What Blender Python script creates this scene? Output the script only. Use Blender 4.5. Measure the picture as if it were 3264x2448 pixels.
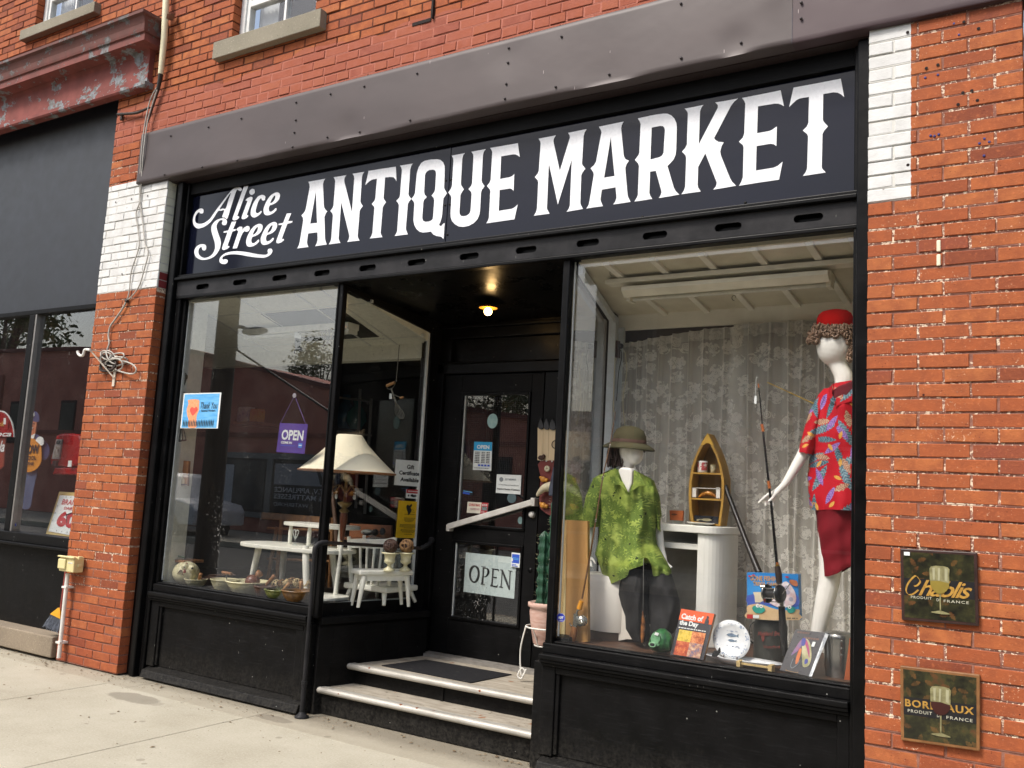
import bpy, bmesh, math, random
from mathutils import Vector, Matrix, noise
random.seed(7)
for o in list(bpy.data.objects): bpy.data.objects.remove(o)
scn = bpy.context.scene
COL = scn.collection
rad = math.radians
# ------------------------------------------------------------------ camera
CAM = Vector((0, -4.6, 1.536))
RX = Vector((0.84885386, 0.52582805, 0.05433217))
RY = Vector((0.01919824, -0.13337656, 0.99087947))
RZ = Vector((-0.52827885, 0.84006878, 0.12331218))
cd = bpy.data.cameras.new('camera'); co = bpy.data.objects.new('camera', cd); COL.objects.link(co)
cd.sensor_width = 36; cd.lens = 1962.46 / 2212 * 36; cd.clip_start = .05; cd.clip_end = 500
co.matrix_world = Matrix(((RX.x, RY.x, -RZ.x, CAM.x), (RX.y, RY.y, -RZ.y, CAM.y), (RX.z, RY.z, -RZ.z, CAM.z), (0, 0, 0, 1)))
scn.camera = co
# ------------------------------------------------------------------ daylight, bright overcast
SUN_EL, SUN_AZ = 52, 205      # sun over the street, behind the camera and a little to its right
w = bpy.data.worlds.new('World'); scn.world = w; w.use_nodes = True
nt = w.node_tree; nt.nodes.clear()
sky = nt.nodes.new('ShaderNodeTexSky'); sky.sky_type = 'NISHITA'; sky.sun_disc = False
sky.sun_elevation = rad(SUN_EL); sky.sun_rotation = rad(SUN_AZ); sky.dust_density = 4; sky.air_density = 1.2
hs = nt.nodes.new('ShaderNodeHueSaturation'); hs.inputs['Saturation'].default_value = .8
bg = nt.nodes.new('ShaderNodeBackground'); bg.inputs[1].default_value = .135
ow = nt.nodes.new('ShaderNodeOutputWorld')
nt.links.new(sky.outputs[0], hs.inputs['Color']); nt.links.new(hs.outputs[0], bg.inputs[0]); nt.links.new(bg.outputs[0], ow.inputs[0])
sl = bpy.data.lights.new('sun', 'SUN'); sl.energy = 1.9; sl.angle = rad(14); sl.color = (1, .96, .9)
so = bpy.data.objects.new('sun', sl); COL.objects.link(so)
so.rotation_euler = (rad(90 - SUN_EL), 0, rad(180 - SUN_AZ)); so.location = (3, -8, 12)
scn.view_settings.view_transform = 'Standard'; scn.view_settings.look = 'None'
scn.view_settings.exposure = .78; scn.view_settings.gamma = 1
scn.render.resolution_x = 1024; scn.render.resolution_y = 768
scn.cycles.max_bounces = 8; scn.cycles.transparent_max_bounces = 24; scn.cycles.glossy_bounces = 4
scn.cycles.caustics_reflective = False; scn.cycles.caustics_refractive = False

# ------------------------------------------------------------------ image coordinates: (sheet, x, y), a pixel on an image crop -> a ray; a plane gives the 3D point
SH = dict(A=(0,0,2.0109),B=(1000,0,1.8433),C=(2164,0,2.0109),D=(0,800,3.6867),E=(0,1250,1.6583),F=(480,860,2.765),G=(480,1400,2.765),H=(960,860,2.764),I=(880,1400,2.963),J=(1360,820,2.37),K=(1360,1480,2.37),L=(1780,780,2.212),M=(1760,1340,2.182),N=(2100,1340,3.318),O=(2050,1800,3.16),Q=(2350,960,3.0732),R=(2350,1450,2.2732),T=(2700,1600,1.9557),U=(0,1900,2.0109),V=(900,1950,2.212),W=(2700,0,1.6595),X=(0,0,2.37),Y=(1560,1940,3.265),Z=(940,1840,3.607),a=(2500,1400,4.608),b=(0,1250,3.53),c=(560,1230,11.06),d=(1700,1300,4.15))
FS = 1962.46 / .6777
def ray(s, x, y):
    k = SH[s]; u = k[0] + x / k[2] - 1632; v = k[1] + y / k[2] - 1224
    return RX * (u / FS) - RY * (v / FS) + RZ
def at(s, x, y, Y=None, X=None, Z=None, pl=None):
    d = ray(s, x, y)
    if Y is not None: t = (Y - CAM.y) / d.y
    elif X is not None: t = (X - CAM.x) / d.x
    elif Z is not None: t = (Z - CAM.z) / d.z
    else: t = (pl[0] - CAM).dot(pl[1]) / d.dot(pl[1])
    return CAM + d * t

# ------------------------------------------------------------------ materials
def C(h):
    h = h.lstrip('#'); r = []
    for i in (0, 2, 4):
        c = int(h[i:i+2], 16) / 255
        r.append(c / 12.92 if c <= .04045 else ((c + .055) / 1.055) ** 2.4)
    return (*r, 1)
class NT:
    def __init__(s, name):
        s.m = bpy.data.materials.new(name); s.m.use_nodes = True; s.t = s.m.node_tree; s.t.nodes.clear()
        s.out = s.t.nodes.new('ShaderNodeOutputMaterial')
    def n(s, typ, **kw):
        nd = s.t.nodes.new('ShaderNode' + typ)
        for k, v in kw.items():
            if k.startswith('i_'): s.set(nd, k[2:], v)
            elif k[0] == 'I': s.set(nd, int(k[1:]), v)
            else: setattr(nd, k, v)
        return nd
    def set(s, nd, key, v):
        inp = nd.inputs[key] if isinstance(key, int) else nd.inputs[key.replace('_', ' ')]
        if isinstance(v, bpy.types.NodeSocket): s.t.links.new(v, inp)
        else: inp.default_value = v
    def math(s, op, a, b=None, c=None, clamp=False):
        nd = s.n('Math', operation=op, use_clamp=clamp); s.set(nd, 0, a)
        if b is not None: s.set(nd, 1, b)
        if c is not None: s.set(nd, 2, c)
        return nd.outputs[0]
    def mix(s, f, a, b, mode='MIX'):
        nd = s.n('MixRGB', blend_type=mode); s.set(nd, 0, f); s.set(nd, 1, a); s.set(nd, 2, b); return nd.outputs[0]
    def noise(s, vec, scale, detail=4, rough=.55):
        nd = s.n('TexNoise', i_Scale=scale, i_Detail=detail, i_Roughness=rough, i_Vector=vec); return nd.outputs['Fac']
    def vor(s, vec, scale, out='Distance', feature='F1'):
        nd = s.n('TexVoronoi', feature=feature, i_Scale=scale, i_Vector=vec); return nd.outputs[out]
    def ramp(s, f, *st):
        nd = s.n('ValToRGB'); s.set(nd, 0, f); e = nd.color_ramp.elements
        while len(e) < len(st): e.new(.5)
        for i, (p, c) in enumerate(st): e[i].position = p; e[i].color = c if len(c) == 4 else (*c, 1)
        return nd.outputs[0]
    def step(s, f, a, b):
        nd = s.n('MapRange'); s.set(nd, 0, f); s.set(nd, 1, a); s.set(nd, 2, b); return nd.outputs[0]
    def obj(s, scale=None, rot=None):
        tc = s.n('TexCoord').outputs['Object']
        if scale or rot:
            mp = s.n('Mapping'); s.set(mp, 0, tc); mp.inputs['Scale'].default_value = scale or (1, 1, 1); mp.inputs['Rotation'].default_value = rot or (0, 0, 0); tc = mp.outputs[0]
        return tc
    def cell(s, scale, rnd=.85, off=(0, 0, 0), rot=6.283, squash=1.0):
        """print repeat on the xz plane: per-cell local coords, radius, angle, random"""
        xyz = s.n('SeparateXYZ'); s.set(xyz, 0, s.obj()); cb = s.n('CombineXYZ'); s.set(cb, 0, s.math('ADD', xyz.outputs[0], off[0])); s.set(cb, 1, s.math('MULTIPLY_ADD', xyz.outputs[2], squash, off[2]))
        vo = s.n('TexVoronoi', i_Scale=scale, i_Vector=cb.outputs[0], i_Randomness=rnd, voronoi_dimensions='2D'); d = s.n('VectorMath', operation='SUBTRACT'); s.set(d, 0, cb.outputs[0]); s.set(d, 1, vo.outputs['Position'])
        k = s.n('VectorMath', operation='SCALE'); s.set(k, 0, d.outputs[0]); k.inputs['Scale'].default_value = scale
        rc = s.n('SeparateColor'); s.set(rc, 0, vo.outputs['Color']); r = rc.outputs[0]
        vr = s.n('VectorRotate', rotation_type='Z_AXIS'); s.set(vr, 'Vector', k.outputs[0]); s.set(vr, 'Angle', s.math('MULTIPLY', r, rot)); q = s.n('SeparateXYZ'); s.set(q, 0, vr.outputs[0])
        ln = s.n('VectorMath', operation='LENGTH'); s.set(ln, 0, k.outputs[0])
        return q.outputs[0], q.outputs[1], ln.outputs['Value'], s.math('ARCTAN2', q.outputs[1], q.outputs[0]), rc.outputs[1]
    def leaf(s, lx, ly, L, W, teeth=0):
        w = s.math('MULTIPLY', s.math('SUBTRACT', 1, s.math('POWER', s.math('DIVIDE', s.math('ABSOLUTE', lx), L), 2)), W)
        if teeth: w = s.math('MULTIPLY', w, s.math('MULTIPLY_ADD', s.math('FRACT', s.math('MULTIPLY', lx, teeth)), .45, .65))
        return s.math('LESS_THAN', s.math('ABSOLUTE', ly), w)
    def petals(s, r, a, R, n, depth=.4, ph=0):
        return s.math('LESS_THAN', r, s.math('MULTIPLY_ADD', s.math('ABSOLUTE', s.math('COSINE', s.math('MULTIPLY_ADD', a, n / 2, ph))), R * depth, R * (1 - depth)))
    def bump(s, h, st=.3, dist=.01):
        return s.n('Bump', i_Height=h, i_Strength=st, i_Distance=dist).outputs[0]
    def pbr(s, col, rough=.5, metal=0, nrm=None, spec=.5, **kw):
        p = s.n('BsdfPrincipled'); s.set(p, 'Base Color', col); s.set(p, 'Roughness', rough); s.set(p, 'Metallic', metal)
        s.set(p, 'Specular IOR Level', spec)
        if nrm is not None: s.set(p, 'Normal', nrm)
        for k, v in kw.items(): s.set(p, k, v)
        s.t.links.new(p.outputs[0], s.out.inputs[0]); return p
    def done(s): return s.m
MATS = {}
def pm(name, c1, c2=None, sc=20, rough=.5, metal=0, bump=.15, bs=60, bd=.002, spec=.5, stretch=None):
    if name in MATS: return MATS[name]
    t = NT(name); v = t.obj(stretch)
    c1 = C(c1) if isinstance(c1, str) else c1
    c2 = (C(c2) if isinstance(c2, str) else c2) if c2 else tuple([x * .86 for x in c1[:3]] + [1])
    n = t.noise(v, sc, 5); col = t.mix(t.step(n, .35, .65), c1, c2)
    r = t.math('MULTIPLY_ADD', t.noise(v, sc * 2.3, 3), .25, rough - .12)
    t.pbr(col, r, metal, t.bump(t.noise(v, bs, 3), bump, bd) if bump else None, spec)
    MATS[name] = t.done(); return t.m
def flat(name, c): return pm(name, c, rough=.55, bump=0, sc=40)
def emit(name, c, s):
    t = NT(name); e = t.n('Emission', i_Color=C(c), i_Strength=s); t.t.links.new(e.outputs[0], t.out.inputs[0]); return t.done()

def black_paint(name, rough=.33, sc=1.0, base=.003, specks=True):
    t = NT(name); v = t.obj()
    n = t.noise(v, 6, 5); fine = t.noise(v, 90, 3)
    col = t.mix(t.step(n, .35, .7), (base * .8, base * .8, base * .85, 1), (base * 1.7, base * 1.65, base * 1.75, 1))
    if specks:
        vd = t.vor(v, 9); msk = t.math('LESS_THAN', vd, .035)
        vd2 = t.vor(t.obj((40, 40, 4)), 1.3); sc2 = t.math('MULTIPLY', t.math('LESS_THAN', vd2, .05), t.math('GREATER_THAN', t.noise(v, 3, 2), .58))
        col = t.mix(t.math('MAXIMUM', msk, sc2), col, (.22, .22, .2, 1))
        dust = t.math('MULTIPLY', t.step(t.noise(t.obj((2, 2, .6)), 5, 6, .7), .55, .8), .35); col = t.mix(dust, col, (.011, .0105, .010, 1))
    if rough == .5:      # street dust thrown up on the lowest boards, and worn brush strokes
        xyz = t.n('SeparateXYZ'); t.set(xyz, 0, v); sp_ = t.math('MULTIPLY', t.step(t.math('MULTIPLY_ADD', t.noise(v, 18, 5, .7), .3, xyz.outputs[2]), .42, .12), t.step(t.noise(v, 55, 4, .7), .35, .7)); col = t.mix(t.math('MULTIPLY', sp_, .45), col, (.09, .083, .07, 1))
        br_ = t.math('MULTIPLY', t.step(t.noise(t.obj((1.5, 1.5, 22)), 6, 4, .6), .56, .7), .35); col = t.mix(br_, col, (.02, .02, .021, 1))
    r = t.math('MULTIPLY_ADD', n, .3, rough - .13)
    b1 = t.bump(fine, .25, .0012)
    b2 = t.n('Bump', i_Height=t.noise(v, 14, 3), i_Strength=.25, i_Distance=.006, i_Normal=b1).outputs[0]
    t.pbr(col, r, 0, b2, .13); return t.done()
BLACK = black_paint('black_gloss_paint')
BLACKM = black_paint('black_worn_paint', .5)
BLACKD = black_paint('black_soffit_paint', .28, specks=False)

def glass_mat(name, k=1.0, tint=(1, 1, 1, 1), wob=.0):
    t = NT(name)
    g = t.n('NewGeometry')
    dp = t.n('VectorMath', operation='DOT_PRODUCT'); t.set(dp, 0, g.outputs['Incoming']); t.set(dp, 1, g.outputs['Normal'])
    c = t.math('ABSOLUTE', dp.outputs['Value'])
    p = t.math('POWER', t.math('SUBTRACT', 1, c), 5)
    f = t.math('MULTIPLY_ADD', p, .95 * k, .045 * k, clamp=True)
    tr = t.n('BsdfTransparent', i_Color=tint); gl = t.n('BsdfGlossy', i_Roughness=0.0)
    if wob: t.set(gl, 'Normal', t.bump(t.noise(t.obj(), 1.6, 2), wob, .01))
    mx = t.n('MixShader'); t.set(mx, 0, f); t.t.links.new(tr.outputs[0], mx.inputs[1]); t.t.links.new(gl.outputs[0], mx.inputs[2])
    dirt = t.math('MULTIPLY', t.math('LESS_THAN', t.vor(t.obj((1, 1, .5)), 60), t.math('MULTIPLY_ADD', t.noise(t.obj((2, 2, .8)), 2.2, 3), .9, -.44)), .3)
    film = t.math('MULTIPLY_ADD', t.step(t.noise(t.obj((1, 1, .5)), 3, 5, .65), .45, .8), .007, .002)
    md = t.n('MixShader'); t.set(md, 0, t.math('ADD', dirt, film) if 1.3 < k < 3 else .002); t.t.links.new(mx.outputs[0], md.inputs[1]); dfs = t.n('BsdfDiffuse', i_Color=(.75, .74, .7, 1)); t.t.links.new(dfs.outputs[0], md.inputs[2])
    t.t.links.new(md.outputs[0], t.out.inputs[0]); return t.done()
GLASS = glass_mat('window_glass', 2.3)
GLASSR = glass_mat('window_glass_weak_mirror', 1.15)  # mirror strength lowered to dim the sky's reflection
CLEAR = glass_mat('clear_glass', 1.5, (.93, .96, .96, 1))

def brick_mat():
    t = NT('brick'); v = t.obj()
    at_ = t.n('Attribute', attribute_name='bc').outputs['Color']; sp = t.n('SeparateColor'); t.set(sp, 0, at_)
    r, g, b = sp.outputs[0], sp.outputs[1], sp.outputs[2]
    xyz = t.n('SeparateXYZ'); t.set(xyz, 0, v); X, Y, Z = xyz.outputs
    col = t.ramp(r, (0, C('#763c2a')), (.25, C('#a05430')), (.6, C('#aa5e35')), (.85, C('#b46c3e')), (1, C('#874634')))
    n1 = t.noise(v, 14, 5); n2 = t.noise(v, 60, 4); n3 = t.noise(v, 220, 2)
    col = t.mix(t.step(n1, .3, .75), col, C('#8a4a2e'))
    col = t.mix(t.math('MULTIPLY', t.step(n2, .55, .8), .45), col, C('#d47b4c'))
    pits = t.math('LESS_THAN', t.vor(v, 55), .13); pits = t.math('MULTIPLY', pits, t.math('GREATER_THAN', t.noise(v, 9, 2), .56))
    col = t.mix(t.math('MULTIPLY', pits, .75), col, C('#4a1a10'))
    # sooty, once-painted courses above the fascia
    band = t.math('MULTIPLY', t.math('GREATER_THAN', Z, 4.40), t.math('LESS_THAN', t.math('MULTIPLY_ADD', t.noise(v, 1.3, 3), .35, Z), 4.93))
    col = t.mix(t.math('MULTIPLY', band, .62), col, t.mix(t.step(n1, .3, .7), C('#8e4a3a'), C('#a66252')))
    col = t.mix(t.math('MULTIPLY', t.step(Z, .75, 0), .4), col, C('#8c4230'))
    col = t.mix(t.math('MULTIPLY', t.step(t.noise(t.obj((1.2, 1, .5)), 1.6, 5, .65), .5, .75), .22), col, C('#6f3524'))
    # flakes of old white paint left on edges
    fl = t.math('GREATER_THAN', t.math('ADD', t.noise(v, 85, 5, .75), t.math('MULTIPLY', t.noise(t.obj((1, 1, 1)), 5, 4), .45)), .905)
    low = t.math('LESS_THAN', Z, 4.2); fl = t.math('MULTIPLY', fl, low)
    col = t.mix(t.math('MULTIPLY', fl, .9), col, C('#e0bfa0'))
    # white painted bands on both piers
    wob = t.math('MULTIPLY_ADD', t.noise(v, 40, 4), .014, -.007)
    zr = t.math('MULTIPLY', t.math('GREATER_THAN', Z, 3.076), t.math('LESS_THAN', Z, 4.34))
    right = t.math('MULTIPLY', t.math('MULTIPLY', zr, t.math('GREATER_THAN', X, -2)), t.math('LESS_THAN', t.math('ADD', X, wob), -.668))
    left = t.math('MULTIPLY', t.math('MULTIPLY', zr, t.math('LESS_THAN', X, -6)), t.math('LESS_THAN', Z, 4.035))
    bare = t.math('MULTIPLY', t.math('GREATER_THAN', Y, .012), t.math('LESS_THAN', t.math('MULTIPLY_ADD', t.noise(v, 25, 3), .05, Z), 3.24))
    left = t.math('MULTIPLY', left, t.math('SUBTRACT', 1, bare))
    wm = t.math('MAXIMUM', right, left)
    chip = t.math('GREATER_THAN', t.math('ADD', t.noise(v, 45, 5, .65), t.math('MULTIPLY', t.noise(v, 4, 2), .3)), .93)
    red = t.math('MULTIPLY', bare, t.math('MULTIPLY', t.math('LESS_THAN', X, -6), t.math('GREATER_THAN', Z, 3.08)))
    col = t.mix(red, col, C('#7c2f30'))
    wcol = t.mix(t.step(t.noise(v, 8, 5), .4, .8), C('#d8d8d6'), C('#bfbeba'))
    wcol = t.mix(t.math('GREATER_THAN', Y, .01), wcol, C('#d9d8c6'))
    wcol = t.mix(t.math('MULTIPLY', chip, .8), wcol, C('#a86a52'))
    topw = t.math('MULTIPLY', t.step(Z, 4.1, 4.33), t.math('GREATER_THAN', X, -2)); wcol = t.mix(t.math('MULTIPLY', topw, t.step(n1, .3, .6)), wcol, C('#8f8c86'))  # white paint turns greyer towards the top of the right pier
    col = t.mix(wm, col, wcol)
    holes = t.math('MULTIPLY', t.math('LESS_THAN', t.vor(v, 7), .04), t.math('GREATER_THAN', t.noise(v, 2, 2), .45)); col = t.mix(holes, col, C('#3a120c'))
    h = t.math('ADD', t.math('MULTIPLY', n2, .8), t.math('MULTIPLY', n3, .5)); h = t.math('SUBTRACT', h, t.math('MULTIPLY', pits, .6))
    t.pbr(col, .82, 0, t.bump(h, .55, .004), .3); return t.done()
def mortar_mat():
    t = NT('mortar'); v = t.obj(); xyz = t.n('SeparateXYZ'); t.set(xyz, 0, v); X, Y, Z = xyz.outputs
    col = t.mix(t.step(t.noise(v, 25, 4), .35, .65), C('#95695a'), C('#7a5246'))
    up = t.math('GREATER_THAN', t.math('MULTIPLY_ADD', t.noise(v, 1.3, 3), .35, Z), 4.93); col = t.mix(up, col, C('#5a3428'))
    band = t.math('MULTIPLY', t.math('GREATER_THAN', Z, 4.40), t.math('SUBTRACT', 1, up)); col = t.mix(band, col, C('#b0705f'))
    fl = t.math('MULTIPLY', t.math('GREATER_THAN', t.math('ADD', t.noise(v, 70, 4, .7), t.math('MULTIPLY', t.noise(v, 6, 3), .5)), .825), t.math('LESS_THAN', Z, 4.3))
    fl = t.math('MULTIPLY', fl, t.math('GREATER_THAN', Z, .6))
    col = t.mix(fl, col, C('#e2cdb4'))
    zr = t.math('MULTIPLY', t.math('GREATER_THAN', Z, 3.076), t.math('LESS_THAN', Z, 4.34))
    right = t.math('MULTIPLY', t.math('MULTIPLY', zr, t.math('GREATER_THAN', X, -2)), t.math('LESS_THAN', X, -.668))
    left = t.math('MULTIPLY', t.math('MULTIPLY', zr, t.math('LESS_THAN', X, -6)), t.math('LESS_THAN', Z, 4.035))
    col = t.mix(t.math('MAXIMUM', right, left), col, C('#cfcdc6'))
    t.pbr(col, .9, 0, t.bump(t.noise(v, 120, 4), .6, .004), .2); return t.done()
BRICK = brick_mat(); MORTAR = mortar_mat()

def concrete(name, c1, c2, c3, joints=False):
    t = NT(name); v = t.obj()
    n = t.noise(v, 1.4, 6, .65); f = t.noise(v, 75, 6, .8); g = t.noise(v, 420, 2)
    col = t.mix(t.step(n, .35, .68), C(c1), C(c2)); col = t.mix(t.math('MULTIPLY', t.step(f, .5, .68), .7), col, C(c3))
    col = t.mix(t.math('MULTIPLY', t.step(t.noise(v, 4.3, 5, .6), .6, .72), .25), col, C('#8e8676'))
    sp = t.math('MULTIPLY', t.math('LESS_THAN', t.vor(v, 16), .07), t.math('GREATER_THAN', t.noise(v, 3, 2), .47)); col = t.mix(t.math('MULTIPLY', sp, .6), col, C('#4f483e'))
    col = t.mix(t.math('MULTIPLY', t.step(f, .44, .32), .5), col, C('#7f7768'))
    lt = t.math('LESS_THAN', t.vor(v, 28), .1); col = t.mix(t.math('MULTIPLY', lt, .35), col, C('#dcd6c6'))
    xyz = t.n('SeparateXYZ'); t.set(xyz, 0, v); Y = xyz.outputs[1]
    if joints:   # darker grey strip the builders patched along the shopfront, and its two stains
        col = t.mix(t.math('MULTIPLY', t.step(t.math('MULTIPLY_ADD', t.noise(v, 5, 4), .06, Y), -.19, -.15), .5), col, C('#938a79'))
        for (sx, sy, rx, ry) in ((-5.63, -.36, .27, .1), (-4.55, -.08, .17, .06)):
            mp = t.n('Mapping', vector_type='POINT'); t.set(mp, 0, v); mp.inputs['Location'].default_value = (-sx / rx, -sy / ry, 0); mp.inputs['Scale'].default_value = (1 / rx, 1 / ry, 0)
            ln = t.n('VectorMath', operation='LENGTH'); t.set(ln, 0, mp.outputs[0])
            m = t.step(t.math('MULTIPLY_ADD', t.noise(v, 9, 4), .8, ln.outputs['Value']), 1.45, 1.25); col = t.mix(t.math('MULTIPLY', m, .55), col, C('#6f675b'))
    if joints:
        gr_ = t.math('MULTIPLY', t.step(t.math('MULTIPLY_ADD', t.noise(v, 11, 5, .7), .16, Y), .0, .16), .55); col = t.mix(gr_, col, C('#5f574a'))
        gum = t.math('MULTIPLY', t.math('LESS_THAN', t.vor(v, 4.5), .11), t.math('GREATER_THAN', t.noise(v, 1.7, 2), .5)); col = t.mix(t.math('MULTIPLY', gum, .4), col, C('#6a6356'))
    h = t.math('ADD', f, t.math('MULTIPLY', g, .5))
    t.pbr(col, .9, 0, t.bump(h, .35, .004), .25); return t.done()
SIDEWALK = concrete('sidewalk_concrete', '#b3ad9c', '#a29b89', '#c2bcab', True)
STONE = concrete('old_stone', '#8f8270', '#7a6f60', '#a69a87')
SILLM = concrete('sill_stone', '#8f8878', '#7d7768', '#a09a88')
ASPHALT = concrete('asphalt', '#4a4a4a', '#3e3f40', '#5d5d5c')
# ------------------------------------------------------------------ mesh helpers
class MB:
    def __init__(s): s.v = []; s.f = []; s.sm = []
    def add(s, vs, fs, smooth=False):
        o = len(s.v); s.v += [Vector(p) for p in vs]; s.f += [tuple(i + o for i in f) for f in fs]; s.sm += [smooth] * len(fs); return s
    def box(s, x0, x1, y0, y1, z0, z1):
        return s.hexa([(x0, y0, z0), (x1, y0, z0), (x1, y1, z0), (x0, y1, z0), (x0, y0, z1), (x1, y0, z1), (x1, y1, z1), (x0, y1, z1)])
    def hexa(s, p): return s.add(p, [(0, 3, 2, 1), (4, 5, 6, 7), (0, 1, 5, 4), (1, 2, 6, 5), (2, 3, 7, 6), (3, 0, 4, 7)])
    def obox(s, p0, p1, o0, o1, z0, z1, z0b=None, z1b=None):
        """a slab standing on the plan segment p0->p1, from offset o0 to o1 along its left normal"""
        p0 = Vector(p0[:2]); p1 = Vector(p1[:2]); d = (p1 - p0).normalized(); n = Vector((-d.y, d.x))
        z0b = z0 if z0b is None else z0b; z1b = z1 if z1b is None else z1b
        a, b, c, e = p0 + n * o0, p1 + n * o0, p1 + n * o1, p0 + n * o1
        return s.hexa([(*a, z0), (*b, z0b), (*c, z0b), (*e, z0), (*a, z1), (*b, z1b), (*c, z1b), (*e, z1)])
    def bar(s, p0, p1, w, h=None, up=(0, 0, 1)):
        p0 = Vector(p0); p1 = Vector(p1); h = h or w; d = (p1 - p0).normalized(); up = Vector(up)
        if abs(d.dot(up)) > .95: up = Vector((0, 1, 0))
        a = d.cross(up).normalized() * w / 2; b = a.normalized().cross(d).normalized() * h / 2
        return s.hexa([p0 - a - b, p0 + a - b, p1 + a - b, p1 - a - b, p0 - a + b, p0 + a + b, p1 + a + b, p1 - a + b])
    def tube(s, pts, r, n=10, cap=True, closed=False):
        pts = [Vector(p) for p in pts]; rs = r if isinstance(r, (list, tuple)) else [r] * len(pts)
        vs = []; N = len(pts); prev = None
        for i, p in enumerate(pts):
            if closed: d = pts[(i + 1) % N] - pts[i - 1]
            else: d = pts[min(i + 1, N - 1)] - pts[max(i - 1, 0)]
            d.normalize()
            if prev is None: a = d.orthogonal().normalized()
            else: a = (prev - d * prev.dot(d)); a = a.normalized() if a.length > 1e-6 else d.orthogonal().normalized()
            prev = a; b = d.cross(a)
            for k in range(n):
                t = 2 * math.pi * k / n; vs.append(p + (a * math.cos(t) + b * math.sin(t)) * rs[i])
        fs = []
        for i in range(N if closed else N - 1):
            j = (i + 1) % N
            for k in range(n): fs.append((i * n + k, i * n + (k + 1) % n, j * n + (k + 1) % n, j * n + k))
        s.add(vs, fs, True)
        if cap and not closed: s.add(vs[:n], [tuple(range(n))[::-1]]); s.add(vs[-n:], [tuple(range(n))])
        return s
    def lathe(s, c, prof, n=24, axis=(0, 0, 1), sx=1, sy=1):
        c = Vector(c); q = Vector((0, 0, 1)).rotation_difference(Vector(axis)); vs = []
        for r, z in prof:
            for k in range(n):
                t = 2 * math.pi * k / n; vs.append(c + q @ Vector((r * sx * math.cos(t), r * sy * math.sin(t), z)))
        fs = [(i * n + k, i * n + (k + 1) % n, (i + 1) * n + (k + 1) % n, (i + 1) * n + k) for i in range(len(prof) - 1) for k in range(n)]
        s.add(vs, fs, True)
        if prof[0][0] > .0005: s.add(vs[:n], [tuple(range(n))[::-1]])
        if prof[-1][0] > .0005: s.add(vs[-n:], [tuple(range(n))])
        return s
    def ball(s, c, r, n=16, sc=(1, 1, 1), axis=(0, 0, 1)):
        m = n // 2; c = Vector(c); q = Vector((0, 0, 1)).rotation_difference(Vector(axis)); vs = []
        for i in range(m + 1):
            a = math.pi * i / m
            for k in range(n):
                t = 2 * math.pi * k / n; vs.append(c + q @ Vector((r * sc[0] * math.sin(a) * math.cos(t), r * sc[1] * math.sin(a) * math.sin(t), -r * sc[2] * math.cos(a))))
        return s.add(vs, [(i * n + k, i * n + (k + 1) % n, (i + 1) * n + (k + 1) % n, (i + 1) * n + k) for i in range(m) for k in range(n)], True)
    def loft(s, rings, closed=True, caps=True, smooth=True):
        n = len(rings[0]); vs = [p for r in rings for p in r]; K = n if closed else n - 1
        s.add(vs, [(i * n + k, i * n + (k + 1) % n, (i + 1) * n + (k + 1) % n, (i + 1) * n + k) for i in range(len(rings) - 1) for k in range(K)], smooth)
        if caps and closed: s.add(rings[0], [tuple(range(n))[::-1]]); s.add(rings[-1], [tuple(range(n))])
        return s
    def prism(s, poly, d):
        """a flat outline (3D points) thickened by vector d"""
        n = len(poly); d = Vector(d); p = [Vector(q) for q in poly]
        return s.add(p + [q + d for q in p], [tuple(range(n)), tuple(range(2 * n - 1, n - 1, -1))] + [(k, k + n, (k + 1) % n + n, (k + 1) % n) for k in range(n)])
    def build(s, name, mat, parent=None, bev=0, weld=False, seg=2):
        me = bpy.data.meshes.new(name); me.from_pydata([tuple(v) for v in s.v], [], s.f); me.materials.append(mat)
        me.polygons.foreach_set('use_smooth', s.sm)
        bm = bmesh.new(); bm.from_mesh(me)
        if weld: bmesh.ops.remove_doubles(bm, verts=bm.verts, dist=1e-5)
        bmesh.ops.recalc_face_normals(bm, faces=bm.faces); bm.to_mesh(me); bm.free(); me.update()
        o = bpy.data.objects.new(name, me); COL.objects.link(o)
        if parent: o.parent = parent; o.matrix_parent_inverse = Matrix.Translation(-parent.location)
        if bev:
            m = o.modifiers.new('bevel', 'BEVEL'); m.width = bev; m.segments = seg; m.limit_method = 'ANGLE'; m.angle_limit = rad(40); m.harden_normals = False
        return o
def tag(o, label=None, cat=None, group=None, kind=None):
    if label: o['label'] = label
    if cat: o['category'] = cat
    if group: o['group'] = group
    if kind: o['kind'] = kind
    return o
def thing(name, label, cat, loc=(0, 0, 0), group=None):
    o = bpy.data.objects.new(name, None); COL.objects.link(o); o.location = loc; o.empty_display_size = .1
    return tag(o, label, cat, group)
def smooth_loop(p, k=5):
    n = len(p); out = []
    for i in range(n):
        a, b, c, d = p[i - 1], p[i], p[(i + 1) % n], p[(i + 2) % n]
        for j in range(k):
            t = j / k
            out.append(tuple(.5 * (2 * b[q] + (c[q] - a[q]) * t + (2 * a[q] - 5 * b[q] + 4 * c[q] - d[q]) * t * t + (3 * b[q] - a[q] - 3 * c[q] + d[q]) * t ** 3) for q in range(len(b))))
    return out
def smooth_path(p, k=6):
    p = [Vector(q) for q in p]; out = []
    for i in range(len(p) - 1):
        a, b, c, d = p[max(i - 1, 0)], p[i], p[i + 1], p[min(i + 2, len(p) - 1)]
        for j in range(k):
            t = j / k; out.append(.5 * (2 * b + (c - a) * t + (2 * a - 5 * b + 4 * c - d) * t * t + (3 * b - a - 3 * c + d) * t ** 3))
    return out + [p[-1]]
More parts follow.
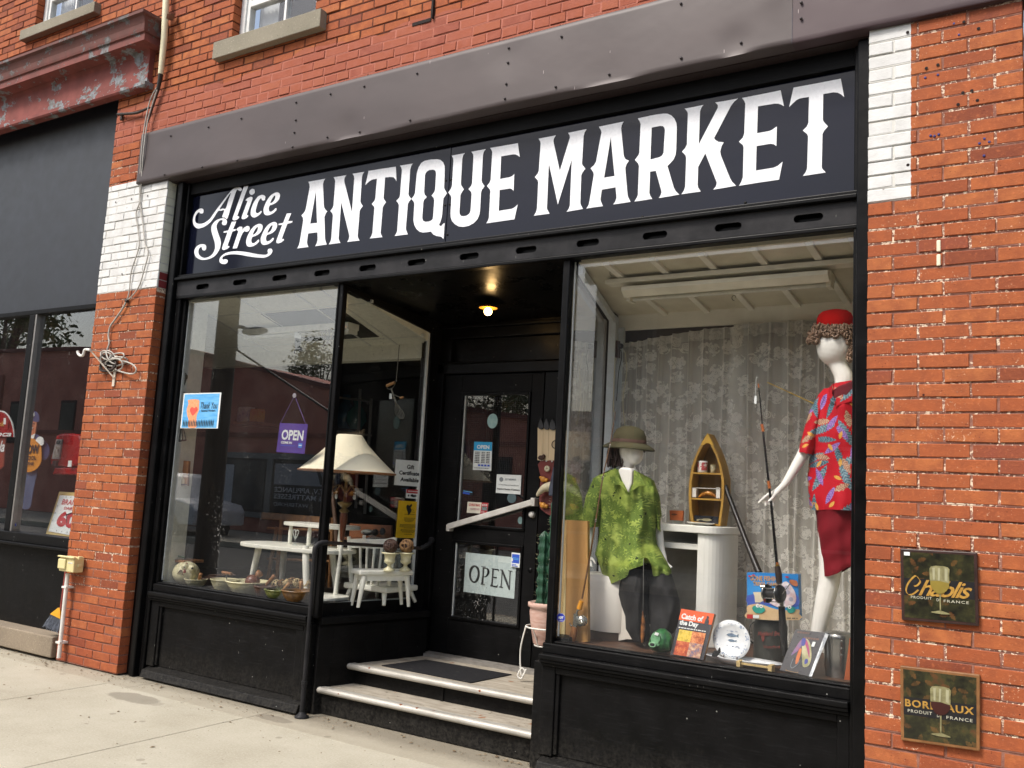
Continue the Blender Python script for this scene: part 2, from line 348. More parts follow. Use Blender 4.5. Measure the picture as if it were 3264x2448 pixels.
def curve_mesh(shapes, ext):
    """filled flat outlines with holes -> mesh in the xy plane"""
    cu = bpy.data.curves.new('outline', 'CURVE'); cu.dimensions = '2D'; cu.fill_mode = 'BOTH'; cu.extrude = ext
    for sm, loops in shapes:
        for lp in loops:
            q = smooth_loop(lp) if sm else lp
            sp = cu.splines.new('POLY'); sp.points.add(len(q) - 1); sp.use_cyclic_u = True
            for i, c in enumerate(q): sp.points[i].co = (c[0], c[1], 0, 1)
    o = bpy.data.objects.new('outline', cu); me = bpy.data.meshes.new_from_object(o)
    bpy.data.objects.remove(o); bpy.data.curves.remove(cu); return me
def text_mesh(s, bold=0, shear=0, spacing=1):
    cu = bpy.data.curves.new('t', 'FONT'); cu.body = s; cu.size = 1; cu.offset = bold; cu.shear = shear; cu.extrude = 0; cu.space_character = spacing
    cu.align_x = 'CENTER'; cu.resolution_u = 3
    o = bpy.data.objects.new('t', cu); me = bpy.data.meshes.new_from_object(o)
    bpy.data.objects.remove(o); bpy.data.curves.remove(cu); return me
def mesh_obj(name, me, mat, parent):
    me.name = name; me.materials.clear(); me.materials.append(mat)
    o = bpy.data.objects.new(name, me); COL.objects.link(o)
    if parent: o.parent = parent; o.matrix_parent_inverse = Matrix.Translation(-parent.location)
    return o
class Card:
    """a flat sheet given by its four corners (tl, tr, br, bl); prints and lettering lie on its face"""
    def __init__(s, name, label, cat, corners, mat, th=.003, group=None, out=(0, -1, 0), body='sheet', parent=None):
        s.c = [Vector(p) for p in corners]; tl, tr, br, bl = s.c
        n = (tr - tl).cross(bl - tl).normalized(); n = n if n.dot(Vector(out)) > 0 else -n; s.n = n; s.k = 0
        if parent is None: s.root = thing(name, label, cat, (bl + br) / 2, group)
        else: s.root = parent
        s.o = MB().prism(s.c, -n * th).build(body, mat, s.root)
    def p(s, u, v, h=0):
        tl, tr, br, bl = s.c; return (tl.lerp(tr, u)).lerp(bl.lerp(br, u), v) + s.n * h
    def h(s): s.k += 1; return .0006 * s.k + .0004
    def poly(s, name, uvs, mat, sm=0):
        if sm: uvs = smooth_loop(uvs, sm)
        h = s.h(); me = curve_mesh([(0, [uvs])], 0)
        for v in me.vertices: v.co = s.p(v.co.x, v.co.y, h)
        return mesh_obj(name, me, mat, s.root)
    def polys(s, name, L, mat, sm=0):
        h = s.h(); mb = MB()
        for uvs in L:
            if sm: uvs = smooth_loop(uvs, sm)
            me = curve_mesh([(0, [uvs])], 0); mb.add([s.p(v.co.x, v.co.y, h) for v in me.vertices], [tuple(f.vertices) for f in me.polygons])
        return mb.build(name, mat, s.root)
    def rect(s, name, u0, v0, u1, v1, mat): return s.polys(name, [[(u0, v0), (u1, v0), (u1, v1), (u0, v1)]], mat)
    def text(s, t, u0, v0, u1, v1, mat, bold=0, shear=0, spacing=1, name='lettering', keep=False):
        """lettering fitted to the box u0..u1, v0 (top)..v1 (bottom)"""
        me = text_mesh(t, bold, shear, spacing); xs = [v.co.x for v in me.vertices]; ys = [v.co.y for v in me.vertices]
        if not xs: return
        x0, x1, y0, y1 = min(xs), max(xs), min(ys), max(ys); h = s.h()
        for v in me.vertices: v.co = s.p(u0 + (u1 - u0) * (v.co.x - x0) / (x1 - x0), v1 + (v0 - v1) * (v.co.y - y0) / (y1 - y0), h)
        return mesh_obj(name, me, mat, s.root)
    def lines(s, name, rows, mat, hgt=.02):
        """rows of small print: (u0,u1,v), broken into word-length dashes"""
        L = []; rnd = random.Random(3)
        for u0, u1, v in rows:
            u = u0
            while u < u1 - .01:
                w = min(rnd.uniform(.04, .11), u1 - u); L.append([(u, v - hgt / 2), (u + w, v - hgt / 2), (u + w, v + hgt / 2), (u, v + hgt / 2)]); u += w + .018
        return s.polys(name, L, mat)
def pxcard(name, label, cat, sheet, pts, mat, Y=None, pl=None, th=.003, **kw):
    return Card(name, label, cat, [at(sheet, x, y, Y=Y, pl=pl) for x, y in pts], mat, th, **kw)
def resample(line, n):
    L = [0]
    for a, b in zip(line, line[1:]): L.append(L[-1] + math.dist(a, b))
    out = []; j = 0
    for i in range(n):
        d = L[-1] * i / (n - 1)
        while j < len(L) - 2 and L[j + 1] < d: j += 1
        t = (d - L[j]) / max(L[j + 1] - L[j], 1e-6); out.append((line[j][0] + (line[j + 1][0] - line[j][0]) * t, line[j][1] + (line[j + 1][1] - line[j][1]) * t))
    return out
def drape(sheet, rows, n=28, fold=.01, fs=9, sub=3, seed=0, caps=False):
    """cloth or body from widths in image pixels: rows of (outline left..right, depth plane Y, half-depth)"""
    R = []
    for line, Y, d in rows: R.append((resample(line, n), Y, d))
    RR = []
    for i in range(len(R) - 1):
        for j in range(sub):
            t = j / sub; a, b = R[i], R[i + 1]
            RR.append(([(p[0] + (q[0] - p[0]) * t, p[1] + (q[1] - p[1]) * t) for p, q in zip(a[0], b[0])], a[1] + (b[1] - a[1]) * t, a[2] + (b[2] - a[2]) * t))
    RR.append(R[-1]); rings = []
    for line, Y, d in RR:
        front = []; back = []
        for k, (x, y) in enumerate(line):
            u = k / (n - 1); q = math.sin(math.pi * u) ** .6 if 0 < u < 1 else 0
            f = at(sheet, x, y, Y=Y); 
            nz = noise.noise(Vector((f.x * fs, seed, f.z * fs * .35))) * fold + noise.noise(Vector((f.x * fs * 2.6, seed + 5, f.z * fs))) * fold * .5
            front.append(at(sheet, x, y, Y=Y - d * q - nz * 1.6 * (q > 0)))
            if 0 < k < n - 1: back.append(f + Vector((0, d * q, 0)))
        rings.append(front + back[::-1])
    return MB().loft(rings, caps=caps)
def skin_body(name, nodes, edges, mat, parent=None, sub=2, head=None):
    """one continuous surface grown round a skeleton: nodes = {key: (point, radius)}; the first node is the root"""
    keys = list(nodes); me = bpy.data.meshes.new(name)
    me.from_pydata([tuple(nodes[k][0]) for k in keys], [(keys.index(a), keys.index(b)) for a, b in edges], [])
    me.materials.append(mat); o = bpy.data.objects.new(name, me); COL.objects.link(o)
    m = o.modifiers.new('skin', 'SKIN'); m.use_smooth_shade = True; m.branch_smoothing = .4
    for i, k in enumerate(keys):
        r = nodes[k][1]; r = r if isinstance(r, tuple) else (r, r); me.skin_vertices[0].data[i].radius = r; me.skin_vertices[0].data[i].use_root = (i == 0)
    s = o.modifiers.new('subdiv', 'SUBSURF'); s.levels = sub; s.render_levels = sub
    if parent: o.parent = parent; o.matrix_parent_inverse = Matrix.Translation(-parent.location)
    dg = bpy.context.evaluated_depsgraph_get(); dg.update(); ev = o.evaluated_get(dg); nm = bpy.data.meshes.new_from_object(ev)
    if head:      # fuse the egg shaped head into the same skin
        hb_ = MB().ball(head[0], 1, 28, head[1], head[2]); bm = bmesh.new(); bm.from_mesh(nm); tmp = bpy.data.meshes.new('h'); tmp.from_pydata([tuple(v) for v in hb_.v], [], hb_.f); bm.from_mesh(tmp); bmesh.ops.remove_doubles(bm, verts=bm.verts, dist=1e-5); bm.to_mesh(nm); bm.free()
        o.modifiers.clear(); o.data = nm; r_m = o.modifiers.new('r', 'REMESH'); r_m.mode = 'VOXEL'; r_m.voxel_size = .0052; s_m = o.modifiers.new('s', 'SMOOTH'); s_m.iterations = 3; s_m.factor = .5
        dg = bpy.context.evaluated_depsgraph_get(); dg.update(); nm = bpy.data.meshes.new_from_object(o.evaluated_get(dg))
    o.modifiers.clear(); o.data = nm; nm.materials.clear(); nm.materials.append(mat)
    for p in nm.polygons: p.use_smooth = True
    return o
def struct(o): o['kind'] = 'structure'; return o
def pins(name, locs, prof, mat, parent, n=8, axis=(0, 1, 0)):
    o0 = MB().lathe((0, 0, 0), prof, n, axis).build(name, mat, parent); first = True
    for p in locs:
        o = o0 if first else o0.copy(); first = False
        if o is not o0: COL.objects.link(o)
        o.location = p
SIGN_MAIN=[(0,[[(-4.8966,3.8095),(-4.8128,3.8094),(-4.7237,3.8079),(-4.7356,3.7937),(-4.7416,3.7702),(-4.7346,3.7281),(-4.7152,3.6045),(-4.7094,3.5852),(-4.6948,3.5672),(-4.6756,3.5514),(-4.6897,3.5365),(-4.6996,3.5109),(-4.6936,3.4724),(-4.6752,3.3462),(-4.6666,3.3224),(-4.6526,3.2976),(-4.7109,3.2972),(-4.7691,3.2962),(-4.7556,3.3179),(-4.7498,3.3426),(-4.7575,3.4011),(-4.8523,3.4033),(-4.8563,3.34),(-4.8517,3.3209),(-4.8373,3.2977),(-4.895,3.2979),(-4.9525,3.2981),(-4.9384,3.3229),(-4.9321,3.3503),(-4.9152,3.503),(-4.9143,3.5123),(-4.9216,3.5319),(-4.9384,3.5528),(-4.9135,3.5709),(-4.9017,3.5883),(-4.8964,3.6135),(-4.8768,3.7665),(-4.8815,3.7861)],[(-4.809,3.7196),(-4.7699,3.4752),(-4.8394,3.4764)]]),(0,[[(-4.6391,3.8078),(-4.5762,3.8066),(-4.514,3.8058),(-4.5288,3.7895),(-4.5317,3.7715),(-4.5259,3.75),(-4.4309,3.5162),(-4.4342,3.769),(-4.4387,3.7857),(-4.4532,3.8075),(-4.3973,3.8066),(-4.3408,3.8055),(-4.3553,3.7894),(-4.3605,3.772),(-4.3576,3.5905),(-4.3547,3.5788),(-4.3447,3.564),(-4.3295,3.549),(-4.3473,3.5329),(-4.3569,3.5138),(-4.3574,3.3278),(-4.3514,3.3138),(-4.3363,3.2939),(-4.3954,3.2952),(-4.4549,3.2956),(-4.4417,3.3144),(-4.438,3.3343),(-4.4389,3.3434),(-4.5439,3.6033),(-4.5404,3.3317),(-4.5354,3.3176),(-4.5196,3.2956),(-4.5762,3.2961),(-4.6345,3.2962),(-4.6198,3.3152),(-4.6135,3.3396),(-4.6156,3.5114),(-4.6215,3.5282),(-4.645,3.5518),(-4.626,3.5701),(-4.6179,3.5898),(-4.6198,3.7726),(-4.6249,3.7872)]]),(0,[[(-4.3027,3.8066),(-4.1756,3.8034),(-4.0495,3.8004),(-4.0343,3.6915),(-4.0515,3.7139),(-4.0662,3.7249),(-4.0914,3.7307),(-4.1414,3.7344),(-4.1414,3.5845),(-4.1378,3.5752),(-4.1283,3.5629),(-4.1156,3.5502),(-4.1336,3.5304),(-4.1431,3.5139),(-4.1445,3.3333),(-4.1418,3.322),(-4.1245,3.296),(-4.181,3.2977),(-4.2419,3.2989),(-4.2275,3.3182),(-4.221,3.3373),(-4.2204,3.5192),(-4.2254,3.5309),(-4.2483,3.553),(-4.2265,3.5712),(-4.2182,3.5902),(-4.2174,3.7364),(-4.2534,3.7362),(-4.2728,3.7322),(-4.2918,3.7237),(-4.3229,3.7032),(-4.3098,3.7624)]]),(0,[[(-4.0131,3.802),(-3.8985,3.7998),(-3.912,3.7827),(-3.9182,3.7564),(-3.9181,3.5819),(-3.9148,3.5717),(-3.8903,3.544),(-3.9079,3.5267),(-3.9173,3.5108),(-3.9197,3.3455),(-3.9167,3.3258),(-3.8983,3.2918),(-4.0158,3.2925),(-4.0018,3.311),(-3.9961,3.3255),(-3.9967,3.5129),(-4.0081,3.5319),(-4.023,3.5469),(-3.9978,3.5677),(-3.9931,3.5825),(-3.9931,3.765),(-3.9998,3.7858)]]),(0,[[(-3.6894,3.7988),(-3.6598,3.7893),(-3.6339,3.767),(-3.6204,3.7408),(-3.617,3.7114),(-3.6128,3.5863),(-3.6086,3.5761),(-3.5856,3.5429),(-3.5991,3.5271),(-3.6121,3.5122),(-3.6129,3.5004),(-3.6145,3.4055),(-3.6161,3.382),(-3.6238,3.3497),(-3.6347,3.3297),(-3.6254,3.3201),(-3.6157,3.3194),(-3.5997,3.3327),(-3.5887,3.3362),(-3.5889,3.2241),(-3.5988,3.2345),(-3.6137,3.2446),(-3.6514,3.2534),(-3.6782,3.2667),(-3.7002,3.2896),(-3.7348,3.2887),(-3.7697,3.2902),(-3.7998,3.3007),(-3.8281,3.3231),(-3.8485,3.3543),(-3.8584,3.3869),(-3.86,3.5035),(-3.8635,3.5161),(-3.8897,3.5439),(-3.8693,3.5631),(-3.8608,3.5815),(-3.8579,3.7082),(-3.8551,3.7323),(-3.8448,3.7651),(-3.8235,3.7937),(-3.7949,3.804),(-3.7422,3.8046)],[(-3.6896,3.6933),(-3.6882,3.5822),(-3.6938,3.5662),(-3.7151,3.5436),(-3.6963,3.5257),(-3.6895,3.5056),(-3.6898,3.3956),(-3.6913,3.3791),(-3.7008,3.3683),(-3.7234,3.3624),(-3.7526,3.3639),(-3.7707,3.3717),(-3.781,3.3898),(-3.7826,3.402),(-3.782,3.508),(-3.7773,3.5219),(-3.7554,3.5393),(-3.7759,3.5604),(-3.7816,3.5805),(-3.7837,3.6974),(-3.7802,3.7115),(-3.7677,3.7242),(-3.7477,3.73),(-3.7185,3.7281),(-3.7005,3.7215),(-3.6919,3.7081)]]),(0,[[(-3.5668,3.8046),(-3.5132,3.8047),(-3.4574,3.8053),(-3.4703,3.7917),(-3.4758,3.7688),(-3.4751,3.5955),(-3.4696,3.5806),(-3.4469,3.5515),(-3.4647,3.5304),(-3.4724,3.515),(-3.4714,3.3974),(-3.4675,3.3828),(-3.4555,3.3697),(-3.4386,3.3653),(-3.4139,3.3661),(-3.3954,3.374),(-3.3852,3.3844),(-3.382,3.4003),(-3.3817,3.5098),(-3.3861,3.5245),(-3.4097,3.5478),(-3.3903,3.5672),(-3.3834,3.585),(-3.3858,3.7712),(-3.3915,3.7887),(-3.4049,3.8064),(-3.3473,3.8061),(-3.2893,3.8061),(-3.3037,3.7887),(-3.3092,3.7661),(-3.3078,3.5929),(-3.303,3.5783),(-3.2806,3.5496),(-3.3006,3.5291),(-3.3064,3.5113),(-3.3057,3.3862),(-3.3091,3.3589),(-3.3242,3.3284),(-3.3498,3.3083),(-3.3868,3.2941),(-3.4304,3.2912),(-3.4695,3.2989),(-3.5014,3.3166),(-3.5285,3.3432),(-3.5418,3.3707),(-3.5453,3.4018),(-3.5466,3.5059),(-3.5523,3.5209),(-3.5752,3.5477),(-3.5545,3.571),(-3.5476,3.5915),(-3.5495,3.7635),(-3.554,3.7858)]]),(0,[[(-3.2571,3.8079),(-3.149,3.8065),(-3.0405,3.8052),(-3.02,3.7089),(-3.0395,3.7234),(-3.0555,3.7319),(-3.0738,3.7348),(-3.1639,3.7362),(-3.1616,3.5822),(-3.0901,3.5838),(-3.0697,3.5886),(-3.0549,3.601),(-3.0529,3.487),(-3.0666,3.5007),(-3.0826,3.5074),(-3.1608,3.5077),(-3.1583,3.367),(-3.0582,3.3691),(-3.0356,3.3775),(-3.0156,3.393),(-3.0346,3.2963),(-3.1415,3.2954),(-3.2505,3.2945),(-3.2375,3.3136),(-3.232,3.3335),(-3.2335,3.5107),(-3.2386,3.5229),(-3.2628,3.5485),(-3.242,3.5719),(-3.2362,3.5896),(-3.2367,3.7756),(-3.2425,3.7906)]]),(0,[[(-2.886,3.8094),(-2.8228,3.8097),(-2.7593,3.8102),(-2.7723,3.7926),(-2.775,3.7765),(-2.772,3.7594),(-2.7184,3.5716),(-2.6606,3.769),(-2.6581,3.7779),(-2.6609,3.7924),(-2.6731,3.8114),(-2.6073,3.8127),(-2.5428,3.813),(-2.5562,3.7931),(-2.5611,3.7707),(-2.5642,3.5956),(-2.5596,3.5834),(-2.5386,3.5586),(-2.5573,3.5371),(-2.5649,3.5199),(-2.5629,3.3436),(-2.5577,3.3293),(-2.5426,3.3033),(-2.5985,3.3012),(-2.656,3.2991),(-2.6418,3.3171),(-2.6355,3.3392),(-2.6373,3.6323),(-2.7208,3.3538),(-2.8007,3.6319),(-2.7976,3.3413),(-2.7938,3.3292),(-2.7763,3.3019),(-2.8328,3.3023),(-2.8914,3.3024),(-2.8759,3.3253),(-2.8706,3.3504),(-2.872,3.5175),(-2.876,3.5322),(-2.8991,3.5568),(-2.8787,3.5775),(-2.8719,3.5954),(-2.8692,3.7756),(-2.8726,3.7881)]]),(0,[[(-2.4584,3.8139),(-2.376,3.8153),(-2.2929,3.8173),(-2.3043,3.7971),(-2.3073,3.7772),(-2.303,3.7448),(-2.2834,3.6063),(-2.2805,3.5946),(-2.2703,3.5774),(-2.2468,3.5639),(-2.2619,3.5448),(-2.269,3.5235),(-2.2658,3.4918),(-2.2467,3.3515),(-2.2414,3.3353),(-2.2258,3.3068),(-2.2822,3.3061),(-2.3397,3.3055),(-2.3275,3.3199),(-2.32,3.3412),(-2.3212,3.3592),(-2.3282,3.4106),(-2.4199,3.4084),(-2.4258,3.3484),(-2.4223,3.3345),(-2.4074,3.3038),(-2.4634,3.3037),(-2.5199,3.3027),(-2.5071,3.3206),(-2.5012,3.3402),(-2.4792,3.5119),(-2.484,3.5285),(-2.5034,3.5556),(-2.4788,3.5734),(-2.4675,3.5922),(-2.4395,3.7752),(-2.4435,3.7874)],[(-2.3746,3.7321),(-2.3386,3.4828),(-2.4079,3.4816)]]),(0,[[(-2.2009,3.8201),(-2.1055,3.8227),(-2.0753,3.8225),(-2.0351,3.82),(-2.0101,3.8144),(-1.9873,3.8),(-1.9668,3.7768),(-1.9535,3.7477),(-1.9498,3.7228),(-1.9493,3.5782),(-1.9519,3.5546),(-1.9631,3.5276),(-1.9821,3.509),(-2.0002,3.494),(-1.9558,3.357),(-1.9418,3.3313),(-1.9209,3.311),(-1.9848,3.3081),(-2.0472,3.3068),(-2.0369,3.3227),(-2.0316,3.3387),(-2.034,3.351),(-2.0724,3.4759),(-2.1077,3.475),(-2.1078,3.3481),(-2.1026,3.33),(-2.0882,3.3072),(-2.1444,3.3058),(-2.2017,3.3054),(-2.1857,3.3301),(-2.1811,3.3427),(-2.1809,3.5213),(-2.1871,3.5378),(-2.209,3.5633),(-2.1869,3.5888),(-2.1819,3.6035),(-2.1807,3.7819),(-2.1885,3.8012)],[(-2.108,3.7467),(-2.1087,3.5499),(-2.0952,3.5507),(-2.0504,3.5558),(-2.0358,3.5631),(-2.0274,3.5787),(-2.024,3.7165),(-2.028,3.7318),(-2.0373,3.7422),(-2.055,3.7478),(-2.1026,3.7464)]]),(0,[[(-1.9049,3.8259),(-1.8494,3.826),(-1.7906,3.8269),(-1.8035,3.8116),(-1.811,3.7915),(-1.8126,3.5941),(-1.7064,3.7933),(-1.7058,3.8074),(-1.7107,3.8154),(-1.7214,3.8284),(-1.6562,3.8263),(-1.5883,3.8263),(-1.6099,3.8126),(-1.6299,3.7883),(-1.7225,3.6167),(-1.7151,3.6038),(-1.6962,3.5898),(-1.665,3.5813),(-1.677,3.5623),(-1.6844,3.5308),(-1.6801,3.5068),(-1.6238,3.3662),(-1.6119,3.3438),(-1.5877,3.3166),(-1.6521,3.3145),(-1.7191,3.3126),(-1.703,3.3313),(-1.6999,3.3517),(-1.7721,3.5341),(-1.8123,3.4593),(-1.8124,3.3536),(-1.8081,3.3366),(-1.7928,3.3115),(-1.8476,3.3115),(-1.9078,3.3111),(-1.8936,3.3319),(-1.8872,3.3546),(-1.8864,3.5228),(-1.8908,3.5402),(-1.9134,3.5667),(-1.8923,3.5881),(-1.8847,3.606),(-1.885,3.7932),(-1.8897,3.8061)]]),(0,[[(-1.566,3.8248),(-1.4571,3.8256),(-1.3507,3.8273),(-1.3313,3.7314),(-1.3471,3.7439),(-1.3617,3.7519),(-1.3825,3.7563),(-1.4747,3.7581),(-1.4765,3.6027),(-1.4108,3.6035),(-1.3942,3.608),(-1.3676,3.6228),(-1.3684,3.5108),(-1.3823,3.523),(-1.401,3.5295),(-1.4775,3.5287),(-1.4782,3.3882),(-1.3818,3.3901),(-1.3594,3.397),(-1.3328,3.4168),(-1.3506,3.3181),(-1.4591,3.3173),(-1.5719,3.3145),(-1.5588,3.3357),(-1.5508,3.3607),(-1.5506,3.5333),(-1.5552,3.5472),(-1.5781,3.5708),(-1.5562,3.5913),(-1.549,3.6143),(-1.547,3.7865),(-1.5525,3.8031)]]),(0,[[(-1.281,3.8286),(-1.1566,3.8279),(-1.0335,3.8285),(-1.0153,3.7225),(-1.0327,3.7415),(-1.0482,3.753),(-1.0715,3.7601),(-1.1231,3.7606),(-1.1237,3.6189),(-1.1205,3.6078),(-1.1105,3.5933),(-1.0967,3.5753),(-1.1159,3.5544),(-1.1243,3.5369),(-1.1261,3.3553),(-1.1212,3.3421),(-1.1051,3.3222),(-1.1639,3.3213),(-1.2238,3.3205),(-1.2094,3.3385),(-1.2018,3.3604),(-1.1995,3.5371),(-1.2045,3.5507),(-1.2276,3.5751),(-1.2071,3.5936),(-1.1986,3.6133),(-1.1974,3.759),(-1.2456,3.7598),(-1.2657,3.7534),(-1.3029,3.7217),(-1.2924,3.7745)]])]
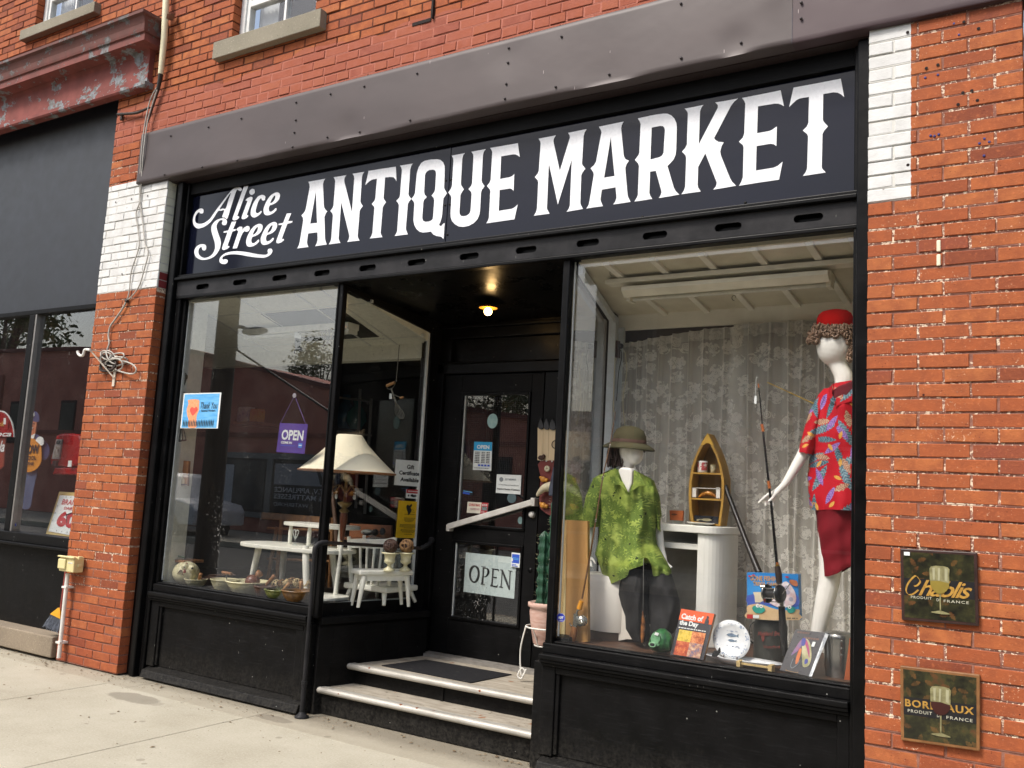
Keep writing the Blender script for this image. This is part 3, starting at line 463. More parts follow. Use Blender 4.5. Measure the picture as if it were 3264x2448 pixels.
SIGN_SCRIPT=[(1,[[(-6.1606,3.6666),(-6.1502,3.6436),(-6.1194,3.6255),(-6.0697,3.6198),(-6.0224,3.6286),(-5.9772,3.6496),(-5.9471,3.6794),(-5.9053,3.7219),(-5.8451,3.7761),(-5.7852,3.8299),(-5.7367,3.8659),(-5.6983,3.8757),(-5.6653,3.8759),(-5.6375,3.864),(-5.627,3.8485),(-5.6375,3.8391),(-5.6579,3.8447),(-5.6756,3.8542),(-5.6881,3.8489),(-5.6958,3.832),(-5.7315,3.7284),(-5.7645,3.628),(-5.7959,3.6384),(-5.8289,3.6489),(-5.8131,3.7),(-5.8496,3.7016),(-5.8856,3.7023),(-5.9298,3.6535),(-5.9661,3.6196),(-6.0242,3.593),(-6.0715,3.584),(-6.1169,3.5843),(-6.1548,3.6031),(-6.1807,3.6351),(-6.1886,3.6747),(-6.1779,3.7123),(-6.1535,3.7384),(-6.1202,3.7512),(-6.0922,3.7515),(-6.0721,3.7427),(-6.0661,3.7299),(-6.0675,3.7108),(-6.0929,3.7077),(-6.1095,3.716),(-6.1197,3.7235),(-6.1395,3.7148),(-6.1574,3.6928)],[(-5.7545,3.8399),(-5.7749,3.7788),(-5.7964,3.7154),(-5.8317,3.7184),(-5.8677,3.7196),(-5.8121,3.7813)]]),(0,[[(-5.6059,3.8723),(-5.5536,3.8697),(-5.6516,3.6342),(-5.6292,3.6277),(-5.6265,3.6172),(-5.6489,3.6035),(-5.6747,3.6005),(-5.695,3.6043),(-5.7043,3.6148),(-5.7015,3.6285)]]),(1,[[(-5.5071,3.839),(-5.4843,3.8312),(-5.473,3.8135),(-5.4768,3.7978),(-5.5006,3.7884),(-5.5213,3.7945),(-5.5356,3.8103),(-5.5322,3.8294)]]),(0,[[(-5.5691,3.7496),(-5.57,3.7567),(-5.5471,3.77),(-5.5156,3.7751),(-5.4955,3.7688),(-5.4919,3.7558),(-5.5419,3.6302),(-5.5251,3.6249),(-5.5222,3.6176),(-5.5385,3.6043),(-5.5635,3.598),(-5.5864,3.5994),(-5.5974,3.609),(-5.5963,3.6251),(-5.5497,3.7401),(-5.5539,3.7476)]]),(1,[[(-5.3491,3.7393),(-5.3495,3.7279),(-5.366,3.7241),(-5.3825,3.7299),(-5.3905,3.7438),(-5.4003,3.746),(-5.4199,3.7256),(-5.4345,3.6906),(-5.4426,3.6549),(-5.437,3.6358),(-5.4171,3.6288),(-5.3958,3.6353),(-5.3841,3.6421),(-5.3754,3.6383),(-5.3789,3.6264),(-5.4051,3.609),(-5.4417,3.5973),(-5.471,3.6031),(-5.4923,3.6195),(-5.4992,3.648),(-5.4916,3.6887),(-5.4684,3.7319),(-5.4343,3.7643),(-5.3943,3.7738),(-5.365,3.7666),(-5.3476,3.7528)]]),(1,[[(-5.356,3.6441),(-5.3505,3.6754),(-5.3277,3.7182),(-5.2916,3.7545),(-5.244,3.7709),(-5.213,3.769),(-5.191,3.7547),(-5.187,3.7315),(-5.1993,3.706),(-5.2277,3.687),(-5.2636,3.678),(-5.288,3.6743),(-5.298,3.6551),(-5.292,3.6316),(-5.2723,3.6223),(-5.2454,3.6304),(-5.2225,3.6447),(-5.2121,3.6398),(-5.2142,3.6265),(-5.2426,3.6074),(-5.2786,3.5982),(-5.316,3.5991),(-5.3427,3.6128)],[(-5.2874,3.6947),(-5.2724,3.7246),(-5.2532,3.7449),(-5.24,3.7476),(-5.2367,3.7358),(-5.2461,3.7121),(-5.2659,3.6965)]]),(1,[[(-5.5208,3.409),(-5.5153,3.4405),(-5.4921,3.4838),(-5.4554,3.521),(-5.4069,3.5383),(-5.3752,3.5369),(-5.3528,3.5229),(-5.3486,3.4997),(-5.361,3.4739),(-5.39,3.4543),(-5.4266,3.4446),(-5.4515,3.4405),(-5.4617,3.421),(-5.4555,3.3975),(-5.4353,3.3886),(-5.4079,3.3971),(-5.3846,3.4119),(-5.3739,3.4072),(-5.376,3.3938),(-5.405,3.3741),(-5.4417,3.3642),(-5.4799,3.3645),(-5.5071,3.3778)],[(-5.4509,3.461),(-5.4357,3.4913),(-5.4162,3.5119),(-5.4027,3.515),(-5.3993,3.5032),(-5.4089,3.4792),(-5.429,3.4631)]]),(1,[[(-5.3576,3.4068),(-5.3521,3.4379),(-5.3293,3.4808),(-5.2934,3.5175),(-5.2461,3.5346),(-5.2151,3.5332),(-5.1932,3.5194),(-5.1892,3.4965),(-5.2014,3.4709),(-5.2297,3.4516),(-5.2655,3.4421),(-5.2898,3.4379),(-5.2998,3.4187),(-5.2938,3.3955),(-5.2742,3.3867),(-5.2474,3.3951),(-5.2246,3.4097),(-5.2142,3.405),(-5.2163,3.3918),(-5.2446,3.3724),(-5.2805,3.3626),(-5.3177,3.3628),(-5.3443,3.376)],[(-5.2892,3.4582),(-5.2743,3.4881),(-5.2552,3.5085),(-5.242,3.5115),(-5.2387,3.4999),(-5.2481,3.4762),(-5.2678,3.4603)]]),(1,[[(-5.7662,3.5916),(-5.7742,3.5775),(-5.7973,3.575),(-5.8186,3.5835),(-5.826,3.5986),(-5.8181,3.6141),(-5.8307,3.6227),(-5.854,3.6207),(-5.8754,3.6043),(-5.8858,3.5818),(-5.8783,3.5526),(-5.847,3.4973),(-5.8253,3.462),(-5.8152,3.4281),(-5.8188,3.391),(-5.8408,3.3557),(-5.8771,3.3265),(-5.9226,3.312),(-5.9764,3.3067),(-6.0252,3.3113),(-6.0685,3.3235),(-6.1067,3.3461),(-6.1262,3.3743),(-6.129,3.4033),(-6.1084,3.4299),(-6.072,3.4429),(-6.0267,3.4415),(-5.9975,3.4305),(-5.9857,3.4103),(-5.992,3.392),(-6.0121,3.3878),(-6.0344,3.3986),(-6.04,3.4134),(-6.0515,3.4217),(-6.0709,3.4118),(-6.0794,3.3888),(-6.0667,3.359),(-6.0358,3.337),(-5.9927,3.3243),(-5.9519,3.3266),(-5.9132,3.3417),(-5.8893,3.3652),(-5.8803,3.3972),(-5.8897,3.4406),(-5.913,3.4855),(-5.9406,3.5359),(-5.9481,3.5747),(-5.9362,3.6019),(-5.9053,3.6244),(-5.8594,3.6356),(-5.819,3.6355),(-5.7876,3.6261),(-5.7684,3.6083)]]),(0,[[(-5.71,3.5935),(-5.6568,3.5896),(-5.6848,3.5285),(-5.6531,3.5272),(-5.6553,3.5145),(-5.6903,3.5104),(-5.7333,3.3986),(-5.7115,3.3941),(-5.7083,3.3854),(-5.7361,3.371),(-5.772,3.3667),(-5.7911,3.3742),(-5.7951,3.3886),(-5.7484,3.5099),(-5.7952,3.5113),(-5.7937,3.5243),(-5.7405,3.5254)]]),(0,[[(-5.6475,3.5196),(-5.6331,3.5343),(-5.608,3.5416),(-5.5848,3.538),(-5.5767,3.5255),(-5.5811,3.5099),(-5.5546,3.53),(-5.5235,3.5379),(-5.5001,3.5307),(-5.4915,3.5136),(-5.4988,3.4961),(-5.5171,3.4889),(-5.5402,3.4938),(-5.5507,3.4995),(-5.5682,3.4853),(-5.5842,3.4594),(-5.6187,3.3671),(-5.6699,3.369),(-5.6224,3.5029),(-5.6267,3.5103)]]),(0,[[(-5.0967,3.5859),(-5.0483,3.5827),(-5.0755,3.5231),(-5.0272,3.5201),(-5.0306,3.5081),(-5.081,3.5037),(-5.1259,3.3898),(-5.1044,3.3862),(-5.0992,3.3781),(-5.1276,3.3633),(-5.1634,3.3581),(-5.1808,3.3666),(-5.1843,3.3804),(-5.1352,3.5024),(-5.1761,3.5039),(-5.1732,3.5157),(-5.1265,3.5161)]]),(1,[[(-5.2159,3.3032),(-5.2188,3.3124),(-5.2294,3.3233),(-5.2482,3.3265),(-5.2661,3.3216),(-5.2688,3.3084),(-5.2627,3.2944),(-5.2738,3.2842),(-5.3078,3.283),(-5.3909,3.2979),(-5.4889,3.3211),(-5.5877,3.3391),(-5.6668,3.3456),(-5.7323,3.3427),(-5.7832,3.3268),(-5.8101,3.3037),(-5.8099,3.278),(-5.7907,3.26),(-5.7561,3.2508),(-5.7235,3.2538),(-5.7103,3.2688),(-5.7209,3.2837),(-5.7449,3.2896),(-5.768,3.289),(-5.7796,3.3008),(-5.7651,3.3157),(-5.723,3.3233),(-5.6636,3.3221),(-5.584,3.3112),(-5.4847,3.2888),(-5.3874,3.2704),(-5.3049,3.2603),(-5.2563,3.2669),(-5.2274,3.2819)]])]
# ------------------------------------------------------------------ ground
CZ = .0697                      # height of one brick course
g = MB(); g.add([(-60, -60, -.16), (60, -60, -.16), (60, 60, -.16), (-60, 60, -.16)], [(0, 1, 2, 3)]); struct(g.build('ground', ASPHALT))
r_ = MB(); r_.add([(-60, -11.5, -.152), (60, -11.5, -.152), (60, -3.3, -.152), (-60, -3.3, -.152)], [(0, 1, 2, 3)]); struct(r_.build('road', pm('road_asphalt', '#55544f', '#464644', sc=3, rough=.9, bs=200, bump=.5)))
sw = MB()
xs = [-31.2, -27.2, -23.2, -19.2, -15.3, -10.3, -6.18, -4.55 - .15, -3.0, -1.3, .4, 2.1, 3.8, 8, 12]
xs = [-31, -25, -19, -13.4, -9.6, -6.17, -4.7, -1.9, .9, 3.7, 8, 13]
ys = [-3.2, -1.75, -.205]
for i in range(len(xs) - 1):
    for j in range(2): sw.box(xs[i] + .003, xs[i + 1] - .003, ys[j] + .003, ys[j + 1] - .003, -.15, 0)
    sw.box(xs[i] + (.2 if i % 2 else 0) + .0015, xs[i + 1] + (.2 if (i + 1) % 2 else 0) - .0015, ys[2] + .003, 1.2, -.15, -.003)
sw.box(-31, 13, -3.195, 1.19, -.152, -.008)
struct(sw.build('sidewalk', SIDEWALK, bev=.004))
k = MB(); k.box(-31, 13, -3.33, -3.205, -.15, -.002); struct(k.build('kerb', STONE, bev=.01))
fs_ = MB(); fs_.box(-60, 30, -15.6, -11.5, -.15, -.01); struct(fs_.build('far_sidewalk', SIDEWALK))

# ------------------------------------------------------------------ the brick building, laid brick by brick
def lay(name, regions, parent, holes=(), depth=.11, unit=.2225, dd=.012):
    """regions: (x0,x1,z0,z1); every brick is a bevelled block with its own tint"""
    mb = MB(); tint = []; rnd = random.Random(11); mo = MB()
    for (X0, X1, Z0, Z1) in regions:
        i0 = math.floor((Z0 - 3.076) / CZ)
        for i in range(i0, math.ceil((Z1 - 3.076) / CZ)):
            z0 = 3.076 + i * CZ; z1 = z0 + CZ
            if z0 < Z0 - .02 or z1 > Z1 + .02: continue
            header = 4.455 < (z0 + z1) / 2 < 4.525 or 4.90 < (z0 + z1) / 2 < 4.0
            spans = [(X0, X1)]
            for (a, b, c, d) in holes:
                if c < (z0 + z1) / 2 < d:
                    ns = []
                    for s0, s1 in spans:
                        if a > s0: ns.append((s0, min(s1, a)))
                        if b < s1: ns.append((max(s0, b), s1))
                        if b <= s0 or a >= s1: ns = [q for q in ns if q != (s0, s1)] + [(s0, s1)]
                    spans = [q for q in ns if q[1] - q[0] > .02]
            u = .119 if header else unit
            off = -.748 if X1 > -2 and X0 > -2 else -5.795
            if i % 2 == 0: off += u / 2
            for s0, s1 in spans:
                k0 = math.floor((s0 - off) / u)
                xj = [s0] + [off + k * u for k in range(k0, k0 + int((s1 - s0) / u) + 3) if s0 + .03 < off + k * u < s1 - .03] + [s1]
                for a, b in zip(xj, xj[1:]):
                    j = .005; e = .003; dy = rnd.uniform(-.0035, .003) - (.0 if rnd.random() < .96 else .004)
                    xa = a + (j if a > s0 else 0); xb = b - (j if b < s1 else 0); za = z0 + .005; zb = z1 - .005
                    jj = [rnd.uniform(-.0022, .0022) for _ in range(8)]
                    P = []
                    for (yy, m) in ((depth, 0), (dy + e, 0), (dy, e)):
                        P += [(xa + m + jj[0], yy, za + m + jj[1]), (xb - m + jj[2], yy, za + m + jj[3]), (xb - m + jj[4], yy, zb - m + jj[5]), (xa + m + jj[6], yy, zb - m + jj[7])]
                    F = [(8, 9, 10, 11)]
                    for L in (0, 4):
                        for q in range(4): F.append((L + q, L + (q + 1) % 4, L + 4 + (q + 1) % 4, L + 4 + q))
                    mb.add(P, F); t = (rnd.random(), rnd.random(), rnd.random(), 1); t = (t[0] * .75 + .12 if rnd.random() > .07 else rnd.choice((0, 1)), t[1], t[2], 1); tint += [t] * len(P)
                mo.box(s0 + dd * .5, s1 - dd * .5, .0035, depth - .004, z0 - .001, z1 + .001)
    o = mb.build(name, BRICK, parent)
    ca = o.data.color_attributes.new('bc', 'FLOAT_COLOR', 'POINT'); ca.data.foreach_set('color', [c for t in tint for c in t])
    m = mo.build('mortar', MORTAR, o); return o
bld = thing('brick_building', 'red brick building wall with white painted bands on its piers', 'building', (-3.5, 0, 0))
W2 = (-5.75, -4.83, 5.045, 9); W1 = (-8.70, -7.74, 5.85, 9)
lay('wall', [(-7.17, -.185, 4.40, 7.3), (-12.2, -7.17, 4.93, 7.9)], bld, holes=[W1, W2])
lay('pier', [(-7.17, -6.365, -.01, 4.40)], bld, dd=.004)
lay('pier', [(-.866, -.185, -.01, 4.40)], bld, dd=.004)
bk = MB(); bk.box(-7.18, 3, .115, .16, 4.3, 4.95); 
for a, b in ((-12.2, W1[0]), (W1[1], W2[0]), (W2[1], 3)): bk.box(a, b, .115, .16, 4.95, 8)
bk.box(W1[0], W1[1], .115, .16, 4.95, 5.84); bk.box(W2[0], W2[1], .115, .16, 4.95, 5.04)
bk.build('backing', pm('backing_dark', '#2a1a14', rough=.9), bld)
def win(x0, x1, z0, z1, sill, seed):
    WH = pm('white_window_vinyl', '#e6e6e2', '#d8d8d4', rough=.35, bump=0)
    f = MB(); y0, y1 = .075, .16
    f.box(x0, x0 + .055, y0, y1, z0, z1); f.box(x1 - .055, x1, y0, y1, z0, z1); f.box(x0 + .055, x1 - .055, y0, y1, z0, z0 + .045)
    s0, s1 = x0 + .055, x1 - .055
    f.box(s0, s0 + .035, y0 + .015, y1 - .01, z0 + .045, z1); f.box(s1 - .035, s1, y0 + .015, y1 - .01, z0 + .045, z1)
    f.box(s0 + .035, s1 - .035, y0 + .015, y1 - .01, z0 + .045, z0 + .08); f.box(s0 + .035, s1 - .035, y0 + .012, y1 - .01, z0 + .33, z0 + .385)
    f.box((s0 + s1) / 2 + .02, (s0 + s1) / 2 + .045, y0 + .02, y1 - .012, z0 + .08, z0 + .33)
    wf = f.build('window', WH, bld, bev=.004)
    MB().box(s0 + .035, s1 - .035, .118, .124, z0 + .08, z1).build('pane', GLASSR, wf)
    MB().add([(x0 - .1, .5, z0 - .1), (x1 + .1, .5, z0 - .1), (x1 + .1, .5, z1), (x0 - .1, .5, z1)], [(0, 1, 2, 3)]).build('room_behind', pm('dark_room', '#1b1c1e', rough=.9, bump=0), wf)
    c = MB(); n = 10
    vs = []
    for k in range(n + 1): x = s0 + .04 + k * .022; vs += [(x, .19 + (k % 2) * .03, z0 + .06), (x, .19 + (k % 2) * .03, z1)]
    c.add(vs, [(2 * k, 2 * k + 2, 2 * k + 3, 2 * k + 1) for k in range(n)], True).build('curtain', pm('net_curtain', '#b8bcbc', rough=.9), wf)
    MB().box(x0 - .13, x1 + .13, -.065, .074, sill, z0 + .004).build('sill', SILLM, bld, bev=.006)
win(W2[0], W2[1], 5.045, 7.3, 4.905, 0); win(W1[0], W1[1], 5.85, 7.9, 5.75, 1)
# end of the wall, dark gap and the next front
MB().box(-.17, 3, .12, .3, 0, 8).build('end_panel', BLACKM, bld)
# flat dark plate painting a missing-brick pocket's shade, and old hook above the fascia
hk = MB(); p = at('B', 655, 125, Y=0); hk.box(p.x - .11, p.x + .05, -.004, .0, p.z - .012, p.z + .012); hk.box(p.x + .06, p.x + .075, -.02, .0, p.z, p.z + .14); hk.build('pocket_shade_hook', pm('soot', '#1d0f0b', rough=.9), bld)
st = MB()
for (sh, x, y) in (('W', 484, 1300), ('W', 484, 1375)): p = at(sh, x, y, Y=-.006); st.box(p.x - .009, p.x + .009, -.008, .0, p.z - .028, p.z + .028)
st.build('bracket', pm('cream_metal', '#e8dcc0', rough=.5), bld, bev=.006)
an = []
for (sh, x, y) in (('W', 565, 123), ('W', 592, 182), ('W', 413, 409), ('W', 480, 394), ('W', 441, 716), ('W', 461, 718), ('W', 484, 709), ('W', 726, 732), ('W', 752, 749), ('W', 700, 757), ('W', 724, 822)):
    p = at(sh, x, y, Y=-.004); an.append(p)
pins('wall_plug', an, [(.0045, 0), (.0065, .004), (.0065, .01)], pm('blue_plastic', '#28307a', rough=.5, bump=0), bld)
hl = []
for (sh, x, y, r) in (('W', 320, 170, .012), ('W', 322, 872, .012), ('W', 419, 360, .006), ('W', 480, 342, .006), ('W', 612, 490, .006), ('W', 660, 479, .006), ('W', 587, 552, .006), ('W', 689, 530, .006), ('W', 618, 115, .006), ('W', 695, 150, .006), ('A', 740, 1295, .008), ('A', 842, 1275, .01), ('A', 945, 1255, .012), ('D', 1432, 270, .009)):
    p = at(sh, x, y, Y=-.0045); hl.append(p)
pins('bolt_hole_shade', hl, [(0, .0), (.008, .001)], pm('soot', '#1d0f0b', rough=.9), bld)  # flat dark discs paint the shade inside the holes

lt_ = MB(); rnd = random.Random(31)
for i in range(900):
    x = rnd.uniform(-11, -.3) if rnd.random() < .7 else rnd.choice((-6.3, -4.5, -2.7, -7.2)) + rnd.gauss(0, .25); y = (.02 if -6.3 < x < -4.6 or x > -2.7 else (-.03 if x < -6.3 else .19)) - abs(rnd.gauss(0, .10 if rnd.random() < .8 else .7)); s = rnd.uniform(.002, .009) if rnd.random() < .9 else rnd.uniform(.01, .02)
    a = rnd.uniform(0, 6.28); u = Vector((math.cos(a), math.sin(a), rnd.uniform(-.1, .1))) * s; v = Vector((-math.sin(a), math.cos(a), rnd.uniform(-.2, .2))) * s * rnd.uniform(.3, .9); c = Vector((x, y, .003)); lt_.add([c - u, c - v, c + u, c + v, c + Vector((0, 0, s * .35))], [(0, 1, 4), (1, 2, 4), (2, 3, 4), (3, 0, 4)])
tag(lt_.build('street_litter', pm('litter_brown', '#5f4c38', '#8a7a60', sc=9, rough=.9, bump=0)), 'dry leaf crumbs and grit gathered along the foot of the shopfront', 'litter', kind='stuff')
# ------------------------------------------------------------------ neighbouring shopfront on the left
nb = thing('neighbouring_shopfront', 'dark blue grey shopfront left of the brick pier under a peeling red cornice', 'shopfront', (-9.5, .1, 0))
PANEL = pm('blue_grey_panel', '#141922', '#10151d', sc=3, rough=.52, bump=.1, bs=30, bd=.003, spec=.7)
MB().box(-12.2, -7.17, .13, .17, 3.03, 4.93).build('sign_panel', PANEL, nb)
f = MB(); f.box(-12.2, -7.17, .10, .18, 2.985, 3.03); f.box(-12.2, -7.17, .06, .2, .9, .985); f.box(-12.2, -7.17, .03, .12, .875, .9)
f.box(-8.34, -8.25, .1, .19, .985, 2.985)
f.build('frame', BLACKM, nb, bev=.006)
MB().box(-8.25, -8.225, .105, .185, .985, 2.985).build('mullion_strip', pm('grey_alu', '#8f8c88', rough=.4, metal=.5), nb)
MB().box(-12.2, -8.34, .143, .149, .985, 2.985).build('pane', GLASS, nb); MB().box(-8.225, -7.17, .143, .149, .985, 2.985).build('pane', GLASS, nb)
MB().box(-12.2, -7.17, .13, .18, .19, .875).build('kick_panel', BLACKM, nb)
MB().box(-12.2, -7.19, -.035, .3, .02, .19).build('stone_ledge', STONE, nb, bev=.012, seg=3)
t = NT('peeling_red_paint'); v = t.obj((1, 1, 1)); red = t.mix(t.step(t.noise(v, 7, 4), .35, .65), C('#8a4d46'), C('#78423c'))
pl_ = t.step(t.math('ADD', t.noise(t.obj((.8, 1, 1)), 7, 6, .7), t.math('MULTIPLY', t.noise(v, 1.5, 2), .25)), .69, .70)
g2 = t.mix(t.step(t.noise(v, 30, 4), .4, .6), C('#8b9094'), C('#6d6b68'))
xyz = t.n('SeparateXYZ'); t.set(xyz, 0, v)
grime = t.math('MULTIPLY', t.step(t.math('MULTIPLY_ADD', t.noise(t.obj((3, 1, .6)), 6, 4), .22, xyz.outputs[2]), 5.26, 5.42), .6)
c_ = t.mix(pl_, red, g2); c_ = t.mix(grime, c_, C('#50413b'))
t.pbr(c_, .75, 0, t.bump(t.math('MULTIPLY', pl_, -1), .6, .004), .3); PEEL = t.done()
prof = [(.0, 4.84), (.075, 4.84), (.085, 4.855), (.085, 4.885), (.06, 4.895), (.05, 4.91), (.05, 5.15), (.07, 5.185), (.18, 5.195), (.18, 5.26), (.195, 5.265), (.20, 5.285), (.205, 5.33), (.225, 5.385), (.25, 5.40), (.25, 5.425), (.0, 5.47)]
cn = MB(); x0 = -6.755
ra = [Vector((-12.2, -o, z)) for o, z in prof]; rb = [Vector((x0 + o * .7, -o, z)) for o, z in prof]; rc = [Vector((x0 + o * .7, 0.005, z)) for o, z in prof]
cn.loft([ra, rb, rc], closed=False, caps=False, smooth=False); cn.build('cornice', PEEL, nb)
fl = MB(); p = at('X', 1330, 95, Y=-.02); fl.add([p, at('X', 1300, 160, Y=-.02), at('X', 1255, 140, Y=-.15), at('X', 1262, 105, Y=-.15)], [(0, 1, 2, 3)]); fl.build('flashing', pm('lead_flashing', '#8d8a86', rough=.5, metal=.4), nb)
# neighbour's display space
nr = MB(); nr.box(-12.2, -7.15, .2, 1.5, .84, .9); nr.box(-7.16, -7.10, .17, 2.6, .4, 3.6); nr.box(-12.3, -7.1, 2.6, 2.7, .3, 3.6); nr.box(-12.2, -7.15, .2, 2.6, 3.1, 3.2); nr.box(-12.3, -12.2, .1, 2.7, .2, 3.6)
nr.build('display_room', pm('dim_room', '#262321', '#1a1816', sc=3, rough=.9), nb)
# ------------------------------------------------------------------ our shopfront
sf = thing('shopfront', 'black painted wooden shopfront with recessed entry between two display windows', 'shopfront', (-3.6, .15, 0))
LX0, LX1 = -6.365, -.866
fr = MB()
fr.box(LX0, -6.30, .085, .3, 0, 3.97); fr.box(-6.30, -6.24, .055, .3, 0, 3.97); fr.box(-6.24, -6.215, .1, .3, 0, 3.97); fr.box(-6.215, -6.185, .1, .3, 0, 3.19); fr.box(-6.185, -6.155, .13, .2, .72, 2.985)
fr.build('column', BLACK, sf, bev=.008)
fr = MB(); fr.box(-.93, LX1, .045, .3, 0, 3.97); fr.box(-.955, -.93, .1, .3, 0, 3.97); fr.build('column', BLACK, sf, bev=.008)
# slotted beam: an outer skin with twelve real slots over a dark box
o_ = []
xa = at('F', 461, 160, Y=.1).x; xb = at('C', 831, 1398, Y=.1).x
outline = [(-6.235, 3.01), (-.93, 3.01), (-.93, 3.135), (-6.235, 3.135)]; loops = [outline]
for i in range(12):
    cx = xa + (xb - xa) * i / 11; sl_ = [(cx + sx * .055 + .021 * math.cos(a), 3.069 + .021 * math.sin(a)) for sx, a0 in ((1, -90), (-1, 90)) for a in [rad(a0 + q * 22.5) for q in range(9)]]
    loops.append(sl_)
me = curve_mesh([(0, loops)], .006)
for v in me.vertices: v.co = Vector((v.co.x, .1 + v.co.z, v.co.y))
mesh_obj('slotted_beam', me, black_paint('beam_paint', .36, base=.02), sf)
b = MB(); b.box(-6.235, -.93, .06, .14, 3.137, 3.16); b.box(-6.235, -.93, .085, .14, 3.16, 3.185); b.box(-6.235, -.93, .09, .16, 2.985, 3.008); b.box(-6.235, -.93, .135, .3, 3.01, 3.135)
b.build('beam_moulding', BLACK, sf, bev=.005)
b = MB(); b.box(-6.235, -.93, .17, .3, 3.135, 3.97); b.box(-6.235, -.93, .12, .17, 3.875, 3.97); b.box(-6.235, -6.13, .155, .17, 3.185, 3.875); b.build('backboard', BLACKM, sf)  # top strip added where the sign would mirror the dark soffit
# sign
SIGNB = NT('sign_face'); v = SIGNB.obj(); bb = SIGNB.bump(SIGNB.noise(SIGNB.obj((.5, 1, 1)), 2.2, 2), .25, .02)
SIGNB.pbr(SIGNB.mix(SIGNB.step(SIGNB.noise(v, 2, 4), .3, .7), C('#0c0f20'), C('#10121f')), .1, 0, bb, .27); SIGNB = SIGNB.done()
sg = thing('shop_sign', 'long glossy black sign board lettered in white above the display windows', 'sign', (-3.5, .15, 3.5))
xs_ = at('B', 772, 1440, Y=.15).x
MB().box(-6.215, xs_ - .002, .149, .17, 3.195, 3.872).build('sign_panel', SIGNB, sg, bev=.002); MB().box(xs_ + .002, -.94, .150, .17, 3.195, 3.872).build('sign_panel', SIGNB, sg, bev=.002)
WV = pm('white_vinyl', '#eeeff2', '#e8e9ec', rough=.28, bump=0, spec=.5)
for data in (SIGN_MAIN, SIGN_SCRIPT):
    me = curve_mesh(data, 0)
    for v in me.vertices: v.co = Vector((v.co.x, .1465, v.co.y))
    mesh_obj('lettering', me, WV, sg)
sc_ = []
for (s_, x, y) in (('B', 775, 1060), ('B', 803, 1055), ('B', 770, 1205), ('B', 797, 1200), ('B', 783, 1378), ('B', 783, 1433), ('B', 750, 1436), ('B', 583, 1455), ('B', 932, 1414), ('B', 1402, 1346), ('B', 1730, 1302), ('B', 1930, 1273), ('C', 425, 1298), ('C', 1155, 775), ('C', 1152, 1188), ('B', 190, 1500), ('A', 1190, 1485)):
    p = at(s_, x, y, Y=.145); sc_.append(p)
pins('screw', sc_, [(0, -.003), (.006, -.002), (.008, .004)], BLACKM, sg)
# brown metal fascia with dents
FA = NT('brown_metal'); v = FA.obj(); n_ = FA.noise(v, 1.6, 3)
cc = FA.mix(FA.step(FA.noise(FA.obj((.4, 1, 1)), 3, 5), .3, .7), C('#4c4241'), C('#433a39')); xyz = FA.n('SeparateXYZ'); FA.set(xyz, 0, v)
cc = FA.mix(FA.math('GREATER_THAN', xyz.outputs[0], -1.245), cc, C('#423235'))
scr = FA.math('LESS_THAN', FA.vor(FA.obj((26, 26, 3)), 1), .035); cc = FA.mix(scr, cc, C('#a89c9a'))
FA.pbr(cc, .5, .12, FA.bump(FA.noise(v, 5, 2), .25, .01), .5); FA = FA.done()
def dent(x, z):
    d = noise.noise(Vector((x * 1.1, z * 2.2, 3))) * .008 + noise.noise(Vector((x * 3.1, z * 4, 9))) * .002
    for (cx, cz, r, a) in ((-3.05, 4.33, .2, .022), (-4.35, 4.06, .16, .02), (-1.55, 4.06, .14, .028), (-1.35, 4.3, .12, -.02), (-5.3, 4.1, .2, .012), (-2.3, 4.06, .2, .014), (-6.4, 4.3, .09, .01)):
        q = ((x - cx) ** 2 + (z - cz) ** 2) / r ** 2; d += a * .32 * math.exp(-q * 2)
    return d
NX, NZ = 320, 16
for (xa_, xb_, nx, yo) in ((-6.735, -1.245, NX, -.035), (-1.2455, .4, 60, -.032)):
    vs = []; fs2 = []; sides = [(.12, 3.985, 0), (.04, 3.98, 0), (yo + .004, 3.99, 0)] + [(None, 3.995 + .435 * j / NZ, 1) for j in range(NZ + 1)] + [(yo + .03, 4.45, 0), (.0, 4.455, 0)]
    M = len(sides)
    for i in range(nx + 1):
        x = xa_ + (xb_ - xa_) * i / nx
        for yy, z, fl_ in sides:
            e = noise.noise(Vector((x * 2.4, 0, 7))) * .006
            vs.append((x, (yo + dent(x, z)) if fl_ else yy + (dent(x, 4.0) * .5 if yy == .04 else 0), z + (e if not fl_ or z < 4.05 else 0)))
    for i in range(nx):
        for j in range(M - 1): fs2.append((i * M + j, (i + 1) * M + j, (i + 1) * M + j + 1, i * M + j + 1))
    fm = MB().add(vs, fs2, False)
    for q in range(len(fm.sm)): fm.sm[q] = (q % (M - 1)) in range(3, 3 + NZ)
    fo = fm.build('fascia_cladding', FA, sf)
    if xa_ < -2: MB().prism([(xa_, .115, 3.985), (xa_, yo, 3.99), (xa_, yo, 4.43), (xa_, .0, 4.452)], (.003, 0, 0)).build('fascia_end', FA, fo)
rv = []
for (s_, x, y) in (('A', 1088, 868), ('A', 1330, 812), ('A', 1541, 757), ('A', 1895, 655), ('A', 1892, 768), ('A', 1883, 847), ('A', 1870, 940), ('A', 1517, 1027), ('A', 1293, 1070), ('A', 1050, 1118), ('A', 2115, 600), ('A', 2093, 877), ('B', 96, 551), ('B', 75, 804), ('B', 292, 505), ('B', 262, 771), ('B', 603, 429), ('B', 561, 704), ('B', 1139, 277), ('B', 1135, 364), ('B', 1128, 491), ('B', 1120, 578), ('B', 1453, 213), ('B', 1418, 508), ('B', 1730, 432), ('B', 2156, 20), ('B', 2156, 338), ('C', 393, 267), ('C', 783, 15), ('C', 781, 116), ('C', 10, 368)):
    p = at(s_, x, y, Y=-.045); p.y = -.038 + dent(p.x, p.z) - .004; rv.append(p)
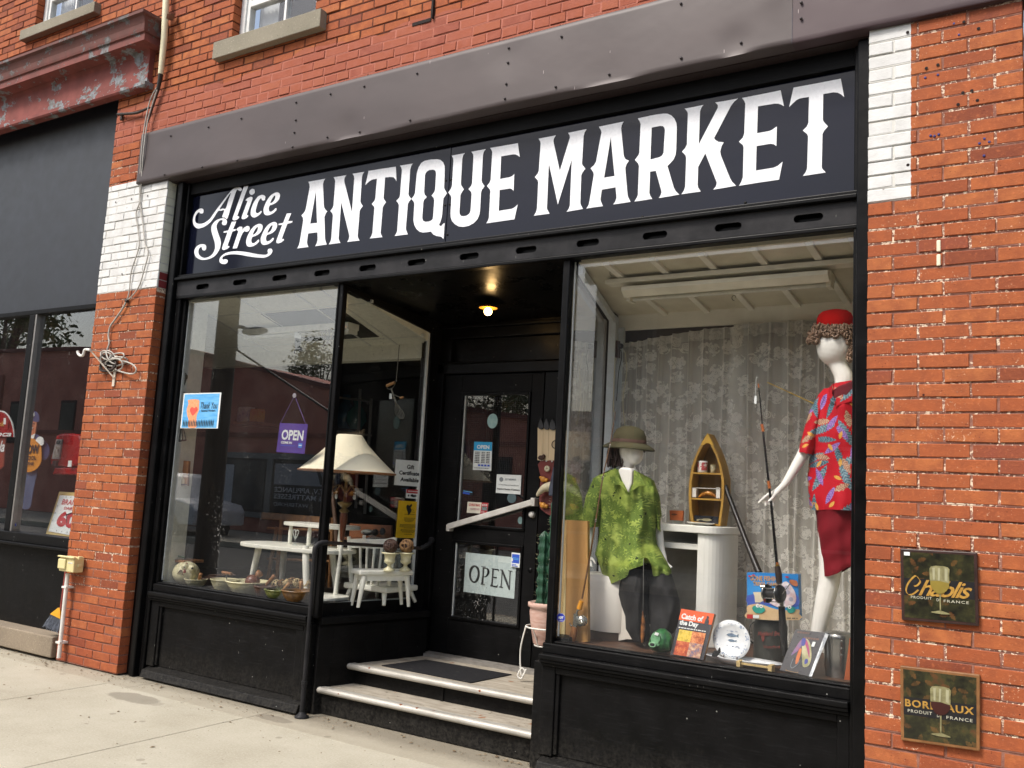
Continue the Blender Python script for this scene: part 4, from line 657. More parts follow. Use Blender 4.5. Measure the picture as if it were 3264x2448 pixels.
pins('rivet', rv, [(0, -.004), (.006, -.003), (.0085, .004)], pm('rivet_dark', '#2b2122', rough=.5), sf)
# soffit strip behind the fascia
MB().box(-6.73, -.2, .04, .16, 3.975, 3.98).build('soffit', pm('brown_soffit', '#2c2120', rough=.5), sf)

# ---- display window frames, bulkheads, glass
GY = .17
LS0, LS1 = (-4.50, .17), (-4.37, 1.1)       # left side window line
LB0, LB1 = (-4.45, .17), (-4.24, 1.12)      # left side bulkhead face
RS0, RS1 = (-2.60, .17), (-2.80, 1.1)
PANE_L = MB().box(-6.155, -4.49, GY, GY + .006, .725, 2.985).build('pane', GLASS, sf)
MB().box(-2.60, -.955, GY, GY + .006, .725, 2.985).build('pane', GLASSR, sf)
MB().obox(LS0, LS1, -.003, .003, .735, 2.96, .72, 2.80).build('pane', GLASS, sf)
MB().obox(RS0, RS1, -.003, .003, .745, 2.96, .745, 2.80).build('pane', GLASS, sf)
m = MB()   # corner posts
m.bar((-4.465, .155, .64), (-4.465, .155, 2.99), .05); m.bar((-4.482, .13, .66), (-4.482, .13, 2.98), .016); m.build('corner_post', BLACK, sf, bev=.006)
m = MB(); m.bar((-2.625, .15, .64), (-2.625, .15, 2.99), .05); m.bar((-2.605, .125, .66), (-2.605, .125, 2.98), .016); m.build('corner_post', BLACK, sf, bev=.006)
def bulk(x0, x1, name='bulkhead'):
    m = MB(); m.box(x0, x1, .115, .2, .655, .712); m.box(x0, x1, .135, .2, .712, .725)
    m.box(x0, x1, .07, .16, .625, .655); m.box(x0, x1, .082, .16, .605, .625); m.box(x0, x1, .1, .17, .585, .605)
    m.box(x0, x0 + .09, .12, .2, .09, .585); m.box(x1 - .06, x1, .12, .2, .09, .585); m.box(x0 + .09, x1 - .06, .12, .2, .545, .585)
    m.box(x0 + .09, x0 + .115, .13, .2, .1, .545); m.box(x0 + .09, x1 - .06, .15, .2, .09, .545)
    m.hexa([(x0 + .02, .055, .012), (x1 - .01, .055, .012), (x1 - .01, .2, .01), (x0 + .02, .2, .01), (x0 + .02, .075, .065), (x1 - .01, .075, .065), (x1 - .01, .2, .105), (x0 + .02, .2, .105)])
    m.build(name, BLACKM, sf, bev=.006)
bulk(-6.185, -4.49)
bulk(-2.66, -.955)
MB().box(-4.62, -4.485, .125, .2, .01, .6).build('bulkhead_post', BLACKM, sf, bev=.005)
MB().box(-2.72, -2.64, .135, .22, .0, .6).build('bulkhead_post', BLACKM, sf, bev=.005)
for (p0, p1, q0, q1, sgn, z0) in ((LS0, LS1, LB0, LB1, -1, 0), (RS0, RS1, (-2.66, .2), (-2.84, 1.12), 1, 0)):
    d = (Vector(q1) - Vector(q0)).normalized(); n = Vector((-d.y, d.x)) * (1 if sgn > 0 else -1)
    s_ = 1 if sgn > 0 else -1
    m = MB(); a, b = (0, .1) if sgn < 0 else (-.1, 0)
    m.obox(q0, q1, a, b, 0, .60); a2, b2 = (-.03, .12) if sgn < 0 else (-.12, .03)
    m.obox(q0, q1, a2, b2, .60, .645); m.obox(q0, q1, a * .5, b * .9 if sgn < 0 else b + .0, .575, .60)
    a3, b3 = (-.02, .08) if sgn < 0 else (-.08, .02); m.obox(p0, p1, a3, b3, .645, .735 if sgn < 0 else .745, .645, .72 if sgn < 0 else .745)
    m.obox(p0, p1, -.03, .03, 2.96, 3.05, 2.79, 3.05)
    m.obox((p1[0] + .005 * s_, p1[1] - .03), (p1[0], p1[1] + .1), -.04, .04, .6, 3.05)
    if sgn < 0:
        for k in range(6): t_ = .12 + k * .15; A = Vector(q0).lerp(Vector(q1), t_); B = Vector(q0).lerp(Vector(q1), t_ + .012); m.obox(A, B, -.003, .0, .02, .57)
    m.build('side_bulkhead', BLACKM, sf, bev=.005)
# putty line / white edge strips beside the glass
for m in (MB().obox((-4.372, 1.06), (-4.366, 1.085), -.012, .012, .735, 2.79), MB().box(-6.157, -6.148, GY - .004, GY + .05, .74, 2.98), MB().obox((-4.49, .18), (-4.372, 1.06), .004, .010, .722, .732), MB().box(-2.592, -2.586, GY - .003, GY + .01, .75, 2.98)): m.build('glazing_strip', pm('white_putty', '#cfd3d0', rough=.5), sf)
# ---- entry: soffit, steps, landing, door wall
m = MB(); m.hexa([(-4.56, .15, 2.985), (-2.55, .15, 2.985), (-2.75, 1.25, 2.875), (-4.5, 1.25, 2.875), (-4.56, .15, 3.03), (-2.55, .15, 3.03), (-2.75, 1.25, 3.03), (-4.5, 1.25, 3.03)]); m.build('entry_soffit', BLACKD, sf)
TREAD = NT('worn_step_paint'); v = TREAD.obj()
tc = TREAD.mix(TREAD.step(TREAD.noise(TREAD.obj((1, 4, 1)), 6, 5, .65), .38, .62), C('#a8a092'), C('#8f8779')); tc = TREAD.mix(TREAD.math('MULTIPLY', TREAD.step(TREAD.noise(v, 22, 5, .7), .6, .68), .8), tc, C('#5a5148'))
tc = TREAD.mix(TREAD.step(TREAD.noise(v, 9, 4), .66, .7), tc, C('#8a5a3a')); TREAD.pbr(tc, .7, 0, TREAD.bump(TREAD.noise(v, 50, 4), .4, .003), .3); TREAD = TREAD.done()
NOSE = NT('metal_nosing'); v = NOSE.obj(); tc = NOSE.mix(NOSE.step(NOSE.noise(NOSE.obj((.6, 3, 3)), 8, 4), .35, .7), C('#b9b5ac'), C('#9c988f'))
tc = NOSE.mix(NOSE.math('MULTIPLY', NOSE.math('LESS_THAN', NOSE.vor(v, 11), .11), NOSE.math('GREATER_THAN', NOSE.noise(v, 2.5, 2), .47)), tc, C('#7c4426')); NOSE.pbr(tc, .42, .2, NOSE.bump(NOSE.noise(v, 40, 3), .2, .002), .5); NOSE = NOSE.done()
st_ = MB(); st_.box(-4.53, -2.72, .225, .5, .005, .155); st_.box(-4.45, -2.75, .49, .52, .155, .29); st_.box(-3.62, -3.6, .482, .49, .16, .285); st_.build('riser', BLACKM, sf)
st_ = MB(); st_.box(-4.45, -2.72, .215, .49, .155, .172); st_.box(-4.46, -2.77, .45, 1.22, .29, .307); st_.build('tread', TREAD, sf)
st_ = MB()
for (x0, x1, y, z) in ((-4.50, -3.93, .205, .165), (-3.93, -2.725, .205, .165), (-4.43, -2.76, .438, .301)):
    st_.tube([(x0, y, z - .006), (x1, y, z - .006)], .0215, 12); st_.box(x0, x1, y, y + .045, z + .0065, z + .0125)
st_.build('nosing', NOSE, sf)
b = MB(); b.box(-4.42, -2.75, 1.1, 1.21, .307, .33); b.build('threshold', pm('grey_threshold', '#8a8680', '#6e6a64', rough=.6, sc=12), sf)
DY = 1.2
m = MB()
m.box(-4.46, -4.42, 1.10, 1.3, .31, 2.9); m.box(-4.42, -4.36, 1.13, 1.3, .31, 2.9); m.box(-4.36, -4.275, 1.17, 1.3, .31, 2.56)
m.box(-4.36, -2.80, 1.17, 1.3, 2.475, 2.555); m.box(-4.275, -3.43, 1.165, 1.3, 2.555, 2.567)
m.box(-4.36, -2.80, 1.19, 1.3, 2.76, 2.9); m.box(-4.36, -4.22, 1.185, 1.3, 2.567, 2.76); m.box(-4.22, -2.80, 1.23, 1.3, 2.567, 2.76); m.box(-4.36, -2.8, 1.15, 1.2, 2.835, 2.86)
m.box(-3.36, -2.80, 1.2, 1.3, .31, 2.475)
m.build('door_surround', BLACK, sf, bev=.006)
# door with two glazed lights
dr = MB(); X0, X1, Z0, Z1 = -4.27, -3.365, .335, 2.47
def lt(sh, a, b): p = at(sh, *a, Y=DY); q = at(sh, *b, Y=DY); return p, q
dz = [(1.315, 2.30), (.62, 1.165)]; gx0, gx1 = -4.08, -3.49
dr.box(X0, gx0 - .025, DY, DY + .045, Z0, Z1); dr.box(gx1 + .02, X1, DY, DY + .045, Z0, Z1)
zz = [Z0, .595, 1.185, 1.29, 2.325, Z1]
for a, b in ((Z0, .595), (1.185, 1.29), (2.325, Z1)): dr.box(gx0 - .025, gx1 + .02, DY, DY + .045, a, b)
door = dr.build('door', BLACKM, sf, bev=.003)
for z0, z1 in ((.595, 1.185), (1.29, 2.325)):
    q = MB(); q.box(gx0 - .025, gx0, DY - .012, DY + .03, z0, z1); q.box(gx1, gx1 + .02, DY - .012, DY + .03, z0, z1); q.box(gx0, gx1, DY - .012, DY + .03, z0, z0 + .02); q.box(gx0, gx1, DY - .012, DY + .03, z1 - .02, z1); q.build('moulding', BLACK, door, bev=.004)
    MB().box(gx0, gx0 + .008, DY + .005, DY + .02, z0 + .02, z1 - .02).build('putty', pm('white_putty', '#cfd3d0', rough=.5), door)
    MB().box(gx0, gx1, DY + .016, DY + .022, z0 + .02, z1 - .02).build('pane', GLASS, door)
    wm = MB(); 
    for i in range(int((gx1 - gx0) / .0165)): x = gx0 + .008 + i * .0165; wm.box(x, x + .0011, DY + .030, DY + .0311, z0 + .02, z1 - .02)
    for i in range(int((z1 - z0) / .0165)): z = z0 + .02 + i * .0165; wm.box(gx0, gx1, DY + .032, DY + .0331, z, z + .0011)
    wm.build('wire_mesh', pm('wire', '#4c4c4a', rough=.5, metal=.6, bump=0), door)
BAR = pm('brushed_bar', '#d8d5ce', '#bdbab2', sc=8, rough=.45, metal=.25)
a, b = at('K', 165, 470, Y=DY - .05), at('K', 805, 285, Y=DY - .05)
h = MB(); h.bar(a, b, .03, .042); h.bar(a + Vector((0, .05, -.01)), a + Vector((0, -.012, -.01)), .03, .05); h.bar(b + Vector((0, .05, 0)), b + Vector((0, -.012, 0)), .035, .06); h.build('push_bar', BAR, door, bev=.004)
p = at('K', 795, 380, Y=DY - .01); MB().lathe(p, [(.024, .01), (.022, -.012), (.012, -.018), (.0, -.018)], 20, (0, 1, 0)).build('lock', BAR, door)
p = at('K', 782, 800, Y=DY); MB().lathe(p, [(.018, 0), (.017, -.004), (.0, -.004)], 16, (0, 1, 0)).build('keyhole_cover', BLACK, door)

# ------------------------------------------------------------------ interior shell (one shop room and the two window displays)
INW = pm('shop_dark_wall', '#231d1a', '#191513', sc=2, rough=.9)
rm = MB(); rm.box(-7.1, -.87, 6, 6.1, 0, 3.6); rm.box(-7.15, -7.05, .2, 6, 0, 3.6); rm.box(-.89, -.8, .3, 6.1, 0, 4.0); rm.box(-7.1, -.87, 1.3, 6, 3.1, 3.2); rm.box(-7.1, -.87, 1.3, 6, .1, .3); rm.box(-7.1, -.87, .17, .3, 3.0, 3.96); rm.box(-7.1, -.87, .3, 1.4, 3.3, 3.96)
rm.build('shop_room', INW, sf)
WD = NT('display_floor_wood'); v = WD.obj(); wv = WD.noise(WD.obj((1, 8, 1)), 5, 4); WD.pbr(WD.mix(WD.step(wv, .35, .65), C('#5a4030'), C('#3f2c20')), .5, 0, None, .4); WD = WD.done()
MB().prism([(-7.05, .2, .705), (-4.53, .2, .705), (-4.40, 1.1, .705), (-4.40, 1.9, .705), (-7.05, 1.9, .705)], (0, 0, -.03)).build('display_floor', pm('dark_display_floor', '#3a322c', '#2a241f', sc=5, rough=.6), sf)
MB().prism([(-2.58, .2, .715), (-.9, .2, .715), (-.9, 1.35, .715), (-2.82, 1.35, .715)], (0, 0, -.03)).build('display_floor', WD, sf)
CEIL = pm('ceiling_white', '#b8b5a4', '#aaa795', sc=3, rough=.8)
TILE = pm('tile_white', '#d8d8c8', '#ccccbc', sc=30, rough=.85, bump=.3, bs=200)
cl = MB(); ca_, cb_ = (.18, 2.975), (1.1, 2.72)
def cz(y): return ca_[1] + (cb_[1] - ca_[1]) * (y - ca_[0]) / (cb_[0] - ca_[0])
cl.hexa([(-7.05, .18, cz(.18)), (-4.5, .18, cz(.18)), (-4.36, 1.1, cz(1.1)), (-7.05, 1.1, cz(1.1)), (-7.05, .18, 3.02), (-4.5, .18, 3.02), (-4.36, 1.1, 3.0), (-7.05, 1.1, 3.0)])
cl.box(-7.05, -4.34, 1.1, 1.14, 2.60, 2.72); cl.box(-7.05, -4.34, 1.14, 1.2, 2.60, 3.05)
cl.box(-6.2, -6.15, GY + .01, .36, .69, 3.0)
cl.build('display_ceiling', TILE, sf)
rb_ = MB()
for y in (.42, .98): rb_.box(-7.05, -4.45 + (y - .2) * .13, y, y + .02, cz(y) - .004, cz(y) + .02)
for x in (-5.0, -5.6, -6.2, -4.72): rb_.hexa([(x, .18, cz(.18) - .005), (x + .02, .18, cz(.18) - .005), (x + .02, 1.1, cz(1.1) - .005), (x, 1.1, cz(1.1) - .005), (x, .18, 3), (x + .02, .18, 3), (x + .02, 1.1, 2.8), (x, 1.1, 2.8)])
rb_.build('ceiling_grid', pm('grid_metal', '#c4c5bc', rough=.5), sf)
wl = MB(); wl.hexa([(-5.62, .45, cz(.45) - .003), (-4.78, .45, cz(.45) - .003), (-4.78, .95, cz(.95) - .003), (-5.62, .95, cz(.95) - .003), (-5.62, .45, cz(.45) + .005), (-4.78, .45, cz(.45) + .005), (-4.78, .95, cz(.95) + .005), (-5.62, .95, cz(.95) + .005)]); wl.build('light_well_shade', pm('well_shade', '#35342f', rough=.9), sf)  # flat dark sheet; the ceiling opening's shade is put into its colour
# right display
def cr(y): return 2.975 - (y - .17) * .125
RD = pm('display_white', '#ece8da', '#dcd8c8', sc=5, rough=.7)
m = MB(); m.hexa([(-2.6, .18, cr(.18)), (-.9, .18, cr(.18)), (-.9, 1.3, cr(1.3)), (-2.85, 1.3, cr(1.3)), (-2.6, .18, 3.02), (-.9, .18, 3.02), (-.9, 1.3, 3.02), (-2.85, 1.3, 3.02)])
m.box(-.945, -.89, GY + .01, 1.3, .71, 3.0); m.build('display_ceiling', pm('board_ceiling', '#d8d2bc', '#c4bda6', sc=4, rough=.8), sf)
m = MB()
for x in (-2.42, -2.12, -1.82, -1.52, -1.22, -1.0): m.hexa([(x, .195, cr(.18) - .022), (x + .04, .195, cr(.18) - .022), (x + .04, 1.18, cr(1.18) - .022), (x, 1.18, cr(1.18) - .022), (x, .195, 2.98), (x + .04, .195, 2.98), (x + .04, 1.18, 2.9), (x, 1.18, 2.9)])
m.box(-2.5, -.95, .40, .5, cr(.45) - .05, cr(.45) - .022)
m.box(-2.84, -.9, 1.15, 1.18, 2.745, 2.86); m.build('ceiling_batten', RD, sf, bev=.003)
m = MB(); m.obox((-2.585, .19), (-2.775, 1.08), -.035, -.005, 2.905, 2.96, 2.77, 2.83); m.obox((-2.765, 1.02), (-2.79, 1.12), -.05, .0, .72, 2.83); m.box(-2.75, -2.70, 1.12, 1.16, .72, 2.76); m.build('side_trim', pm('trim_white', '#c9d0d2', '#bfc4c4', rough=.6), sf, bev=.003)
MB().box(-2.84, -.9, 1.32, 1.36, .6, 2.9).build('display_back', pm('display_back_grey', '#cbc5b8', '#b6b0a3', sc=1.5, rough=.9), sf)
MB().box(-2.84, -.9, 1.19, 1.21, 2.66, 2.75).build('curtain_rail', pm('rail_dark', '#4a4038', rough=.7), sf)
# ------------------------------------------------------------------ the other side of the street (seen in the glass)
GM = .173
def mir(s, x, y, Yv): p = at(s, x, y, Y=Yv); return Vector((p.x, 2 * GM - p.y, p.z))
FY = 2 * GM - 16
ob = thing('brick_store', 'long low red painted store across the street, mirrored in the glass', 'building', (-22, FY, 0))
RP = pm('far_red_wall', '#cc8a76', '#b06c5c', sc=1.2, rough=.85, bs=30)
top = [(-46, 6.5), (-33, 6.25), (-26, 5.87), (-19.7, 4.55), (-13, 3.7), (-2, 3.5)]
MB().prism([(-46, FY, 0)] + [(x, FY, z) for x, z in top] + [(-2, FY, 0)], (0, -6, 0)).build('wall', RP, ob)
cp = MB()
for (a, za), (b_, zb) in zip(top, top[1:]): cp.hexa([(a, FY - .3, za), (b_, FY - .3, zb), (b_, FY + .12, zb), (a, FY + .12, za), (a, FY - .3, za + .14), (b_, FY - .3, zb + .14), (b_, FY + .12, zb + .14), (a, FY + .12, za + .14)])
cp.build('roof_coping', pm('far_coping', '#7a4038', rough=.7), ob)
m = MB()
for x in (-44, -38, -31.2, -27.6, -18.3, -12.8, -9.6, -6.4): m.box(x - .3, x + .3, FY, FY + .1, 0, 3.4 if x > -20 else 5.4)
m.box(-46, -2, FY, FY + .06, 3.0, 3.15); m.build('pilasters', pm('far_red_trim', '#9c6052', '#8a5446', sc=2, rough=.8), ob)
for i, x in enumerate((-40, -36.5, -33, -29.6, -17.2, -14.6, -11.4, -8, -5)):
    w_ = MB().box(x - .5, x + .5, FY, FY + .03, 1.2 if x > -18 else 2.6, 2.7 if x > -18 else 4.3).build('window', pm('far_frame', '#3c1b18', rough=.6), ob)
    MB().box(x - .42, x + .42, FY + .03, FY + .035, 1.3 if x > -18 else 2.7, 2.6 if x > -18 else 4.2).build('pane', pm('far_pane', '#2a2e33', rough=.2, bump=0), w_)
ob2 = thing('added_brick_block', 'taller dull brown brick block added across the street to dim the right window', 'building', (-1, FY, 0))  # added building; blocks the mirrored sky in the right window
MB().box(-10.5, 9, FY - 8, FY + .05, 0, 7.4).build('wall', pm('far_brown_wall', '#5a4a40', '#4a3d35', sc=1, rough=.85, bs=30), ob2); MB().box(-10.7, 9.2, FY + .05, FY + .35, 7.1, 7.5).build('cornice', pm('far_brown_trim', '#6d645a', rough=.7), ob2)
for j, (z0, z1) in enumerate(((.7, 3.0), (4.3, 6.2))):
    for i in range(6 if j else 3):
        x = -9.3 + i * (3.2 if j else 6.2); w_ = MB().box(x - (.5 if j else 2.2), x + (.5 if j else 2.2), FY + .05, FY + .09, z0, z1).build('window', pm('far_trim_pale', '#8f8c86', rough=.6), ob2); MB().box(x - (.42 if j else 2.1), x + (.42 if j else 2.1), FY + .09, FY + .1, z0 + .08, z1 - .08).build('pane', pm('far_pane', '#2a2e33', rough=.2, bump=0), w_)
sw_ = MB().box(-24.9, -18.9, FY, FY + .06, .45, 2.5).build('shop_window', pm('far_shopfront', '#1d1a1a', rough=.4), ob)
gr = pm('far_alu', '#7d8080', rough=.5)
m = MB(); m.box(-24.9, -18.9, FY + .06, FY + .1, 2.32, 2.5); m.box(-21.9, -21.65, FY + .06, FY + .11, .45, 2.32); m.box(-24.9, -24.7, FY + .06, FY + .1, .45, 2.32); m.box(-24.9, -18.9, FY + .06, FY + .1, .45, .62); m.build('frame', gr, sw_)
c = Card('far_sign', 'dark sign board', 'sign', [(-19.3, FY + .08, 2.25), (-21.6, FY + .08, 2.25), (-21.6, FY + .08, .66), (-19.3, FY + .08, .66)], pm('far_sign_black', '#17181a', rough=.5), .02, out=(0, 1, 0), body='sign_sheet', parent=sw_)
PW = pm('far_white', '#c9ccd0', rough=.6, bump=0)
c.rect('sign_patch', .08, .04, .98, .45, pm('far_grey', '#9a9ea4', rough=.6, bump=0)); c.poly('sign_mark', [(.16, .1), (.22, .1), (.12, .42), (.05, .42)], pm('far_sign_black', '#17181a'))
c.text('T.V. APPLIANCE', .04, .50, .96, .60, PW, .02); c.text('& MATTRESSES', .04, .63, .96, .73, PW, .02); c.text('WATERFORD', .3, .8, .95, .87, PW, .01)
c = Card('far_sign', 'pale sign', 'sign', [(-22.0, FY + .08, 2.25), (-24.6, FY + .08, 2.25), (-24.6, FY + .08, .7), (-22.0, FY + .08, .7)], pm('far_display', '#4c5050', '#2b2f30', sc=2, rough=.5), .02, out=(0, 1, 0), body='display_sheet', parent=sw_)
c.rect('pale_patch', .55, .1, .98, .9, PW)
# utility pole with street light
p = mir('F', 688, 400, 5.7); px, py = p.x, p.y
pole = thing('utility_pole', 'tall weathered wooden utility pole on the kerb, mirrored in the left window', 'utility pole', (px, py, 0))
WP = pm('pole_wood', '#5a5044', '#453d34', sc=5, rough=.9, stretch=(4, 4, .4), bs=40, bump=.5)
MB().tube([(px, py, -.16), (px, py, 4), (px, py, 10)], [.20, .18, .14], 16).build('post', WP, pole)
a = mir('F', 425, 612, 5.9); b_ = mir('F', 770, 505, 5.4); hd = mir('F', 985, 556, 5.2)
MB().tube(smooth_path([Vector((px, py, b_.z - .1)), b_, b_.lerp(hd, .4)]), .03, 8).build('arm', gr, pole)
MB().ball(b_.lerp(hd, .7), .3, 12, (1, .3, .22)).build('lamp_head', gr, pole)
wr = thing('overhead_wire', 'black overhead cables sagging across the street, mirrored in the glass', 'cable', (px, py, 5))
A = mir('F', 760, 705, 7); B = mir('F', 1330, 1085, 7)
WB = pm('cable_black', '#141414', rough=.5, bump=0)
m = MB(); m.tube([(px, py, 5.6), tuple(A), tuple(B), tuple(B + (B - A) * 2)], .022, 6)
for z, sag in ((6.7, .5), (7.3, .7), (7.8, .6)): m.tube([(px + 34 * t_, py, z - 4 * sag * t_ * (1 - t_)) for t_ in [i / 12 for i in range(13)]], .022, 6)
m.build('wire', WB, wr)
# parked pickup
c0 = mir('G', 400, 640, 13.5); tx, ty = c0.x - 1.0, -12.6
tk = thing('parked_pickup', 'white pickup truck parked across the street, mirrored at the left window edge', 'pickup truck', (tx, ty, 0))
WT = pm('truck_white', '#c8cacc', rough=.3, bump=0); zz = -.15
pf = [(-2.7, .45), (-2.7, .95), (-2.55, 1.1), (-.5, 1.12), (-.35, 1.75), (-.1, 1.85), (1.0, 1.85), (1.15, 1.75), (1.75, 1.15), (2.55, 1.02), (2.7, .85), (2.7, .45)]
MB().prism([(tx + x, ty - .9, zz + z) for x, z in pf], (0, 1.8, 0)).build('body', WT, tk, bev=.05)
gw = [(-.3, 1.18), (-.18, 1.7), (1.0, 1.7), (1.55, 1.18)]
MB().prism([(tx + x, ty + .905, zz + z) for x, z in gw], (0, .01, 0)).build('side_window', pm('far_pane', '#2a2e33', rough=.2, bump=0), tk)
for x in (-1.75, 1.75):
    for s_ in (-.78, .78):
        wh = MB().lathe((tx + x, ty + s_, zz + .37), [(.2, -.12), (.36, -.12), (.37, -.06), (.37, .06), (.36, .12), (.2, .12)], 20, (0, 1, 0)).build('wheel', pm('tyre', '#18181a', rough=.8), tk)
        MB().lathe((tx + x, ty + s_, zz + .37), [(.21, -.13), (.05, -.1), (.05, .1), (.21, .13)], 16, (0, 1, 0)).build('rim', gr, wh)
# trees
LEAF = pm('leaf_green', '#39502a', '#4c6634', sc=1.5, rough=.6, bump=0); BARK = pm('bark', '#4a3d31', '#372d25', sc=8, rough=.9, bs=50, bump=.5)
def tree(cx, cy, cz_, r, label, seed, n=2600):
    T = thing('tree', label, 'tree', (cx, cy, -.15), 'trees beyond the far store'); rnd = random.Random(seed)
    m = MB(); m.tube([(cx, cy, -.15), (cx + .1, cy, cz_ * .4), (cx, cy + .1, cz_)], [r * .09, r * .065, r * .03], 10)
    tips = []
    for i in range(11):
        a = rnd.uniform(0, 6.28); e = rnd.uniform(-.2, 1.1); d = Vector((math.cos(a) * math.cos(e), math.sin(a) * math.cos(e), math.sin(e))); q = Vector((cx, cy, cz_)) + Vector((d.x * r * .8, d.y * r * .8, d.z * r * .8)); tips.append(q)
        m.tube([(cx, cy, cz_ * rnd.uniform(.55, .85)), Vector((cx, cy, cz_ * .9)).lerp(q, .5), q], [r * .035, r * .02, r * .008], 6)
    m.build('trunk', BARK, T); L = MB()
    cl_ = [q + Vector([rnd.gauss(0, r * .16) for _ in range(3)]) for q in tips for _ in range(3)]
    for i in range(n):
        q = rnd.choice(cl_) + Vector([rnd.gauss(0, r * .13) for _ in range(3)]); s = r * rnd.uniform(.03, .055); u = Vector([rnd.gauss(0, 1) for _ in range(3)]).normalized(); v = u.orthogonal().normalized()
        L.add([q - u * s, q + v * s * .5, q + u * s, q - v * s * .5], [(0, 1, 2, 3)])
    L.build('crown', LEAF, T)
p = mir('F', 1500, 960, 25); tree(p.x, p.y, p.z - .2, 1.9, 'small bushy green tree showing over the store roof', 1)
p = mir('D', 60, 1120, 21); tree(p.x, p.y, p.z, 4.6, 'broad green tree left of the store, mirrored in the neighbouring window', 2, 4200)
p = mir('J', 700, 1330, 23); tree(p.x - .6, p.y, p.z + .4, 1.9, 'dark green tree seen mirrored in the door glass on its right', 3)
p = mir('J', 340, 1250, 24); tree(p.x - .6, p.y, p.z, 2.6, 'dark green tree seen mirrored in the door glass on its left', 4)
# ------------------------------------------------------------------ things on the front
WHP = pm('white_paint_metal', '#e4e2dc', '#d2d0c8', sc=12, rough=.45, bump=.1)
CRM = pm('cream_box', '#ddd19c', '#cfc38e', sc=8, rough=.5)
# pale conduit and loose cables on the left pier
cd_ = thing('wall_conduit', 'cream plastic conduit with a black taped end and grey cables down the pier', 'cable', at('A', 1030, 475, Y=-.05))
T0 = at('A', 1065, 0, Y=-.06); T1 = at('A', 1052, 250, Y=-.07); T2 = at('A', 1030, 475, Y=-.05)
MB().tube([T0 + (T0 - T1) * 4, T0, T1, T2], [.028, .028, .027, .022], 12).build('pipe', pm('cream_conduit', '#e2d8b4', '#cfc6a6', sc=6, rough=.45), cd_)
TP = pm('black_tape', '#26201c', '#3a2d26', sc=30, rough=.7)
MB().tube(smooth_path([T2, at('A', 1015, 560, Y=-.04), at('A', 990, 640, Y=-.035), at('A', 960, 740, Y=-.03), at('A', 935, 810, Y=-.05)]), [.02 - .00055 * i for i in range(25)], 8).build('taped_cable', TP, cd_)
MB().tube(smooth_path([at('A', 955, 690, Y=-.03), at('A', 880, 722, Y=-.03), at('A', 800, 730, Y=-.03), at('A', 755, 733, Y=-.02)]), .012, 6).build('branch_cable', TP, cd_)
MB().tube([at('A', 782, 725, Y=-.01), at('A', 778, 770, Y=-.02)], .012, 6).build('cable_clip', TP, cd_)
GC = pm('grey_cable', '#b5b0a6', '#a29d94', sc=20, rough=.5, bump=0)
wires = [[('A', 1005, 560), ('A', 960, 650), ('A', 925, 820), ('A', 905, 1000), ('A', 897, 1200), ('A', 893, 1300), ('A', 872, 1370), ('A', 886, 1480), ('A', 893, 1560), ('D', 1615, 20), ('D', 1540, 250), ('D', 1525, 420), ('D', 1510, 520), ('D', 1488, 580)],
         [('A', 1008, 575), ('A', 955, 740), ('A', 935, 850), ('A', 918, 1000), ('A', 902, 1230), ('A', 897, 1290), ('A', 912, 1400), ('A', 930, 1560), ('D', 1742, 20), ('D', 1700, 200), ('D', 1640, 400), ('D', 1570, 510), ('D', 1490, 585)]]
for wl_ in wires: MB().tube(smooth_path([at(s, x, y, Y=(-.05 if s == 'A' and y < 1150 else -.016)) for s, x, y in wl_], 4), .0055, 6).build('thin_cable', GC, cd_)
MB().tube(smooth_path([at('D', x, y, Y=-.018) for x, y in ((1488, 585), (1440, 680), (1350, 810), (1295, 890), (1275, 1000), (1285, 1080), (1265, 1150), (1265, 1185))], 4), .008, 6).build('thin_cable', GC, cd_)
MB().tube([at('D', 1478, 580, Y=-.02), at('D', 1500, 592, Y=-.02)], .014, 8).build('cable_tie', TP, cd_)
bn = thing('cable_bundle', 'tangled coil of grey and black cable hung on the left pier', 'cable', at('D', 1310, 1320, Y=-.03))
def loop(cx, cy, rx, ry, rot, n=22, y=-.03, ph=0):
    o = []
    for i in range(n): a = 2 * math.pi * i / n; u, v = rx * math.cos(a), ry * math.sin(a) * (1 + .15 * math.sin(2 * a + ph)); o.append(at('D', cx + u * math.cos(rot) - v * math.sin(rot), cy + u * math.sin(rot) + v * math.cos(rot), Y=y - .018 * math.sin(a + ph)))
    return o
for i, q in enumerate([(1240, 1225, 60, 45, .3), (1390, 1235, 70, 38, -.2), (1450, 1360, 160, 75, .35), (1345, 1340, 100, 75, .1), (1370, 1300, 130, 45, -.15), (1250, 1260, 70, 60, 1.), (1310, 1250, 90, 40, .9)]): MB().tube(loop(*q, ph=i), .0065, 6, closed=True).build('grey_loop', GC, bn)
for i, q in enumerate([(1235, 1285, 60, 50, .2), (1230, 1270, 45, 60, 1.3), (1270, 1345, 90, 62, .1), (1255, 1360, 85, 50, -.4), (1300, 1330, 60, 70, .5), (1245, 1300, 30, 45, .1)]): MB().tube(loop(*q, y=-.022, ph=i * 2), .008, 6, closed=True).build('black_loop', TP, bn)
hkr = thing('wall_hook', 'white J shaped hook on an angled bar fixed to the left pier', 'hook', at('D', 1330, 1560, Y=-.01))
m = MB(); m.bar(at('D', 1330, 1590, Y=-.01), at('D', 1370, 1230, Y=-.012), .03, .008, up=(0, 1, 0)); m.bar(at('D', 1340, 1490, Y=-.018), at('D', 1060, 1165, Y=-.14), .022, .008); m.bar(at('D', 1060, 1165, Y=-.14), at('D', 1240, 1190, Y=-.02), .012, .006); m.build('bar', pm('pale_metal', '#d8cdbc', '#c0b4a2', sc=20, rough=.5), hkr)
